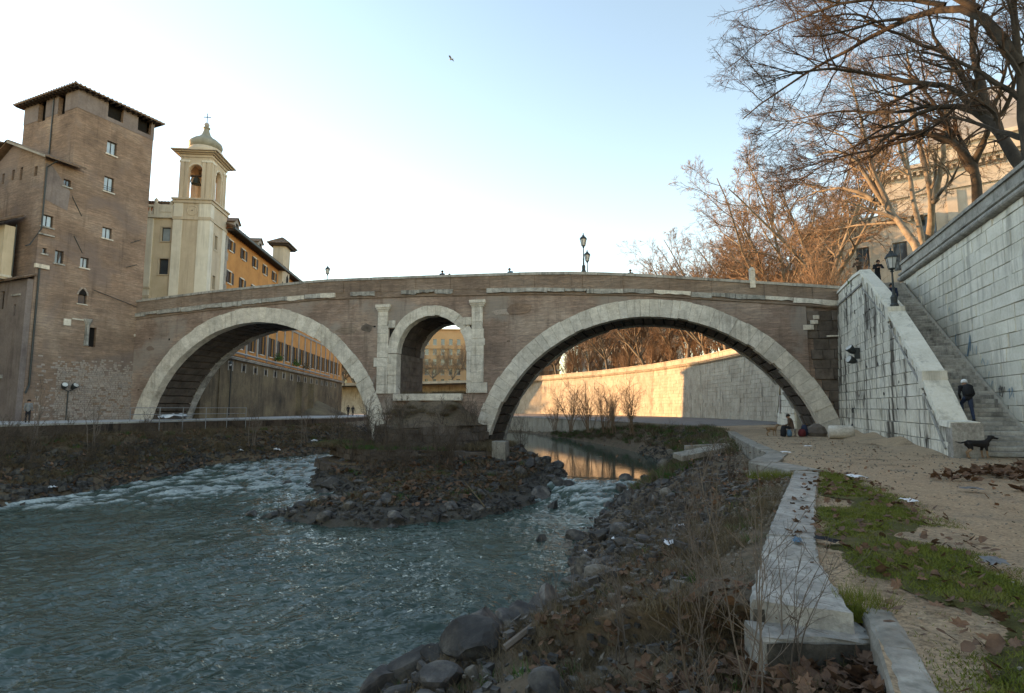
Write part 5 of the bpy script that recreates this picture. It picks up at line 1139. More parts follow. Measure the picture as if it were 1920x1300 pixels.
# ---- sunlit apartment blocks far upstream
m_apt = M('apartment_ochre', (.40, .24, .12), (.5, .32, .17), .2, rough=.9, bump=0)
for bi, (x, y, rz, L, Hh, lb) in enumerate(((-82, 232, .10, 64, 25, 'long sunlit apartment block far upstream, seen through the flood arch'), (-14, 238, .0, 34, 22, 'second ochre apartment block far upstream behind the riverside trees'), (24, 205, -.75, 34, 20, 'pale apartment block behind the trees above the sunlit wall'), (50, 128, -1.1, 24, 18, 'white building between the trees beyond the right-hand arch'))):
    AP = empty('apartment_block', (x, y, 9.2), rz, lb, 'building', 'far buildings along the upper river street'); hs = [(3 + i * 3.3, 4.5 + i * 3.3, 2 + j * 4.2, 4.4 + j * 4.2) for i in range(int((L - 4) / 3.3)) for j in range(int((Hh - 3) / 4.2))]
    mt = m_apt if bi < 2 else m_syn; mb = MB(); wall_holes(mb, 0, L, 0, Hh, hs, 0, .35); mb.quad((0, 0, 0), (0, 14, 0), (0, 14, Hh), (0, 0, Hh)); mb.quad((L, 0, 0), (L, 14, 0), (L, 14, Hh), (L, 0, Hh)); mb.quad((0, 0, Hh), (L, 0, Hh), (L, 14, Hh), (0, 14, Hh)); mb.build('wall', mt, AP)
    for h in hs:
        o = MB().quad((h[0], .3, h[2]), (h[1], .3, h[2]), (h[1], .3, h[3]), (h[0], .3, h[3])).build('window', m_glass, AP); MB().box(h[0] - .2, h[1] + .2, -.12, .05, h[2] - .25, h[2] - .02).build('sill', m_syn, o)
    for zc in (Hh * .36, Hh * .68, Hh): MB().box(-.5, L + .5, -.5, 14, zc - .01, zc + .5).build('cornice', m_syn if bi != 0 else m_apt, AP)
    for cx2, cw in ((L * .45, 4), (L * .62, 2.5), (L * .8, 1.5)): MB().box(cx2, cx2 + cw, 2, 6, Hh + .5, Hh + 3).build('roof_hut', mt, AP)
# ================================================================== TREES
def nrm(a): return a / np.maximum(np.linalg.norm(a, axis=-1, keepdims=True), 1e-9)
def walk(P0, D0, L, R0, R1, N, wig, trop, rs):
    """grow M polylines of N points; returns pts (M,N,3), radii (M,N)"""
    M_ = len(P0); P = np.zeros((M_, N, 3)); P[:, 0] = P0; D = nrm(D0); st = (L / (N - 1))[:, None]
    for i in range(1, N):
        D = nrm(D + rs.normal(0, wig, (M_, 3)) + np.asarray(trop)); P[:, i] = P[:, i - 1] + D * st
    u = np.linspace(0, 1, N)[None]; return P, R0[:, None] * (1 - u) + R1[:, None] * u
def kids(P, Rr, Lp, k, t0, t1, ang, rat, rr, rs, asp=.25):
    M_, N, _ = P.shape; t = (t0 + (t1 - t0) * ((np.arange(k)[None] + rs.random((M_, k))) / k)); f = t * (N - 1); i = np.minimum(f.astype(int), N - 2); w_ = (f - i)[..., None]
    m = np.arange(M_)[:, None]; p = P[m, i] * (1 - w_) + P[m, i + 1] * w_; T = nrm(P[m, i + 1] - P[m, i]); r0 = Rr[m, i] * (1 - w_[..., 0]) + Rr[m, i + 1] * w_[..., 0]
    q = nrm(np.cross(T, rs.normal(0, 1, T.shape))); a = (ang + rs.normal(0, asp, t.shape))[..., None]; D = np.cos(a) * T + np.sin(a) * q
    L = Lp[:, None] * rat * (1.1 - .55 * t) * rs.uniform(.65, 1.25, t.shape)
    return p.reshape(-1, 3), D.reshape(-1, 3), L.ravel(), (r0 * rr).ravel()
def tubes(P, Rr, S):
    M_, N, _ = P.shape; T = np.empty_like(P); T[:, 1:-1] = P[:, 2:] - P[:, :-2]; T[:, 0] = P[:, 1] - P[:, 0]; T[:, -1] = P[:, -1] - P[:, -2]; T = nrm(T)
    ref = np.where(np.abs(T[..., 2:3]) < .9, np.array([0, 0, 1.]), np.array([1., 0, 0])); A = nrm(np.cross(T, ref)); B = np.cross(T, A)
    q = np.arange(S) * 2 * np.pi / S; V = P[:, :, None] + (A[:, :, None] * np.cos(q)[:, None] + B[:, :, None] * np.sin(q)[:, None]) * Rr[:, :, None, None]
    idx = np.arange(M_ * N * S).reshape(M_, N, S); a = idx[:, :-1]; b = idx[:, 1:]
    F = np.stack([a, np.roll(a, -1, 2), np.roll(b, -1, 2), b], -1).reshape(-1, 4); return V.reshape(-1, 3), F
def join(parts):
    V = []; F = []; n = 0
    for v, f in parts: V.append(v); F.append(f + n); n += len(v)
    return np.concatenate(V), np.concatenate(F)
def resample(pts, N):
    P = np.array(pts, float); d = np.r_[0, np.cumsum(np.linalg.norm(P[1:] - P[:-1], axis=1))]; t = np.linspace(0, d[-1], N)
    Q = np.stack([np.interp(t, d, P[:, k]) for k in range(3)], 1)
    for _ in range(2): Q[1:-1] = Q[1:-1] * .5 + (Q[:-2] + Q[2:]) * .25
    return Q, d[-1]
def crown(P, Rr, L, rs, trop, counts=(6, 6, 6, 4), ratios=(.62, .55, .5, .5), tw=.0065, t0=.25, angs=(.75, .7, .75, .7)):
    """branches > branchlets > twigs from given limbs; returns (thick parts, thin parts)"""
    thick = []; thin = []; sides = (5, 4, 3, 3); Ns = (8, 6, 5, 3); mr = (.03, .018, .0105, tw)
    for lv in range(4):
        p, D, Lc, r = kids(P, Rr, L, counts[lv], t0 if lv == 0 else .18, .98, angs[lv], ratios[lv], .62, rs)
        r = np.clip(r, mr[lv], [.14, .06, .03, .012][lv]); Lc = np.clip(Lc, .25, 7)
        P, Rr = walk(p, D, Lc, r, np.maximum(r * .35, tw * .8), Ns[lv], (.16, .17, .2, .2)[lv], np.array(trop) * (1, 1.0, 1.0, .6)[lv], rs); L = Lc
        (thick if lv == 0 else thin).append(tubes(P, Rr, sides[lv]))
    return thick, thin
def balls(thinP, rs, n, r=.022):
    return None
LIMBS = {
'C': ([[(10.1, -3, 9), (10.2, -3, 12.1), (10.4, -3, 13.3), (10.3, -3, 14.5), (10.3, -3, 15.5), (10.2, -2.4, 16.2), (10.3, -1, 17.2), (11.0, 0, 17.9), (11.3, 1, 17.2), (11.6, 1.6, 16.5)],
       [(10.3, -3, 15.0), (9.3, -3.2, 16.0), (9.2, -3.5, 17.0), (8.3, -4, 19.2), (7.8, -4, 20.9)],
       [(10.3, -3, 14.2), (10.9, -2.6, 16), (11.6, -2.2, 18.5), (12.3, -1.4, 21.0), (13, -.6, 23.5)],
       [(10.3, -1.2, 17.1), (11.8, .2, 17.3), (13.8, 2, 17.9), (17.4, 3.8, 19.0), (20.5, 5, 19.8)]], (.46, .24, .26, .13)),
'D': ([[(1.2, -2.4, 9), (3.2, -2.2, 11.6), (4.0, -2.2, 12.9), (5.2, -2.2, 14.4), (5.9, -2, 15.9), (6.3, -1.6, 16.6), (7.1, -1, 17.3), (6.9, 0, 17.1), (6.7, .8, 16.8), (6.8, 1.2, 16.4), (6.9, 2.2, 15.5)],
       [(5.9, -2, 15.6), (5.9, -2, 16.9), (6.5, -2, 18.7), (7.2, -2.2, 20.8), (7.1, -2.4, 22.2), (6.8, -2.5, 24.0)],
       [(6.7, -2, 16.4), (6.9, -1, 18.1), (7.5, -.5, 18.7), (7.8, 0, 18.6), (8.3, .6, 18.6), (10.0, 1.6, 18.7), (11.2, 2.6, 18.4)],
       [(6.9, -.1, 17.1), (8.4, 1, 17.6), (10.2, 2.6, 19.2), (11.8, 4.6, 20.0), (15.4, 6.4, 21.3)],
       [(6.8, 1.0, 16.5), (7.8, 2.2, 16.5), (9.4, 4.0, 15.9), (11.8, 5.4, 15.8)],
       [(7.2, -.7, 18.3), (8.1, .6, 19.3), (7.9, 1.4, 19.6), (8.5, 2.4, 20.4), (7.9, 3.4, 20.5), (6.3, 5.2, 19.9), (5.2, 7.0, 19.2), (4.6, 8.2, 18.6)],
       [(6.4, -2, 17.2), (7.5, -1.6, 18.9), (8.0, -1.3, 20.4), (8.5, -1, 21.9), (8.2, -.8, 23.2), (7.3, -.5, 24.4)],
       [(8.0, -1.3, 20.4), (7.4, .5, 21.4), (8.3, 2.2, 23.3), (9.9, 4, 25.2)]], (.46, .30, .2, .13, .09, .18, .2, .13)),
'E': ([[(.0, -1.5, 8), (.6, -1.5, 9.8), (1.2, -1.5, 10.9), (1.4, -1.5, 13.6), (1.2, -1.5, 16.7), (1.0, -1.4, 18.4), (.9, -1.4, 20.2)],
       [(1.2, -1.5, 15.6), (1.1, -1, 17.8), (1.8, -.5, 19.0), (3.1, .2, 20.1), (4.8, 1, 21.0), (6.4, 2, 21.3), (8.1, 2.8, 21.8), (9.7, 3.4, 22.3), (9.5, 5.4, 21.4), (9.8, 7.2, 20.5), (11.4, 8.6, 20.2)],
       [(1.8, -.5, 18.8), (2.1, .7, 20.4), (3.1, 2, 21.9), (5.6, 3.2, 23.4), (8.4, 4.3, 24.6)],
       [(3.1, .2, 20.1), (3.9, 1.6, 21.4), (4.0, 3.6, 21.9), (5.0, 5.6, 22.2), (8.0, 7.4, 23.6)]], (.46, .27, .2, .15)),
'A': ([[(16.6, -2.5, 9), (17.7, -2.5, 11.0), (19.2, -2.5, 13.1), (21.3, -2.2, 15.3), (22.5, -1.6, 16.8), (22.6, -1, 18.3), (21.9, -.2, 20.4), (22.0, .2, 21.1), (24, 1.0, 22.6), (27, 2, 23.5)],
       [(22.6, -1, 17.6), (22.9, 0, 18.5), (24.2, .7, 19.4), (27, 2, 20.3), (30, 3.4, 20.6)],
       [(21.3, -2.2, 15.2), (22.9, -1, 15.8), (26.2, .6, 16.6), (29.7, 2.2, 17.4)],
       [(22.0, -1, 18.9), (22.9, .4, 22.9), (25.4, 2.2, 25.6), (28.4, 3.8, 27.6)],
       [(22.6, -1.4, 17.2), (23.8, 0, 18.6), (25.2, .6, 18.2), (26.0, .8, 17.0)],
       [(21.8, -2.0, 15.9), (22.0, -1, 19.2), (22.0, -.5, 22.7), (22.1, 0, 26.3), (22.9, 0, 29.4)]], (.44, .22, .14, .14, .17, .26)),
'S': ([[(22.2, -4, 9), (22.5, -4, 12.0), (22.7, -4, 14.1), (23.4, -4, 15.5), (24.3, -4, 18.0), (25.0, -4, 20.7), (25.5, -4, 23.4), (25.8, -4, 24.6), (26.6, -3.8, 28.4), (26.0, -3.5, 31)],
       [(25.0, -4, 20.3), (24.3, -3.2, 23.3), (25.5, -2.6, 27.2), (27.7, -2, 30.6)]], (.34, .2)),
'B': ([[(20.9, -3.5, 9), (20.6, -3.5, 12.4), (19.9, -3.5, 14.0), (18.6, -3.5, 15.0), (18.2, -3.5, 16.0), (18.4, -3.5, 16.8), (19.1, -3.4, 18.4), (19.4, -3.2, 20.4), (19.5, -3, 23.9), (19.6, -3, 27.6)],
       [(18.2, -3.5, 15.7), (17.8, -3.6, 16.6), (17.1, -3.7, 17.5), (16.9, -3.8, 19.0), (16.3, -4, 21.6), (14.5, -4, 23.8)],
       [(18.3, -3.5, 15.5), (17.0, -3.4, 15.7), (13.8, -3.2, 15.5), (11.8, -3, 16.2)]], (.42, .26, .22)),
}
TL_ = {'C': 'plane tree with a drooping dark arching limb, rooted just behind the wall coping', 'D': 'big leaning plane tree whose dark trunk rises left over the wall top', 'E': 'dark plane tree trunk at the right edge with long limbs sweeping left overhead',
       'A': 'plane tree leaning steeply left beside the stair head lamp', 'S': 'slender straight plane tree behind the leaning one at the stair head', 'B': 'V-forked pale plane tree with a sawn limb behind the wall'}
wr = Matrix.Translation((18.97, 21.3, 0)) @ Matrix.Rotation(W_ANG, 4, 'Z'); wr3 = np.array(wr.to_3x3()); wr0 = np.array(wr.translation)
for ti, (k, (ls, rr)) in enumerate(LIMBS.items()):
    rs = np.random.default_rng(100 + ti); parts = []; Ps = []; Rs = []; Ls = []; base = None
    for li, l in enumerate(ls):
        Q, L = resample(l, 14); Q = Q @ wr3.T + wr0
        if base is None: base = Q[0].copy(); base[2] = 9.2
        Q = Q + rs.normal(0, .03, Q.shape); u = np.linspace(0, 1, 14); r = .8 * rr[li] * (1 - .84 * u ** .85); r = np.maximum(r, .028)
        if li == 0: r[:2] *= (1.35, 1.1)
        Ps.append(Q); Rs.append(r); Ls.append(L)
    Ps = np.array(Ps) - base; Rs = np.array(Rs); Ls = np.array(Ls)
    tr = empty('plane_tree', base, 0, TL_[k], 'tree', 'bare plane trees along the embankment street')
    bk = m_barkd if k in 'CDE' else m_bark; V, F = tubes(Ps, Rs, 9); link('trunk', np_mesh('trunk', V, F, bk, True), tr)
    far = k in 'ASB'
    trop = np.array((-.10, .0, .02))
    # longer limbs carry more branches
    th, tn = crown(Ps, Rs, np.clip(Ls, 4, 9), rs, trop, counts=(8, 7, 6, 4) if k in 'CDE' else (7, 6, 5, 4), ratios=(.55, .6, .55, .55), t0=.38, tw=.0065)
    V0, F0 = join(th); V1, F1 = join(tn); V, F = join([(V0, F0), (V1, F1)])
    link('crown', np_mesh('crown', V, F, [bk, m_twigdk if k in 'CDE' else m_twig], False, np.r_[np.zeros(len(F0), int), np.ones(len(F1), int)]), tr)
# the rows farther upstream: four tree shapes, turned and scaled
def std_tree(seed, h=19, spread=1.0):
    rs = np.random.default_rng(seed); u = np.linspace(0, 1, 9)
    th = rs.uniform(3.2, 5); P0 = np.array([[0, 0, 0.]]); P, Rr = walk(P0, np.array([[rs.normal(0, .12), rs.normal(0, .12), 1.]]), np.array([th]), np.array([.42]), np.array([.32]), 6, .04, (0, 0, 0), rs)
    trunk = [tubes(P, Rr, 8)]; n = 6; a = np.arange(n) * 2 * np.pi / n + rs.random(n); top = P[0, -1]
    D = np.stack([np.cos(a) * .55 * spread, np.sin(a) * .55 * spread, np.full(n, .85)], 1); D[:, 0] -= .12; L = rs.uniform(.62, .8, n) * (h - th)
    P, Rr = walk(np.repeat(top[None], n, 0) - [0, 0, .3], D, L, np.full(n, .22), np.full(n, .05), 9, .09, (-.01, 0, .03), rs); trunk.append(tubes(P, Rr, 6))
    thk, thn = crown(P, Rr, L, rs, (-.02, 0, .05), counts=(9, 6, 6, 6), ratios=(.46, .55, .52, .55), tw=.012, t0=.2)
    V, F = join(trunk + thk); a_ = np_mesh('trunk', V, F, m_bark, True); V, F = join(thn); return a_, np_mesh('crown', V, F, m_twig, False)
STD = [std_tree(300 + i, 24 + i % 2 * 3, 1 + .15 * (i % 3)) for i in range(3)]
def poly_at(poly, d):
    for a, b in zip(poly[:-1], poly[1:]):
        L = math.hypot(b[0] - a[0], b[1] - a[1])
        if d <= L: return (a[0] + (b[0] - a[0]) * d / L, a[1] + (b[1] - a[1]) * d / L, (b[0] - a[0]) / L, (b[1] - a[1]) / L)
        d -= L
    return None
row = [WP(24, -.3)[:2]] + UP; k = 0
spots = []
for d in np.arange(19, 250, 7.6):
    q = poly_at(row, d)
    if q is None: break
    spots.append((q[0] + q[3] * 3.2, q[1] - q[2] * 3.2, 0)); 
    if k % 1 == 0 and d > 40 and q[0] > 2: spots.append((q[0] + q[3] * 11 + R.uniform(-1, 1), q[1] - q[2] * 11 + 3, 1))
    k += 1
spots += [(-50, 200, 0), (-55, 203, 0), (-60, 204, 0), (-66, 207, 0), (-58, 210, 1), (-47, 199, 1)]
desc = ['beside the bridge head', 'behind the marble herm', 'over the sunlit wall', 'where the far wall begins to curve', 'deep in the curve of the far wall', 'far upstream beyond the curve of the wall']
for i, (x, y, back) in enumerate(spots):
    a, b = STD[i % 3]; s = (1.15 if y < 78 else .62 if -45 < x < 4 and y > 150 else 1) * R.uniform(.9, 1.12) * (1.0 if not back else 1.08)
    dn_ = desc[min(5, int((y - 44) / 26))] if y < 200 else desc[5]
    kk = sum(1 for q in spots[:i] if q[2] == back)
    od = ['first', 'second', 'third', 'fourth', 'fifth', 'sixth', 'seventh', 'eighth', 'ninth', 'tenth']
    lab_ = (f'{od[kk]} bare plane tree of the ' + ('back row behind the wall-side trees' if back else 'wall-side row') + ', counted upstream') if kk < (6 if back else 10) else 'far golden plane tree merging into the mass where the wall curves away'
    tr = empty('plane_tree', (x, y, 9.2), R.uniform(0, 6.28), lab_, 'tree', 'bare plane trees in the rows upstream of the bridge')
    tr.scale = (s, s, s * R.uniform(.95, 1.1)); link('trunk', a, tr); link('crown', b, tr)

# ------------------------------------------------------------------ bare shrubs and saplings
def shrub_mesh(seed, h, n, lean=.35, tw=.004, r0=.02, dense=1, wood=None, trop=(0, 0, .03)):
    rs = np.random.default_rng(seed); a = rs.random(n) * 2 * np.pi; D = np.stack([np.cos(a) * lean * rs.random(n), np.sin(a) * lean * rs.random(n), np.ones(n)], 1); L = h * rs.uniform(.6, 1.05, n)
    P0 = np.stack([rs.normal(0, .06 * h / 2, n), rs.normal(0, .06 * h / 2, n), np.full(n, -.1)], 1); P, Rr = walk(P0, D, L, r0 * rs.uniform(.6, 1.1, n), np.full(n, tw), 9, .07, trop, rs); st = [tubes(P, Rr, 5)]
    p, D, Lc, r = kids(P, Rr, L, 6 * dense, .25, .97, .6, .38, .6, rs); P, Rr = walk(p, D, Lc, np.maximum(r, tw * 1.2), np.full(len(r), tw * .8), 6, .13, (0, 0, .05), rs); tn = [tubes(P, Rr, 4)]
    p, D, Lc, r = kids(P, Rr, Lc, 4, .2, .97, .65, .5, .6, rs); P, Rr = walk(p, D, Lc, np.maximum(r, tw), np.full(len(r), tw * .7), 4, .15, (0, 0, .05), rs); tn.append(tubes(P, Rr, 3))
    m_ = wood or m_twigd
    V, F = join(st); A = np_mesh('stem', V, F, m_, True); V, F = join(tn); return A, np_mesh('twigs', V, F, m_, False)
def loft_z(V, x, y):
    q = V.reshape(-1, 3); i = np.argmin((q[:, 0] - x) ** 2 + (q[:, 1] - y) ** 2); return float(q[i, 2])
def shrub(meshes, x, y, z, lb, group, cat='shrub', name='bare_shrub', s=1.):
    t_ = empty(name, (x, y, z), R.uniform(0, 6.28), lb, cat, group); t_.scale = (s, s, s); link('stem', meshes[0], t_); link('twigs', meshes[1], t_); return t_
SH_near = [shrub_mesh(500 + i, 1.9, 4, .3, .0022, .011) for i in range(3)]
SH_thin = [shrub_mesh(520 + i, 1.7, 2, .2, .002, .009, 1) for i in range(2)]
SH_mid = [shrub_mesh(540 + i, 2.6, 7, .55, .007, .024, 1, m_scrub) for i in range(3)]
SH_far = [shrub_mesh(560 + i, 7.0, 9, .45, .012, .075, 2, m_twig, (-.01, 0, .02)) for i in range(3)]
SH_tall = [shrub_mesh(580 + i, 7.5, 4, .22, .008, .05, 1) for i in range(2)]
for i, (x, y, s, m_, lb) in enumerate(((1.72, 4.25, 1.05, 0, 'forked grey sapling at the lower edge in front of the leaf-filled step'), (1.35, 4.0, .9, 1, 'many-stemmed bare sapling left of the forked one at the lower edge'), (1.9, 5.9, .75, 2, 'small bare sapling leaning on the near end of the stone kerb'),
                                 (2.55, 8.3, .85, 0, 'bare sapling beside the middle of the stone kerb'), (1.2, 6.4, .85, 1, 'bare branching shrub among the near boulders, below the kerb'), (3.2, 12.2, .95, 2, 'bare shrub on the mid slope of the near bank'), (.6, 8.6, .7, 0, 'low bare shrub on the near boulders close to the water'),
                                 (5.4, 16.6, 1.1, 1, 'bare shrub on the leafy slope under the concrete corner'), (4.3, 20, 1.1, 2, 'bare shrub among the riprap beyond the corner'), (2.2, 4.75, .8, 1, 'thin twiggy sapling growing out of the leaf-filled step'))):
    shrub(SH_near[m_], x, y, loft_z(NEARV, x, y), lb, 'bare saplings on the near bank', 'sapling', 'bare_sapling', s)
for i, (x, y, s) in enumerate(((1.55, 5.1, 1.1), (2.0, 6.9, 1), (4.7, 14.3, 1.3), (1.1, 10.4, 1), (3.9, 11, .9))):
    shrub(SH_thin[i % 2], x, y, loft_z(NEARV, x, y), ['lone upright twig in front of the kerb end', 'thin twig against the side of the kerb', 'tall thin twig on the upper slope near the concrete corner', 'thin twig standing among boulders at the water side', 'slim twig on the soil slope left of the kerb'][i], 'thin twigs on the near bank', 'sapling', 'thin_sapling', s)
far_sh = [(10.3, 76, 'tallest clump of bare willow stems under the right-hand arch'), (8.6, 84, 'bare willow clump left of the tallest one under the right-hand arch'), (6.8, 92, 'low willow clump on the sunlit far quay wall'), (12.2, 70, 'single forked willow leaning left under the right-hand arch'), (13.6, 65, 'leaning willow stems nearest the road under the arch'), (11.8, 73, 'thin willow stems between the forked and leaning ones')]
for i, (x, y, lb) in enumerate(far_sh): shrub(SH_far[i % 3], x, y, -1.2 - (y - 65) * .02, lb, 'bare willows beyond the right-hand arch', 'willow', 'bare_willow', [1.0, 1.0, .75, .9, .85, .8][i])
for i, (x, y, z, lb) in enumerate(((-20.6, 57, -1.6, 'tall bare sapling clump in front of the middle of the left arch'), (-18.2, 58.5, -1.9, 'tall bare sapling right of the clump under the left arch'), (-23.5, 52, -1.6, 'tall thin sapling left of the clump under the left arch'), (-31.2, 37.6, -1.4, 'bare sapling on the scrub bank below the far left walkway'), (-30, 41, -1.5, 'thin bare sapling before the foot of the tower'))):
    shrub(SH_tall[i % 2], x, y, z, lb, 'tall bare saplings on the island bank', 'sapling', 'tall_sapling', [.95, .8, .8, .75, .75][i])
k = 0
for d in np.arange(14, 190, 1.9):
    q = poly_at(row, d)
    if q is None: break
    if q[0] < -2: break
    shrub(SH_far[int(d * 7) % 3], q[0] + q[3] * R.uniform(1.2, 8), q[1] - q[2] * R.uniform(1.2, 8), 9.1, 'bare golden underbrush between the plane trunks above the sunlit wall', 'underbrush along the upper street', 'bush', 'bare_bush', R.uniform(.9, 1.6))
for i in range(60):
    y = R.uniform(28, 62); j = np.argmin(np.abs(LEFTV[:, 0, 1] - y)); u = R.uniform(.3, .95); P_ = LEFTV[j, int(u * 33)]
    shrub(SH_mid[i % 3], P_[0], P_[1], P_[2], 'low tangled bare scrub on the bank below the island walkway', 'bare scrub on the island bank', s=R.uniform(.4, .75))
for i in range(30):
    a = R.uniform(3.0, 6.4); x, y = -6.4 + math.cos(a) * R.uniform(1, 7.5), 44.5 + math.sin(a) * R.uniform(2, 9.5)
    bl = BR.matrix_basis.inverted() @ Vector((x, y, 0)); zz = max(-1.25 if 24 < bl.x < 39 and bl.y > -7 else -9, float(bar_z(np.array([x]), np.array([y]))[0]))
    if 27 < bl.x < 36.4 and bl.y > -5: zz = .4
    if bl.y > -.3: continue
    shrub(SH_mid[i % 3], x, y, zz, 'bare tangled shrub growing on the stone platform of the pier', 'bare shrubs on the bridge pier', s=R.uniform(.7, 1.3))
for i in range(16):
    j = R.randrange(int(NEARV.shape[0] * .25), int(NEARV.shape[0] * .8)); P_ = NEARV[j, R.randrange(30, 62)]
    if P_[1] > 20 and P_[1] < 60: shrub(SH_mid[i % 3], P_[0], P_[1], P_[2], 'low bare shrub on the far part of the near bank toward the arch', 'low shrubs on the near bank by the arch', s=R.uniform(.35, .7))

# ================================================================== ROCKS
def rock_mesh(seed, mat):
    import bmesh
    bm = bmesh.new(); bmesh.ops.create_icosphere(bm, subdivisions=3, radius=.5); r = random.Random(seed)
    cuts = [(Vector((r.gauss(0, 1), r.gauss(0, 1), r.gauss(0, 1))).normalized(), r.uniform(.20, .40)) for _ in range(9)]
    for v in bm.verts:
        for n, d in cuts:
            e = v.co.dot(n) - d
            if e > 0: v.co -= n * e * .96
        v.co *= 1.2; k_ = .02 * float(pn(v.co.x * 4 + seed, v.co.y * 4 + v.co.z * 3.1, seed)) + r.gauss(0, .008); v.co *= 1 + k_ * 2
    me = bpy.data.meshes.new('boulder'); bm.to_mesh(me); bm.free(); me.materials.append(mat); return me
RK = [rock_mesh(700 + i, m_rock) for i in range(9)]; RKL = [rock_mesh(730 + i, m_rockl) for i in range(3)]
def put_rock(x, y, z, s, lb, grp, pale=False, name='boulder'):
    o = link(name, R.choice(RKL if pale else RK), None, (x, y, z), (R.uniform(-.5, .5), R.uniform(-.5, .5), R.uniform(0, 6.28)), (s * R.uniform(.85, 1.3), s * R.uniform(.7, 1.05), s * R.uniform(.5, .85)))
    return tag(o, lb, 'boulder', grp)
# hero boulders at the waterline, nearest the camera
for (x, y, s, lb) in ((-2.5, 11.0, 1.15, 'large dark boulder at the bottom waterline, left of its neighbours'), (-1.5, 11.3, 1.3, 'biggest angular black boulder near the bottom of the view'), (-.7, 10.6, 1.1, 'flat topped grey boulder leaning on the biggest black one'), (-3.3, 10.6, .9, 'rounded dark boulder at the lower left end of the riprap'), (-.4, 11.9, 1.25, 'grey wedge shaped boulder right of the biggest black one'),
                     (.3, 12.3, 1.2, 'broad tilted grey slab among the lower boulders'), (-.6, 8.9, .9, 'dark boulder low in the middle of the bottom edge'), (.8, 13.6, 1.0, 'dark boulder jutting into the water at the mid bank'), (-4.4, 9.9, .9, 'wet black boulder furthest left on the bottom edge')):
    put_rock(x, y, loft_z(NEARV, x, y) + s * .18, s, lb, None)
n = 0; nr = NEARV.shape[0]
while n < 200:
    j = int(nr * (R.random() ** 1.2) * .86) + int(nr * .08); i = int(63 * R.random() ** 1.25 * (.95 if R.random() < .5 else .6)); P_ = NEARV[min(j, nr - 1), i]
    if P_[1] < 5.2 or P_[1] > 50 or (i > 48 and P_[1] < 24): continue
    u = i / 63; s = R.choice([.32, .4, .48, .58, .7, .9]) * R.uniform(.85, 1.15) * (1.15 - .5 * u) * (.8 if P_[1] < 12 else 1)
    pale = R.random() < .16
    put_rock(P_[0] + R.uniform(-.15, .15), P_[1] + R.uniform(-.15, .15), P_[2] + s * .12, s, 'pale brown boulder mixed into the dark riprap of the near bank' if pale else 'dark grey angular boulder in the riprap of the near bank', 'pale boulders of the near bank' if pale else 'dark boulders of the near bank', pale); n += 1
n = 0
while n < 82:
    a = R.uniform(0, 2 * math.pi); t_ = R.random(); i = int(t_ * len(bar)); p0 = bar[i]; p1 = bar[(i + 1) % len(bar)]; u = R.random(); x = p0[0] + (p1[0] - p0[0]) * u + R.gauss(0, .5); y = p0[1] + (p1[1] - p0[1]) * u + R.gauss(0, .5)
    if R.random() < .45: x = x * .75 + -6 * .25; y = y * .8 + 40 * .2
    if y > 50: continue
    s = R.uniform(.35, 1.05) * (1.25 if x > 0 or x < -12 else .8); put_rock(x, y, float(bar_z(np.array([x]), np.array([y]))[0]) + s * .12, s, 'dark wet boulder heaped round the edge of the gravel bar under the bridge pier', 'boulders round the pier bar'); n += 1
for (x, y, lb) in ((2.3, 32.2, 'low black rock standing alone in the right-hand rapids'), (3.6, 36.5, 'larger of two black rocks breaking the crest of the weir'), (3.0, 37.5, 'smaller black rock at the crest of the weir'), (6.6, 35.2, 'black rock in the rapids close to the near bank'), (1.2, 24.6, 'rock just breaking the surface off the near bank'), (7.4, 37.6, 'rock at the bank end of the weir'), (5.2, 31.5, 'dark rock splashed by the rapids below the weir'), (-16.2, 41.8, 'outlying rock at the left tip of the pier bar'), (-13.4, 30.2, 'flat dark rock off the left point of the gravel bar')):
    put_rock(x, y, float(water_z(np.array([x]), np.array([y]))[0]) + .02, R.uniform(.6, .95), lb, None)
# small stones past counting
V = []; F = []; cube = np.array([(-1, -1, -1), (1, -1, -1), (1, 1, -1), (-1, 1, -1), (-1, -1, 1), (1, -1, 1), (1, 1, 1), (-1, 1, 1)], float) * .5; cf = np.array([(0, 3, 2, 1), (4, 5, 6, 7), (0, 1, 5, 4), (1, 2, 6, 5), (2, 3, 7, 6), (3, 0, 4, 7)])
rs = np.random.default_rng(5)
def stones(pts, smin, smax, name, lb, mat):
    N = len(pts); s = rs.uniform(smin, smax, N) * rs.uniform(.6, 1.3, N) * np.clip(pts[:, 1] / 17, .42, 1); v = cube[None] * (1 + rs.normal(0, .15, (N, 8, 3))) * np.stack([s, s * rs.uniform(.6, 1, N), s * rs.uniform(.35, .8, N)], 1)[:, None]
    a = rs.random(N) * 6.28; c, s_ = np.cos(a)[:, None], np.sin(a)[:, None]; tl = rs.normal(0, .35, (N, 1)); x = v[..., 0] * c - v[..., 1] * s_; y = v[..., 0] * s_ + v[..., 1] * c; z = v[..., 2] + x * tl
    v = np.stack([x, y, z], -1) + pts[:, None] + [0, 0, .03]; f = (cf[None] + (np.arange(N) * 8)[:, None, None]).reshape(-1, 4)
    return tag(link(name, np_mesh(name, v.reshape(-1, 3), f, mat)), lb, 'rubble', kind='stuff')
fl = NEARV[:, :56].reshape(-1, 3); fl = fl[(fl[:, 1] > 3) & (fl[:, 1] < 60)]; stones(fl[rs.integers(0, len(fl), 7000)] + rs.normal(0, .12, (7000, 3)) * (1, 1, .15), .06, .27, 'bank_rubble', 'small dark stones filling the gaps of the near bank riprap', m_rock)
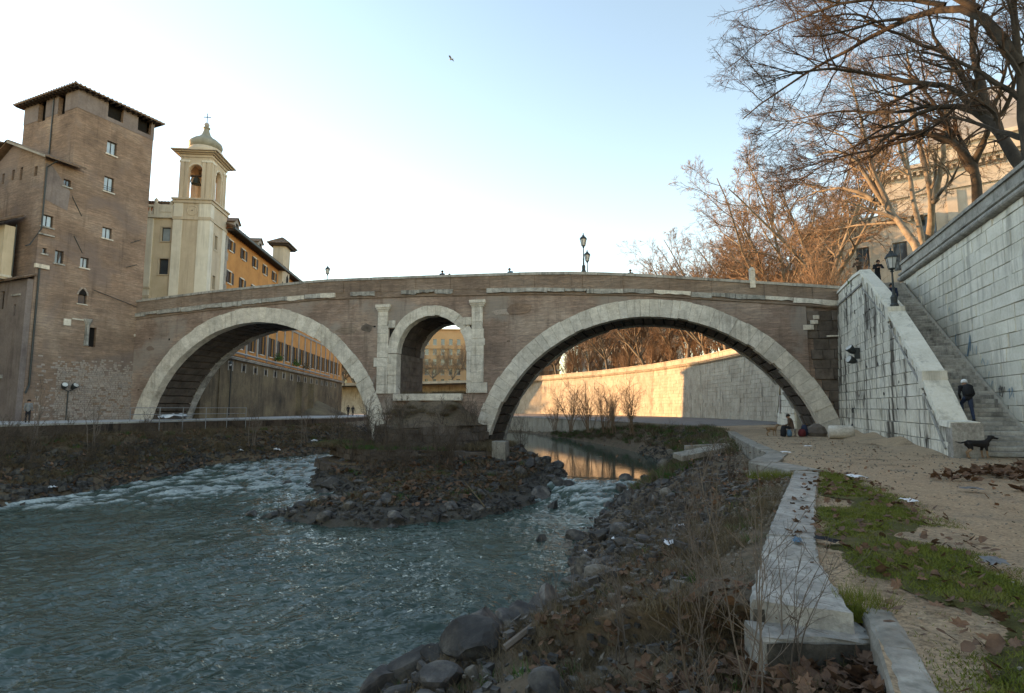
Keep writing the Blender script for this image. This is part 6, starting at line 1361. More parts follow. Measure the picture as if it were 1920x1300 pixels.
fl = NEARV[:, 12:63].reshape(-1, 3); fl = fl[(fl[:, 1] > 3) & (fl[:, 1] < 60)]; stones(fl[rs.integers(0, len(fl), 1500)] + rs.normal(0, .12, (1500, 3)) * (1, 1, .15), .03, .11, 'pale_bank_rubble', 'small pale stones scattered over the near bank', m_rockl)
fl = LEFTV[:, :26].reshape(-1, 3); fl = fl[(fl[:, 1] > 24) & (fl[:, 1] < 100)]; stones(fl[rs.integers(0, len(fl), 4500)] + rs.normal(0, .15, (4500, 3)) * (1, 1, .15), .1, .4, 'island_bank_rubble', 'dark rubble along the foot of the island bank', m_rock)
bx = rs.uniform(-17, 4, 9000); by = rs.uniform(26.5, 52, 9000); ok = sdf(bx, by, bar) > -.25; bx, by = bx[ok][:4200], by[ok][:4200]; stones(np.stack([bx, by, bar_z(bx, by)], 1), .08, .34, 'bar_rubble', 'dark gravel and small stones of the bar round the pier', m_rock)

# ================================================================== LEAVES, GRASS, LITTER
def leaf_mesh(seed):
    r = random.Random(seed); prof = [(0, -.5), (.28, -.42), (.24, -.2), (.55, -.12), (.36, .08), (.42, .32), (.16, .3), (0, .62), (-.16, .3), (-.42, .3), (-.36, .06), (-.55, -.14), (-.24, -.2), (-.28, -.44)]
    cu = r.uniform(.25, .6); tw_ = r.uniform(-.4, .4); f = lambda x, y: cu * x * x + tw_ * x * y + .35 * cu * y * y + r.uniform(-.06, .06)
    vs = [(0, 0, 0)] + [(x, y, f(x, y)) for x, y in prof]; n_ = len(prof); return MB().add(vs, [(0, i + 1, (i + 1) % n_ + 1) for i in range(n_)]).mesh('fallen_leaf', m_leaf)
LF = [leaf_mesh(800 + i) for i in range(5)]
def leaf(x, y, z, s, lb, grp): return tag(link('fallen_leaf', R.choice(LF), None, (x, y, z), (R.gauss(0, .45), R.gauss(0, .45), R.uniform(0, 6.28)), (s, s, s)), lb, 'leaf', grp)
for i in range(150):
    y = R.uniform(3.0, 5.15); x = R.uniform(1.75, 2.0 + .62 * (y - 3.0)); x = min(x, 2.25 + (y - 3.61) * .48); leaf(x, y, loft_z(NEARV, x, y) + R.uniform(.03, .13), R.uniform(.09, .17), 'brown curled plane leaf in the leaf-filled step below the kerb', 'plane leaves heaped on the sunken step')
GP = [(2.7, 1.8), (2.9, 3.6), (3.35, 5.05), (3.5, 6.6), (3.65, 7.3), (4.25, 8.3), (5.25, 10.2), (6.7, 12.8), (8.15, 15.5), (8.7, 16.4), (8.5, 14.6), (7.7, 12.2), (6.9, 10.0), (6.0, 8.1), (5.3, 6.6), (4.9, 5.2), (4.7, 3.4), (4.6, 1.8)]
gpa = np.array(GP)
def pathz(x, y): return .06 * 0
for i in range(180):
    while True:
        x, y = R.uniform(2.6, 8.5), 2.4 + 13 * R.random() ** 1.5
        if sdf(np.array([x]), np.array([y]), gpa)[0] > -.25: break
    leaf(x, y, .045, R.uniform(.07, .13), 'dry brown plane leaf lying on the mossy grass strip', 'plane leaves on the grass strip')
def leaf_stuff(pts, smin, smax, name, lb):
    N = len(pts); s = rs.uniform(smin, smax, N); b = np.array([(-.5, -.35, .1), (0, -.6, .0), (.5, -.3, .12), (.45, .35, .1), (0, .6, .05), (-.5, .3, .15), (0, 0, -.05)]); v = b[None] * (1 + rs.normal(0, .2, (N, 7, 3)))
    a = rs.random(N) * 6.28; c, s_ = np.cos(a)[:, None], np.sin(a)[:, None]; tl = rs.normal(0, .5, (N, 2)); x = v[..., 0] * c - v[..., 1] * s_; y = v[..., 0] * s_ + v[..., 1] * c; z = v[..., 2] + x * tl[:, :1] + y * tl[:, 1:]
    v = np.stack([x, y, z], -1) * s[:, None, None] + pts[:, None] + np.stack([np.zeros(N), np.zeros(N), .02 + .3 * s], 1)[:, None]; f0 = np.array([(6, 0, 1), (6, 1, 2), (6, 2, 3), (6, 3, 4), (6, 4, 5), (6, 5, 0)])
    return tag(link(name, np_mesh(name, v.reshape(-1, 3), (f0[None] + (np.arange(N) * 7)[:, None, None]).reshape(-1, 3), m_leaf)), lb, 'leaves', kind='stuff')
fl = NEARV[:, 40:63].reshape(-1, 3); fl = fl[(fl[:, 1] > 2.5) & (fl[:, 1] < 32)]; w8 = (fbm(fl[:, 0] * .35, fl[:, 1] * .35, 2, 90) > .12) | (fl[:, 1] > 15) & (fl[:, 1] < 24); fl = fl[w8]; leaf_stuff(fl[rs.integers(0, len(fl), 4600)] + rs.normal(0, .1, (4600, 3)) * (1, 1, .1), .04, .10, 'bank_leaf_litter', 'brown leaf litter drifted over the upper near bank')
pit = NEARV[:, 48:64].reshape(-1, 3); pit = pit[(pit[:, 1] > 2.4) & (pit[:, 1] < 5.3) & (pit[:, 0] > 1.2)]; leaf_stuff(pit[rs.integers(0, len(pit), 900)] + rs.normal(0, .06, (900, 3)) * (1, 1, .3), .07, .13, 'step_leaf_litter', 'dense brown leaf litter bedded in the sunken step')
lx = rs.uniform(10.2, 19, 3000); ly = rs.uniform(10.5, 19.5, 3000); ok = (np.abs(ly - (lx - 9) * .55 - 13.2 + 1.3) < 2.1 - .12 * np.abs(lx - 14)) & (fbm(lx * .5, ly * .5, 2, 3) > -.15) & (lx > 10.2 + .0 * ly); leaf_stuff(np.stack([lx[ok], ly[ok], np.zeros(ok.sum())], 1), .08, .17, 'path_leaf_litter', 'bank of brown leaves swept up on the right side of the path')
lx = rs.uniform(3, 18, 420); ly = rs.uniform(3, 32, 420); leaf_stuff(np.stack([lx, ly, np.zeros(420) - .03], 1)[ly > 1.6 * lx - 9], .03, .07, 'scattered_leaves', 'a few scattered leaves and crumbs on the sandy path')
gx_ = rs.uniform(2.6, 9, 1500); gy_ = rs.uniform(2, 16.4, 1500); ok = (sdf(gx_, gy_, gpa) > -.3) & (fbm(gx_ * .8, gy_ * .8, 3, 95) > -.1); leaf_stuff(np.stack([gx_[ok], gy_[ok], np.full(ok.sum(), -.01)], 1), .035, .09, 'grass_leaf_litter', 'broken brown leaves strewn over the mossy grass strip')
gx_ = rs.uniform(3, 20, 5200); gy_ = 2.5 + 30 * rs.random(5200) ** 1.6; ok = (gy_ > 1.9 * gx_ - 14) & (gy_ < 3.5 * gx_ - 4); stones(np.stack([gx_[ok], gy_[ok], np.full(ok.sum(), -.03)], 1), .012, .05, 'path_gravel', 'fine gravel and crumbs trodden into the sandy path', m_rockl)
# turf strip: a thin sward with short blades
def blades(x, y, z, h, wd, mat, name, lb, tilt=.5):
    N = len(x); a = rs.random(N) * 6.28; hh = h * rs.uniform(.5, 1.3, N); dx, dy = np.cos(a) * wd, np.sin(a) * wd; tx, ty = rs.normal(0, tilt, N) * hh, rs.normal(0, tilt, N) * hh
    v = np.stack([np.stack([x - dx, y - dy, z], 1), np.stack([x + dx, y + dy, z], 1), np.stack([x + tx, y + ty, z + hh], 1)], 1)
    return tag(link(name, np_mesh(name, v.reshape(-1, 3), np.arange(N * 3).reshape(-1, 3), mat)), lb, 'grass', kind='stuff')
tx, ty = np.meshgrid(np.arange(2.4, 9, .06), np.arange(1.8, 17, .07)); d_ = sdf(tx, ty, gpa) + .10 + .26 * fbm(tx * 1.3, ty * 1.3, 5, 70); bare = fbm(tx * .45 + 3, ty * .45, 3, 71)
hz = np.clip((d_ - .32) * .10 - .022, -.05, .008) + .012 * fbm(tx * 3, ty * 3, 3, 72) - np.clip(bare - .27, 0, 1) * .25 + .008; ix = np.arange(tx.size).reshape(tx.shape)
F = np.stack([ix[:-1, :-1], ix[:-1, 1:], ix[1:, 1:], ix[1:, :-1]], -1).reshape(-1, 4); cen = (d_ + np.clip(.27 - bare, -1, 0) * 3)[:-1, :-1].ravel(); F = F[cen > .2]; V = np.stack([tx, ty, hz], -1).reshape(-1, 3)
tag(link('turf', np_mesh('turf', V, F, m_moss, True)), 'mossy green turf strip running between the kerb and the sandy path', 'grass', kind='stuff')
N = 520000; x = rs.uniform(2.4, 9, N); y = 1.8 + 15 * rs.random(N) ** 1.4; i_ = np.clip(((y - 1.8) / .07).astype(int), 0, tx.shape[0] - 1); j_ = np.clip(((x - 2.4) / .06).astype(int), 0, tx.shape[1] - 1); ok = (rs.random(N) < np.clip((d_[i_, j_] + .22) * 2.2, 0, 1) ** 1.4 * np.clip((.34 - bare[i_, j_]) * 5, 0.03, 1) * np.clip(.75 + 1.1 * fbm(x * 2.2, y * 2.2, 3, 77), .15, 1)) ; x, y, z = x[ok], y[ok], np.maximum(hz[i_, j_][ok], -.035)
blades(x, y, z, .032, .005, m_blade, 'grass', 'short green grass blades of the turf strip', .7)
def tuft(cx, cy, cz, n, r, h, mat): a = rs.random(n) * 6.28; q = r * np.sqrt(rs.random(n)); return cx + np.cos(a) * q, cy + np.sin(a) * q, np.full(n, cz) - .03
xs = [tuft(3.05 + .1 * R.random(), 5.1 + .3 * R.random(), -.1, 500, .22, .2, 0), tuft(2.75, 4.6, -.5, 400, .2, .2, 0), tuft(7.0, 15.2, -.15, 700, .35, 0, 0), tuft(6.9, 15.9, -.2, 500, .4, 0, 0), tuft(2.6, 4.3, -.55, 250, .12, 0, 0)]
blades(*[np.concatenate([t_[k] for t_ in xs]) for k in range(3)], .22, .006, m_blade, 'kerb_grass', 'long green grass tufts at the near and far ends of the kerb', .45)
def scatter_tufts(pts, n, per, r, h, mat, name, lb, wd=.007, tilt=.5):
    c = pts[rs.integers(0, len(pts), n)]; a = rs.random((n, per)) * 6.28; q = r * np.sqrt(rs.random((n, per))); x = (c[:, :1] + np.cos(a) * q).ravel(); y = (c[:, 1:2] + np.sin(a) * q).ravel(); z = np.repeat(c[:, 2], per) - .04; return blades(x, y, z, h, wd, mat, name, lb, tilt)
fl = NEARV[:, 50:63].reshape(-1, 3); fl = fl[(fl[:, 1] > 5) & (fl[:, 1] < 18)]; stones(fl[rs.integers(0, len(fl), 1400)], .02, .09, 'kerb_side_rubble', 'small stones and clods on the soil beside the kerb', m_rockl); scatter_tufts(fl, 160, 50, .15, .16, m_dry, 'kerb_dry_grass', 'dry grass along the river side of the kerb', .004, .7)
fl = NEARV[:, 22:62].reshape(-1, 3); fl = fl[(fl[:, 1] > 3) & (fl[:, 1] < 26)]; scatter_tufts(fl, 900, 60, .22, .22, m_dry, 'dry_bank_grass', 'dry straw grass tufts on the near bank', .005, .6); scatter_tufts(fl, 120, 60, .16, .14, m_green, 'bank_weeds', 'small green weeds on the near bank', .007, .7)
fl2 = NEARV[:, 20:64].reshape(-1, 3); fl2 = fl2[(fl2[:, 1] > 30) & (fl2[:, 1] < 95)]; scatter_tufts(fl2, 260, 60, .45, .35, m_green, 'far_bank_weeds', 'green weeds along the top of the bank by the arch', .02, .6); scatter_tufts(fl2, 600, 40, .5, .4, m_dry, 'far_dry_grass', 'dry grass along the top of the bank by the arch', .02, .6)
fl = LEFTV[:, 10:33].reshape(-1, 3); fl = fl[(fl[:, 1] > 26) & (fl[:, 1] < 75)]; scatter_tufts(fl, 900, 50, .5, .4, m_dry, 'island_scrub', 'dry brown scrub on the bank below the island walkway', .014, .8); scatter_tufts(fl, 40, 60, .4, .3, m_green, 'island_weeds', 'patches of green weeds on the island bank', .02, .7); 
fl = LEFTV[:, 4:33].reshape(-1, 3); fl = fl[(fl[:, 1] > 26) & (fl[:, 1] < 75)]; leaf_stuff(fl[rs.integers(0, len(fl), 6000)] + rs.normal(0, .15, (6000, 3)) * (1, 1, .15), .08, .2, 'island_leaf_litter', 'dead leaves and debris over the island bank')
BI = BR.matrix_basis
def brp(x, y, z): v = BI @ Vector((x, y, z)); return (v.x, v.y, v.z)
pp = np.array([brp(R.uniform(24, 39), R.uniform(-6.5, -.3), -1.22) for _ in range(300)]); 
pl_ = pp[[i for i in range(300) if not (27 < (BI.inverted() @ Vector(pp[i])).x < 36.4 and (BI.inverted() @ Vector(pp[i])).y > -5.4)]]
scatter_tufts(pl_, 160, 60, .5, .4, m_dry, 'pier_dry_grass', 'dry grass on the pier platform', .02, .8)
gg = np.array([brp(R.uniform(23.5, 28), R.uniform(-4.5, -1), -1.2) for _ in range(40)]); scatter_tufts(gg, 60, 120, .5, .28, m_green, 'pier_grass', 'bright green grass patch on the left end of the pier platform', .02, .8)
gg = np.array([brp(R.uniform(27.5, 36), R.uniform(-7.6, -6.2), -1.2) for _ in range(40)]); scatter_tufts(gg, 26, 90, .4, .25, m_green, 'pier_weeds', 'green weeds along the front of the pier platform', .02, .8)
gg = np.array([brp(31.4 + R.uniform(-3, 3), -.4 - R.random() * 3, .9 + .9 * R.random()) for _ in range(60)]); scatter_tufts(gg, 90, 60, .35, .3, m_dry, 'cap_grass', 'dry grass on the overgrown cutwater cap', .018, .8)
gg = np.array([brp(R.uniform(28.3, 34.3), R.uniform(.3, 2), 2.83) for _ in range(60)]); scatter_tufts(gg, 110, 50, .2, .3, m_dry, 'arch_floor_grass', 'grass growing on the floor of the flood arch', .012, .5)
bx = rs.uniform(-14, 3, 3000); by = rs.uniform(29, 46, 3000); ok = sdf(bx, by, bar) > 1.2; bp = np.stack([bx[ok], by[ok], bar_z(bx[ok], by[ok])], 1); scatter_tufts(bp, 420, 50, .4, .32, m_dry, 'bar_dry_grass', 'dry weeds on the gravel bar', .014, .8); scatter_tufts(bp, 50, 60, .3, .25, m_green, 'bar_weeds', 'green weeds on the gravel bar', .015, .8)
leaf_stuff(bp[rs.integers(0, len(bp), 2500)] + rs.normal(0, .12, (2500, 3)) * (1, 1, .1), .12, .26, 'bar_leaf_litter', 'dead leaves and flood debris on the gravel bar')
# white and coloured litter
def rag(seed, mat, sx, sy, sz):
    r = random.Random(seed); vs = []; n_ = 7
    for i in range(n_):
        for j in range(n_): u, v = i / (n_ - 1) - .5, j / (n_ - 1) - .5; k_ = 1 - .5 * (abs(u) + abs(v)); vs.append((u * sx + r.uniform(-.1, .1) * sx, v * sy + r.uniform(-.1, .1) * sy, sz * k_ * r.uniform(.3, 1)))
    return MB().add(vs, [(i * n_ + j, i * n_ + j + 1, (i + 1) * n_ + j + 1, (i + 1) * n_ + j) for i in range(n_ - 1) for j in range(n_ - 1)])
for i, (x, y, s, mt, lb) in enumerate(((2.28, 3.72, .17, m_white, 'crumpled white cup lying among leaves in the sunken step'), (1.62, 3.85, .16, m_greyiron, 'torn grey plastic wrapper on the leaves at the lower edge'), (2.6, 9.6, .26, m_white, 'white plastic bag snagged on the near bank'), (4.15, 14.2, .25, m_white, 'small white scrap on the soil slope by the kerb'), (4.9, 16.1, .25, m_white, 'white scrap among leaves below the concrete corner'),
                                        (1.85, 4.35, .2, c_lblue, 'bluish plastic bag half buried in leaves on the step'), (1.3, 3.75, .22, c_red, 'red plastic scrap at the foot of the forked sapling'), (3.4, 19.2, .3, m_white, 'white scrap between boulders on the near bank'), (2.7, 21, .25, m_white, 'pale scrap near the waterline of the near bank'))):
    tag(rag(900 + i, mt, s, s * .7, s * .5).build('litter', mt, None, True, loc=(x, y, loft_z(NEARV, x, y) + .1), rot=(0, 0, R.random() * 6)), lb, 'litter')
for i, (x, y, sx, sy, mt, lb) in enumerate(((3.95, 7.35, .3, .16, c_black, 'black rag lying across the grass strip'), (3.55, 7.3, .28, .1, c_lblue, 'flat bluish bottle beside the black rag on the grass'), (5.2, 6.35, .32, .2, c_grey, 'crumpled grey newspaper on the right edge of the grass'), (8.3, 14.0, .5, .3, m_white, 'pale paper scraps on the sandy path'), (10.2, 21.5, .4, .3, m_white, 'white scrap at the side of the path'), (7.1, 10.4, .3, .2, m_white, 'small white scrap at the edge of the grass'), (9.4, 11.9, .4, .2, c_grey, 'grey rag on the middle of the path'), (12.8, 24.9, .3, .3, m_white, 'white scrap near the foot of the stair wall'))):
    tag(rag(930 + i, mt, sx, sy, .07).build('litter', mt, None, True, loc=(x, y, .035), rot=(0, 0, R.random() * 6)), lb, 'litter')
for i, (x, y, s, lb) in enumerate(((-26.2, 38.5, .9, 'white plastic sheet caught on the scrub bank below the walkway'), (-22.5, 55.2, .6, 'white rag low on the bank under the left arch'), (-24.6, 52.3, .5, 'white scrap on the bank below the railing'), (-28.5, 36, .4, 'small pale scrap on the left bank'), (-20.8, 60.5, .7, 'pale scrap on top of the bank by the tall saplings'))):
    tag(rag(950 + i, m_white, s, s * .5, s * .6).build('litter', m_white, None, True, loc=(x, y, loft_z(LEFTV, x, y) + .15), rot=(0, 0, R.random() * 6)), lb, 'litter')
tag(MB().tube([(-1.4, 30.2, -3.4), (-2.6, 31.3, -2.2)], [.04, .02], 5).build('driftwood_stick', m_dry, None), 'pale dead branch leaning out of the water at the gravel bar', 'stick')
tag(MB().tube([(-.1, 8.0, -1.5), (.4, 8.3, -1.25), (1.0, 8.35, -1.2), (1.5, 8.1, -1.35)], [.05, .05, .04, .03], 6).build('driftwood_log', m_twigd, None), 'bent reddish branch lying over the near boulders', 'stick')
# ================================================================== KERB, CONCRETE, STREET FURNITURE
KB = empty('quay_kerb', (2.08, 5.2, 0), 0, 'long worn travertine kerb edging the quay above the river bank', 'kerb')
ka = [(2.08, 5.2), (2.9, 6.86), (4.62, 10.1), (7.55, 15.47)]; kw = [.80, .58, .56, .58]
def kpt(s):
    d = 0
    for i in range(3):
        a, b = ka[i], ka[i + 1]; L = math.hypot(b[0] - a[0], b[1] - a[1])
        if s <= d + L + 1e-6: u = (s - d) / L; return (a[0] + (b[0] - a[0]) * u, a[1] + (b[1] - a[1]) * u, kw[i] + (kw[i + 1] - kw[i]) * u, math.atan2(b[1] - a[1], b[0] - a[0]))
        d += L
def worn_slab(L, w0, w1, h, seed, n=8, mw=4):
    """slab along x, width along -y, chipped edges"""
    r = random.Random(seed); V = []; N = n + 1
    for i in range(N):
        x = L * i / n; w_ = w0 + (w1 - w0) * i / n
        e0, e1 = r.uniform(-.022, .012), r.uniform(-.012, .03); V.append((x, e0 + .01, -h)); V.append((x, e0, -.03 + r.uniform(-.012, .008)))
        for j in range(mw + 1): u = j / mw; V.append((x + (r.uniform(-.02, .02) if 0 < i < n else 0), -(.025 + (w_ - .05) * u) + e0, r.uniform(-.008, .008)))
        V.append((x, -w_ + e1, -.03)); V.append((x, -w_ + e1, -h))
    k = mw + 5; F = [(i * k + j, i * k + j + 1, (i + 1) * k + j + 1, (i + 1) * k + j) for i in range(n) for j in range(k - 1)] + [tuple(range(k)), tuple((N - 1) * k + j for j in range(k))[::-1]]
    return MB().add(V, F)
s = 0; tot = sum(math.hypot(ka[i + 1][0] - ka[i][0], ka[i + 1][1] - ka[i][1]) for i in range(3)); i = 0
while s < tot - .05:
    l = min([1.62, 1.25, 1.7, 1.5, 1.9, 1.4, 1.7][i % 7], tot - s)
    if tot - s - l < .4: l = tot - s
    a = kpt(s); b = kpt(s + l); an = math.atan2(b[1] - a[1], b[0] - a[0])
    worn_slab(math.hypot(b[0] - a[0], b[1] - a[1]) - .012, a[2], b[2], .5, 60 + i, 10).build('kerb_stone', m_kerb, KB, loc=(a[0] - 2.08, a[1] - 5.2, .035 + R.uniform(-.008, .008)), rot=(R.uniform(-.006, .006), R.uniform(-.004, .004), an)); s += l; i += 1
m_riser = M('dirty_riser', (.03, .026, .02), (.11, .098, .082), 3, (1, 1, 1), .95, bump=.8, bscale=12, fine=.4)
# second, lower step in front of the kerb's near end
t_ = empty('sunken_step', (2.08, 5.2, 0), 0, 'low stone step below the near end of the kerb, half buried in leaves', 'step')
an = math.atan2(4.95 - 4.97, 3.0 - 2.05); worn_slab(.93, .40, .40, .4, 77, 6).build('step_stone', m_kerb, t_, loc=(-.06, -.02, -.135), rot=(0, 0, an))
for yy, z0_, z1_, x0_, w_ in ((-.045, -.5, -.035, .012, .77), (-.432, -.6, -.165, -.04, .9)):
    n_ = 7; m = MB(); vs = [(x0_ + w_ * k / n_, yy - .012 * R.random() - .02 * k / n_ * 0, zz + R.uniform(-.01, .01) * (zz > -.3)) for k in range(n_ + 1) for zz in (z0_, z1_)]
    m.add(vs, [(2 * k, 2 * k + 2, 2 * k + 3, 2 * k + 1) for k in range(n_)]); m.build('dirty_riser', m_riser, t_, rot=(0, 0, an))

K2 = empty('step_side_wall', (3.0, 5.1, 0), 0, 'rounded concrete side wall of the sunken step at the lower right', 'wall')
kp = [(3.02, 5.14), (2.66, 4.36), (2.30, 3.6), (1.85, 2.75), (1.3, 1.8)]
for i in range(4):
    a, b = kp[i], kp[i + 1]; L = math.hypot(b[0] - a[0], b[1] - a[1]); worn_slab(L - .01, -.36 + .72 * 0, -.36, .95, 85 + i, 6) if 0 else None
    m = MB(); n_ = 6; r = random.Random(90 + i)
    for k in range(n_): pass
    pr = [(.0, -.95), (.0, -.06), (.025, -.015), (.06, .008), (.2, .012), (.24, .0), (.27, -.05), (.27, -.95)]
    V = [(L * k / n_, y + (r.uniform(-.008, .008)), z + r.uniform(-.008, .006)) for k in range(n_ + 1) for y, z in pr]; F = [(k * 8 + j, k * 8 + j + 1, (k + 1) * 8 + j + 1, (k + 1) * 8 + j) for k in range(n_) for j in range(7)] + [tuple(range(8)), tuple(n_ * 8 + j for j in range(8))[::-1]]
    m.add(V, F); m.build('wall_section', m_conc, K2, loc=(a[0] - 3.0, a[1] - 5.1, -.025), rot=(0, 0, math.atan2(b[1] - a[1], b[0] - a[0])))
# concrete retaining corner and ribbed edge farther along
CW = empty('concrete_retaining_wall', (7.45, 18.05, 0), 0, 'blocky concrete retaining corner at the far end of the stone kerb', 'wall')
def cpiece(a, b, w_, z0, z1, n_, name, mat=m_conc, par=None, o=(7.45, 18.05)):
    L = math.hypot(b[0] - a[0], b[1] - a[1]); an = math.atan2(b[1] - a[1], b[0] - a[0])
    for k in range(n_):
        m = MB(); q = R.uniform(0, .03); l = L / n_ - .015; V = []; e = .03
        for x in (0, l):
            V += [(x, q, z0), (x, q, z1 - e), (x, q - e, z1), (x, -w_, z1), (x, -w_, z0)]
        m.add(V, [(j, (j + 1) % 5, 5 + (j + 1) % 5, 5 + j) for j in range(5)] + [(0, 1, 2, 3, 4), (9, 8, 7, 6, 5)])
        m.build(name, mat, par, loc=(a[0] + (b[0] - a[0]) * k / n_ - o[0], a[1] + (b[1] - a[1]) * k / n_ - o[1], R.uniform(-.01, .01)), rot=(0, 0, an))
cpiece((7.5, 15.6), (7.42, 18.05), .9, -1.1, .03, 1, 'concrete_block', par=CW); cpiece((7.4, 18.05), (8.4, 19.7), .8, -1.1, .04, 1, 'concrete_block', par=CW); cpiece((8.4, 19.7), (9.65, 21.8), .7, -.9, .02, 1, 'concrete_block', par=CW)
RE = empty('ribbed_quay_edge', (9.65, 21.8, 0), 0, 'ribbed concrete quay edge curving toward the bridge foot', 'wall'); cpiece((9.65, 21.8), (11.1, 27), .5, -.9, .02, 6, 'edge_panel', par=RE, o=(9.65, 21.8)); cpiece((11.1, 27), (12.9, 33), .5, -.8, .02, 5, 'edge_panel', par=RE, o=(9.65, 21.8)); cpiece((12.9, 33), (15.4, 41), .5, -.8, .02, 5, 'edge_panel', par=RE, o=(9.65, 21.8))
t_ = MB(); t_.prism([(0, 0), (2.9, .2), (3.1, 1.0), (.1, .9)], -.25, .0); o = t_.build('broken_slab', m_conc, None, loc=(8.6, 29.2, -.75), rot=(.12, -.12, .35)); tag(o, 'broken concrete slab tipped down the bank beside the quay edge', 'slab')
t_ = MB(); t_.prism([(0, 0), (2.6, -.3), (2.7, .25), (.1, .3)], -.5, .0); o = t_.build('broken_slab', m_conc, None, loc=(9.4, 31.2, -.35), rot=(0, -.03, .3)); tag(o, 'flat concrete slab lying behind the tipped one on the bank', 'slab')
t_ = empty('stone_drum', (18.2, 31.8, .36), 0, 'pale broken column drum lying at the foot of the bridge arch', 'column drum')
m = MB(); m.lathe([(.30, -.62), (.36, -.58), (.38, -.1), (.37, .4), (.35, .58), (.28, .62)], 16); m.build('drum', m_trav, t_, True, rot=(math.pi / 2, .1, 1.15))
# swept soil at the foot of the stair wall
m = MB(); V = []; F = []; n_ = 30
for i in range(n_ + 1):
    x = -2 + 21 * i / n_; wd = 1.3 + .5 * math.sin(i * .55) + R.uniform(-.1, .1)
    for j, (q, zz) in enumerate(((0, .32), (.35, .22), (.7, .08), (1, -.03))): V.append(WP(x, 2.9 + q * wd, -.05 + (zz + .05) * (1 + .25 * math.sin(i * .9)) * min(1, 4 * i / n_, 4 * (n_ - i) / n_)))
F = [(i * 4 + j, i * 4 + j + 1, (i + 1) * 4 + j + 1, (i + 1) * 4 + j) for i in range(n_) for j in range(3)]
tag(MB().add(V, F).build('soil_drift', m_path, None, True), kind='structure')
# ------------------------------------------------------------------ street lamps
def lamp(loc, h, lb, s=1.0, arm=False):
    t_ = empty('street_lamp', loc, R.random() * .2, lb, 'street lamp', 'cast iron street lamps'); t_.scale = (s, s, s); b = h - 1.15
    MB().lathe([(.19, 0), (.19, .12), (.14, .2), (.15, .5), (.1, .6)], 10).build('base', m_iron, t_)
    MB().lathe([(.075, .58), (.06, b * .5), (.085, b * .5 + .04), (.05, b * .5 + .1), (.04, b - .1), (.09, b - .06), (.05, b)], 8).build('pole', m_iron, t_)
    fr = MB(); fr.lathe([(.06, b), (.15, b + .06), (.16, b + .1)], 6); 
    for k in range(6): a = k * math.pi / 3; fr.tube([(.155 * math.cos(a), .155 * math.sin(a), b + .1), (.25 * math.cos(a), .25 * math.sin(a), b + .62)], .018, 4)
    f = fr.build('lantern_frame', m_iron, t_); MB().lathe([(.14, b + .1), (.24, b + .62)], 6).build('lamp_glass', m_lampglass, f)
    MB().lathe([(.3, b + .62), (.3, b + .67), (.2, b + .82), (.1, b + .88), (.1, b + .95), (.03, b + 1.0), (.05, b + 1.07), (.01, b + 1.15)], 6).build('lantern_cap', m_iron, t_)
    if arm: MB().tube([(.05, 0, b + .4), (.42, 0, b + .5), (.44, 0, b + .1), (.3, 0, b + .05)], .025, 5).build('arm', m_iron, t_)
    return t_
def bp(s, y, z): return tuple(BI @ Vector((s, y, z)))
lamp(bp(44.27, .15, 12.48), 3.25, 'taller front street lamp standing on the crest of the bridge parapet')
lamp(bp(43.9, WD - .1, 12.25), 3.6, 'shorter street lamp behind the taller one on the bridge crest')
lamp(bp(17.35, WD + .2, 12.2), 4.5, 'distant small street lamp rising behind the left half of the bridge parapet', .9)
lamp((-31.2, 76, 12.2), 6.3, 'street lamp in front of the hospital turret at the island end of the bridge', 1.05)
lamp(WP(5.75, 2.71 - .35, 6.6), 3.0, 'dark street lamp on the stair wall half way up the steps', 1.0, True)
# ------------------------------------------------------------------ scaffold railing below the left arch
RL = empty('tube_railing', (-29.6, 50, .4), 0, 'rusty tube railing in front of the left foot of the bridge', 'railing')
an = math.atan2(8, 2.9); 
rp = [(-31.0, 46.0), (-30.1, 48.4), (-29.4, 50.6), (-28.6, 52.9), (-27.8, 55.2), (-27.0, 57.4)]
for i, (x, y) in enumerate(rp): MB().tube([(x + 29.6 + .35, y - 50, -2.6), (x + 29.6 + .35, y - 50, 1.35)], .035, 5).build('post', m_greyiron, RL)
for z in (.1, .75, 1.3): MB().tube([(x + 29.6 + .35, y - 50, z) for x, y in rp], .028, 5).build('rail', m_greyiron, RL)
tag(rag(970, m_white, 2.6, 1.4, .7).build('tarpaulin', m_white, None, True, loc=(-31.5, 53.2, .62), rot=(0, 0, 1.0)), 'grey white tarpaulin heap behind the tube railing', 'tarpaulin')
t_ = empty('parasol', (-36.2, 65.5, .6), 0, 'top of a dark red parasol peeping over the left end of the parapet', 'parasol')
MB().lathe([(.03, 0), (.03, 14.7)], 6).build('pole', m_wood, t_); MB().lathe([(1.75, 13.55), (1.75, 13.7), (1.5, 14.15), (.8, 14.65), (.05, 14.9)], 10).build('canopy', m_red, t_)

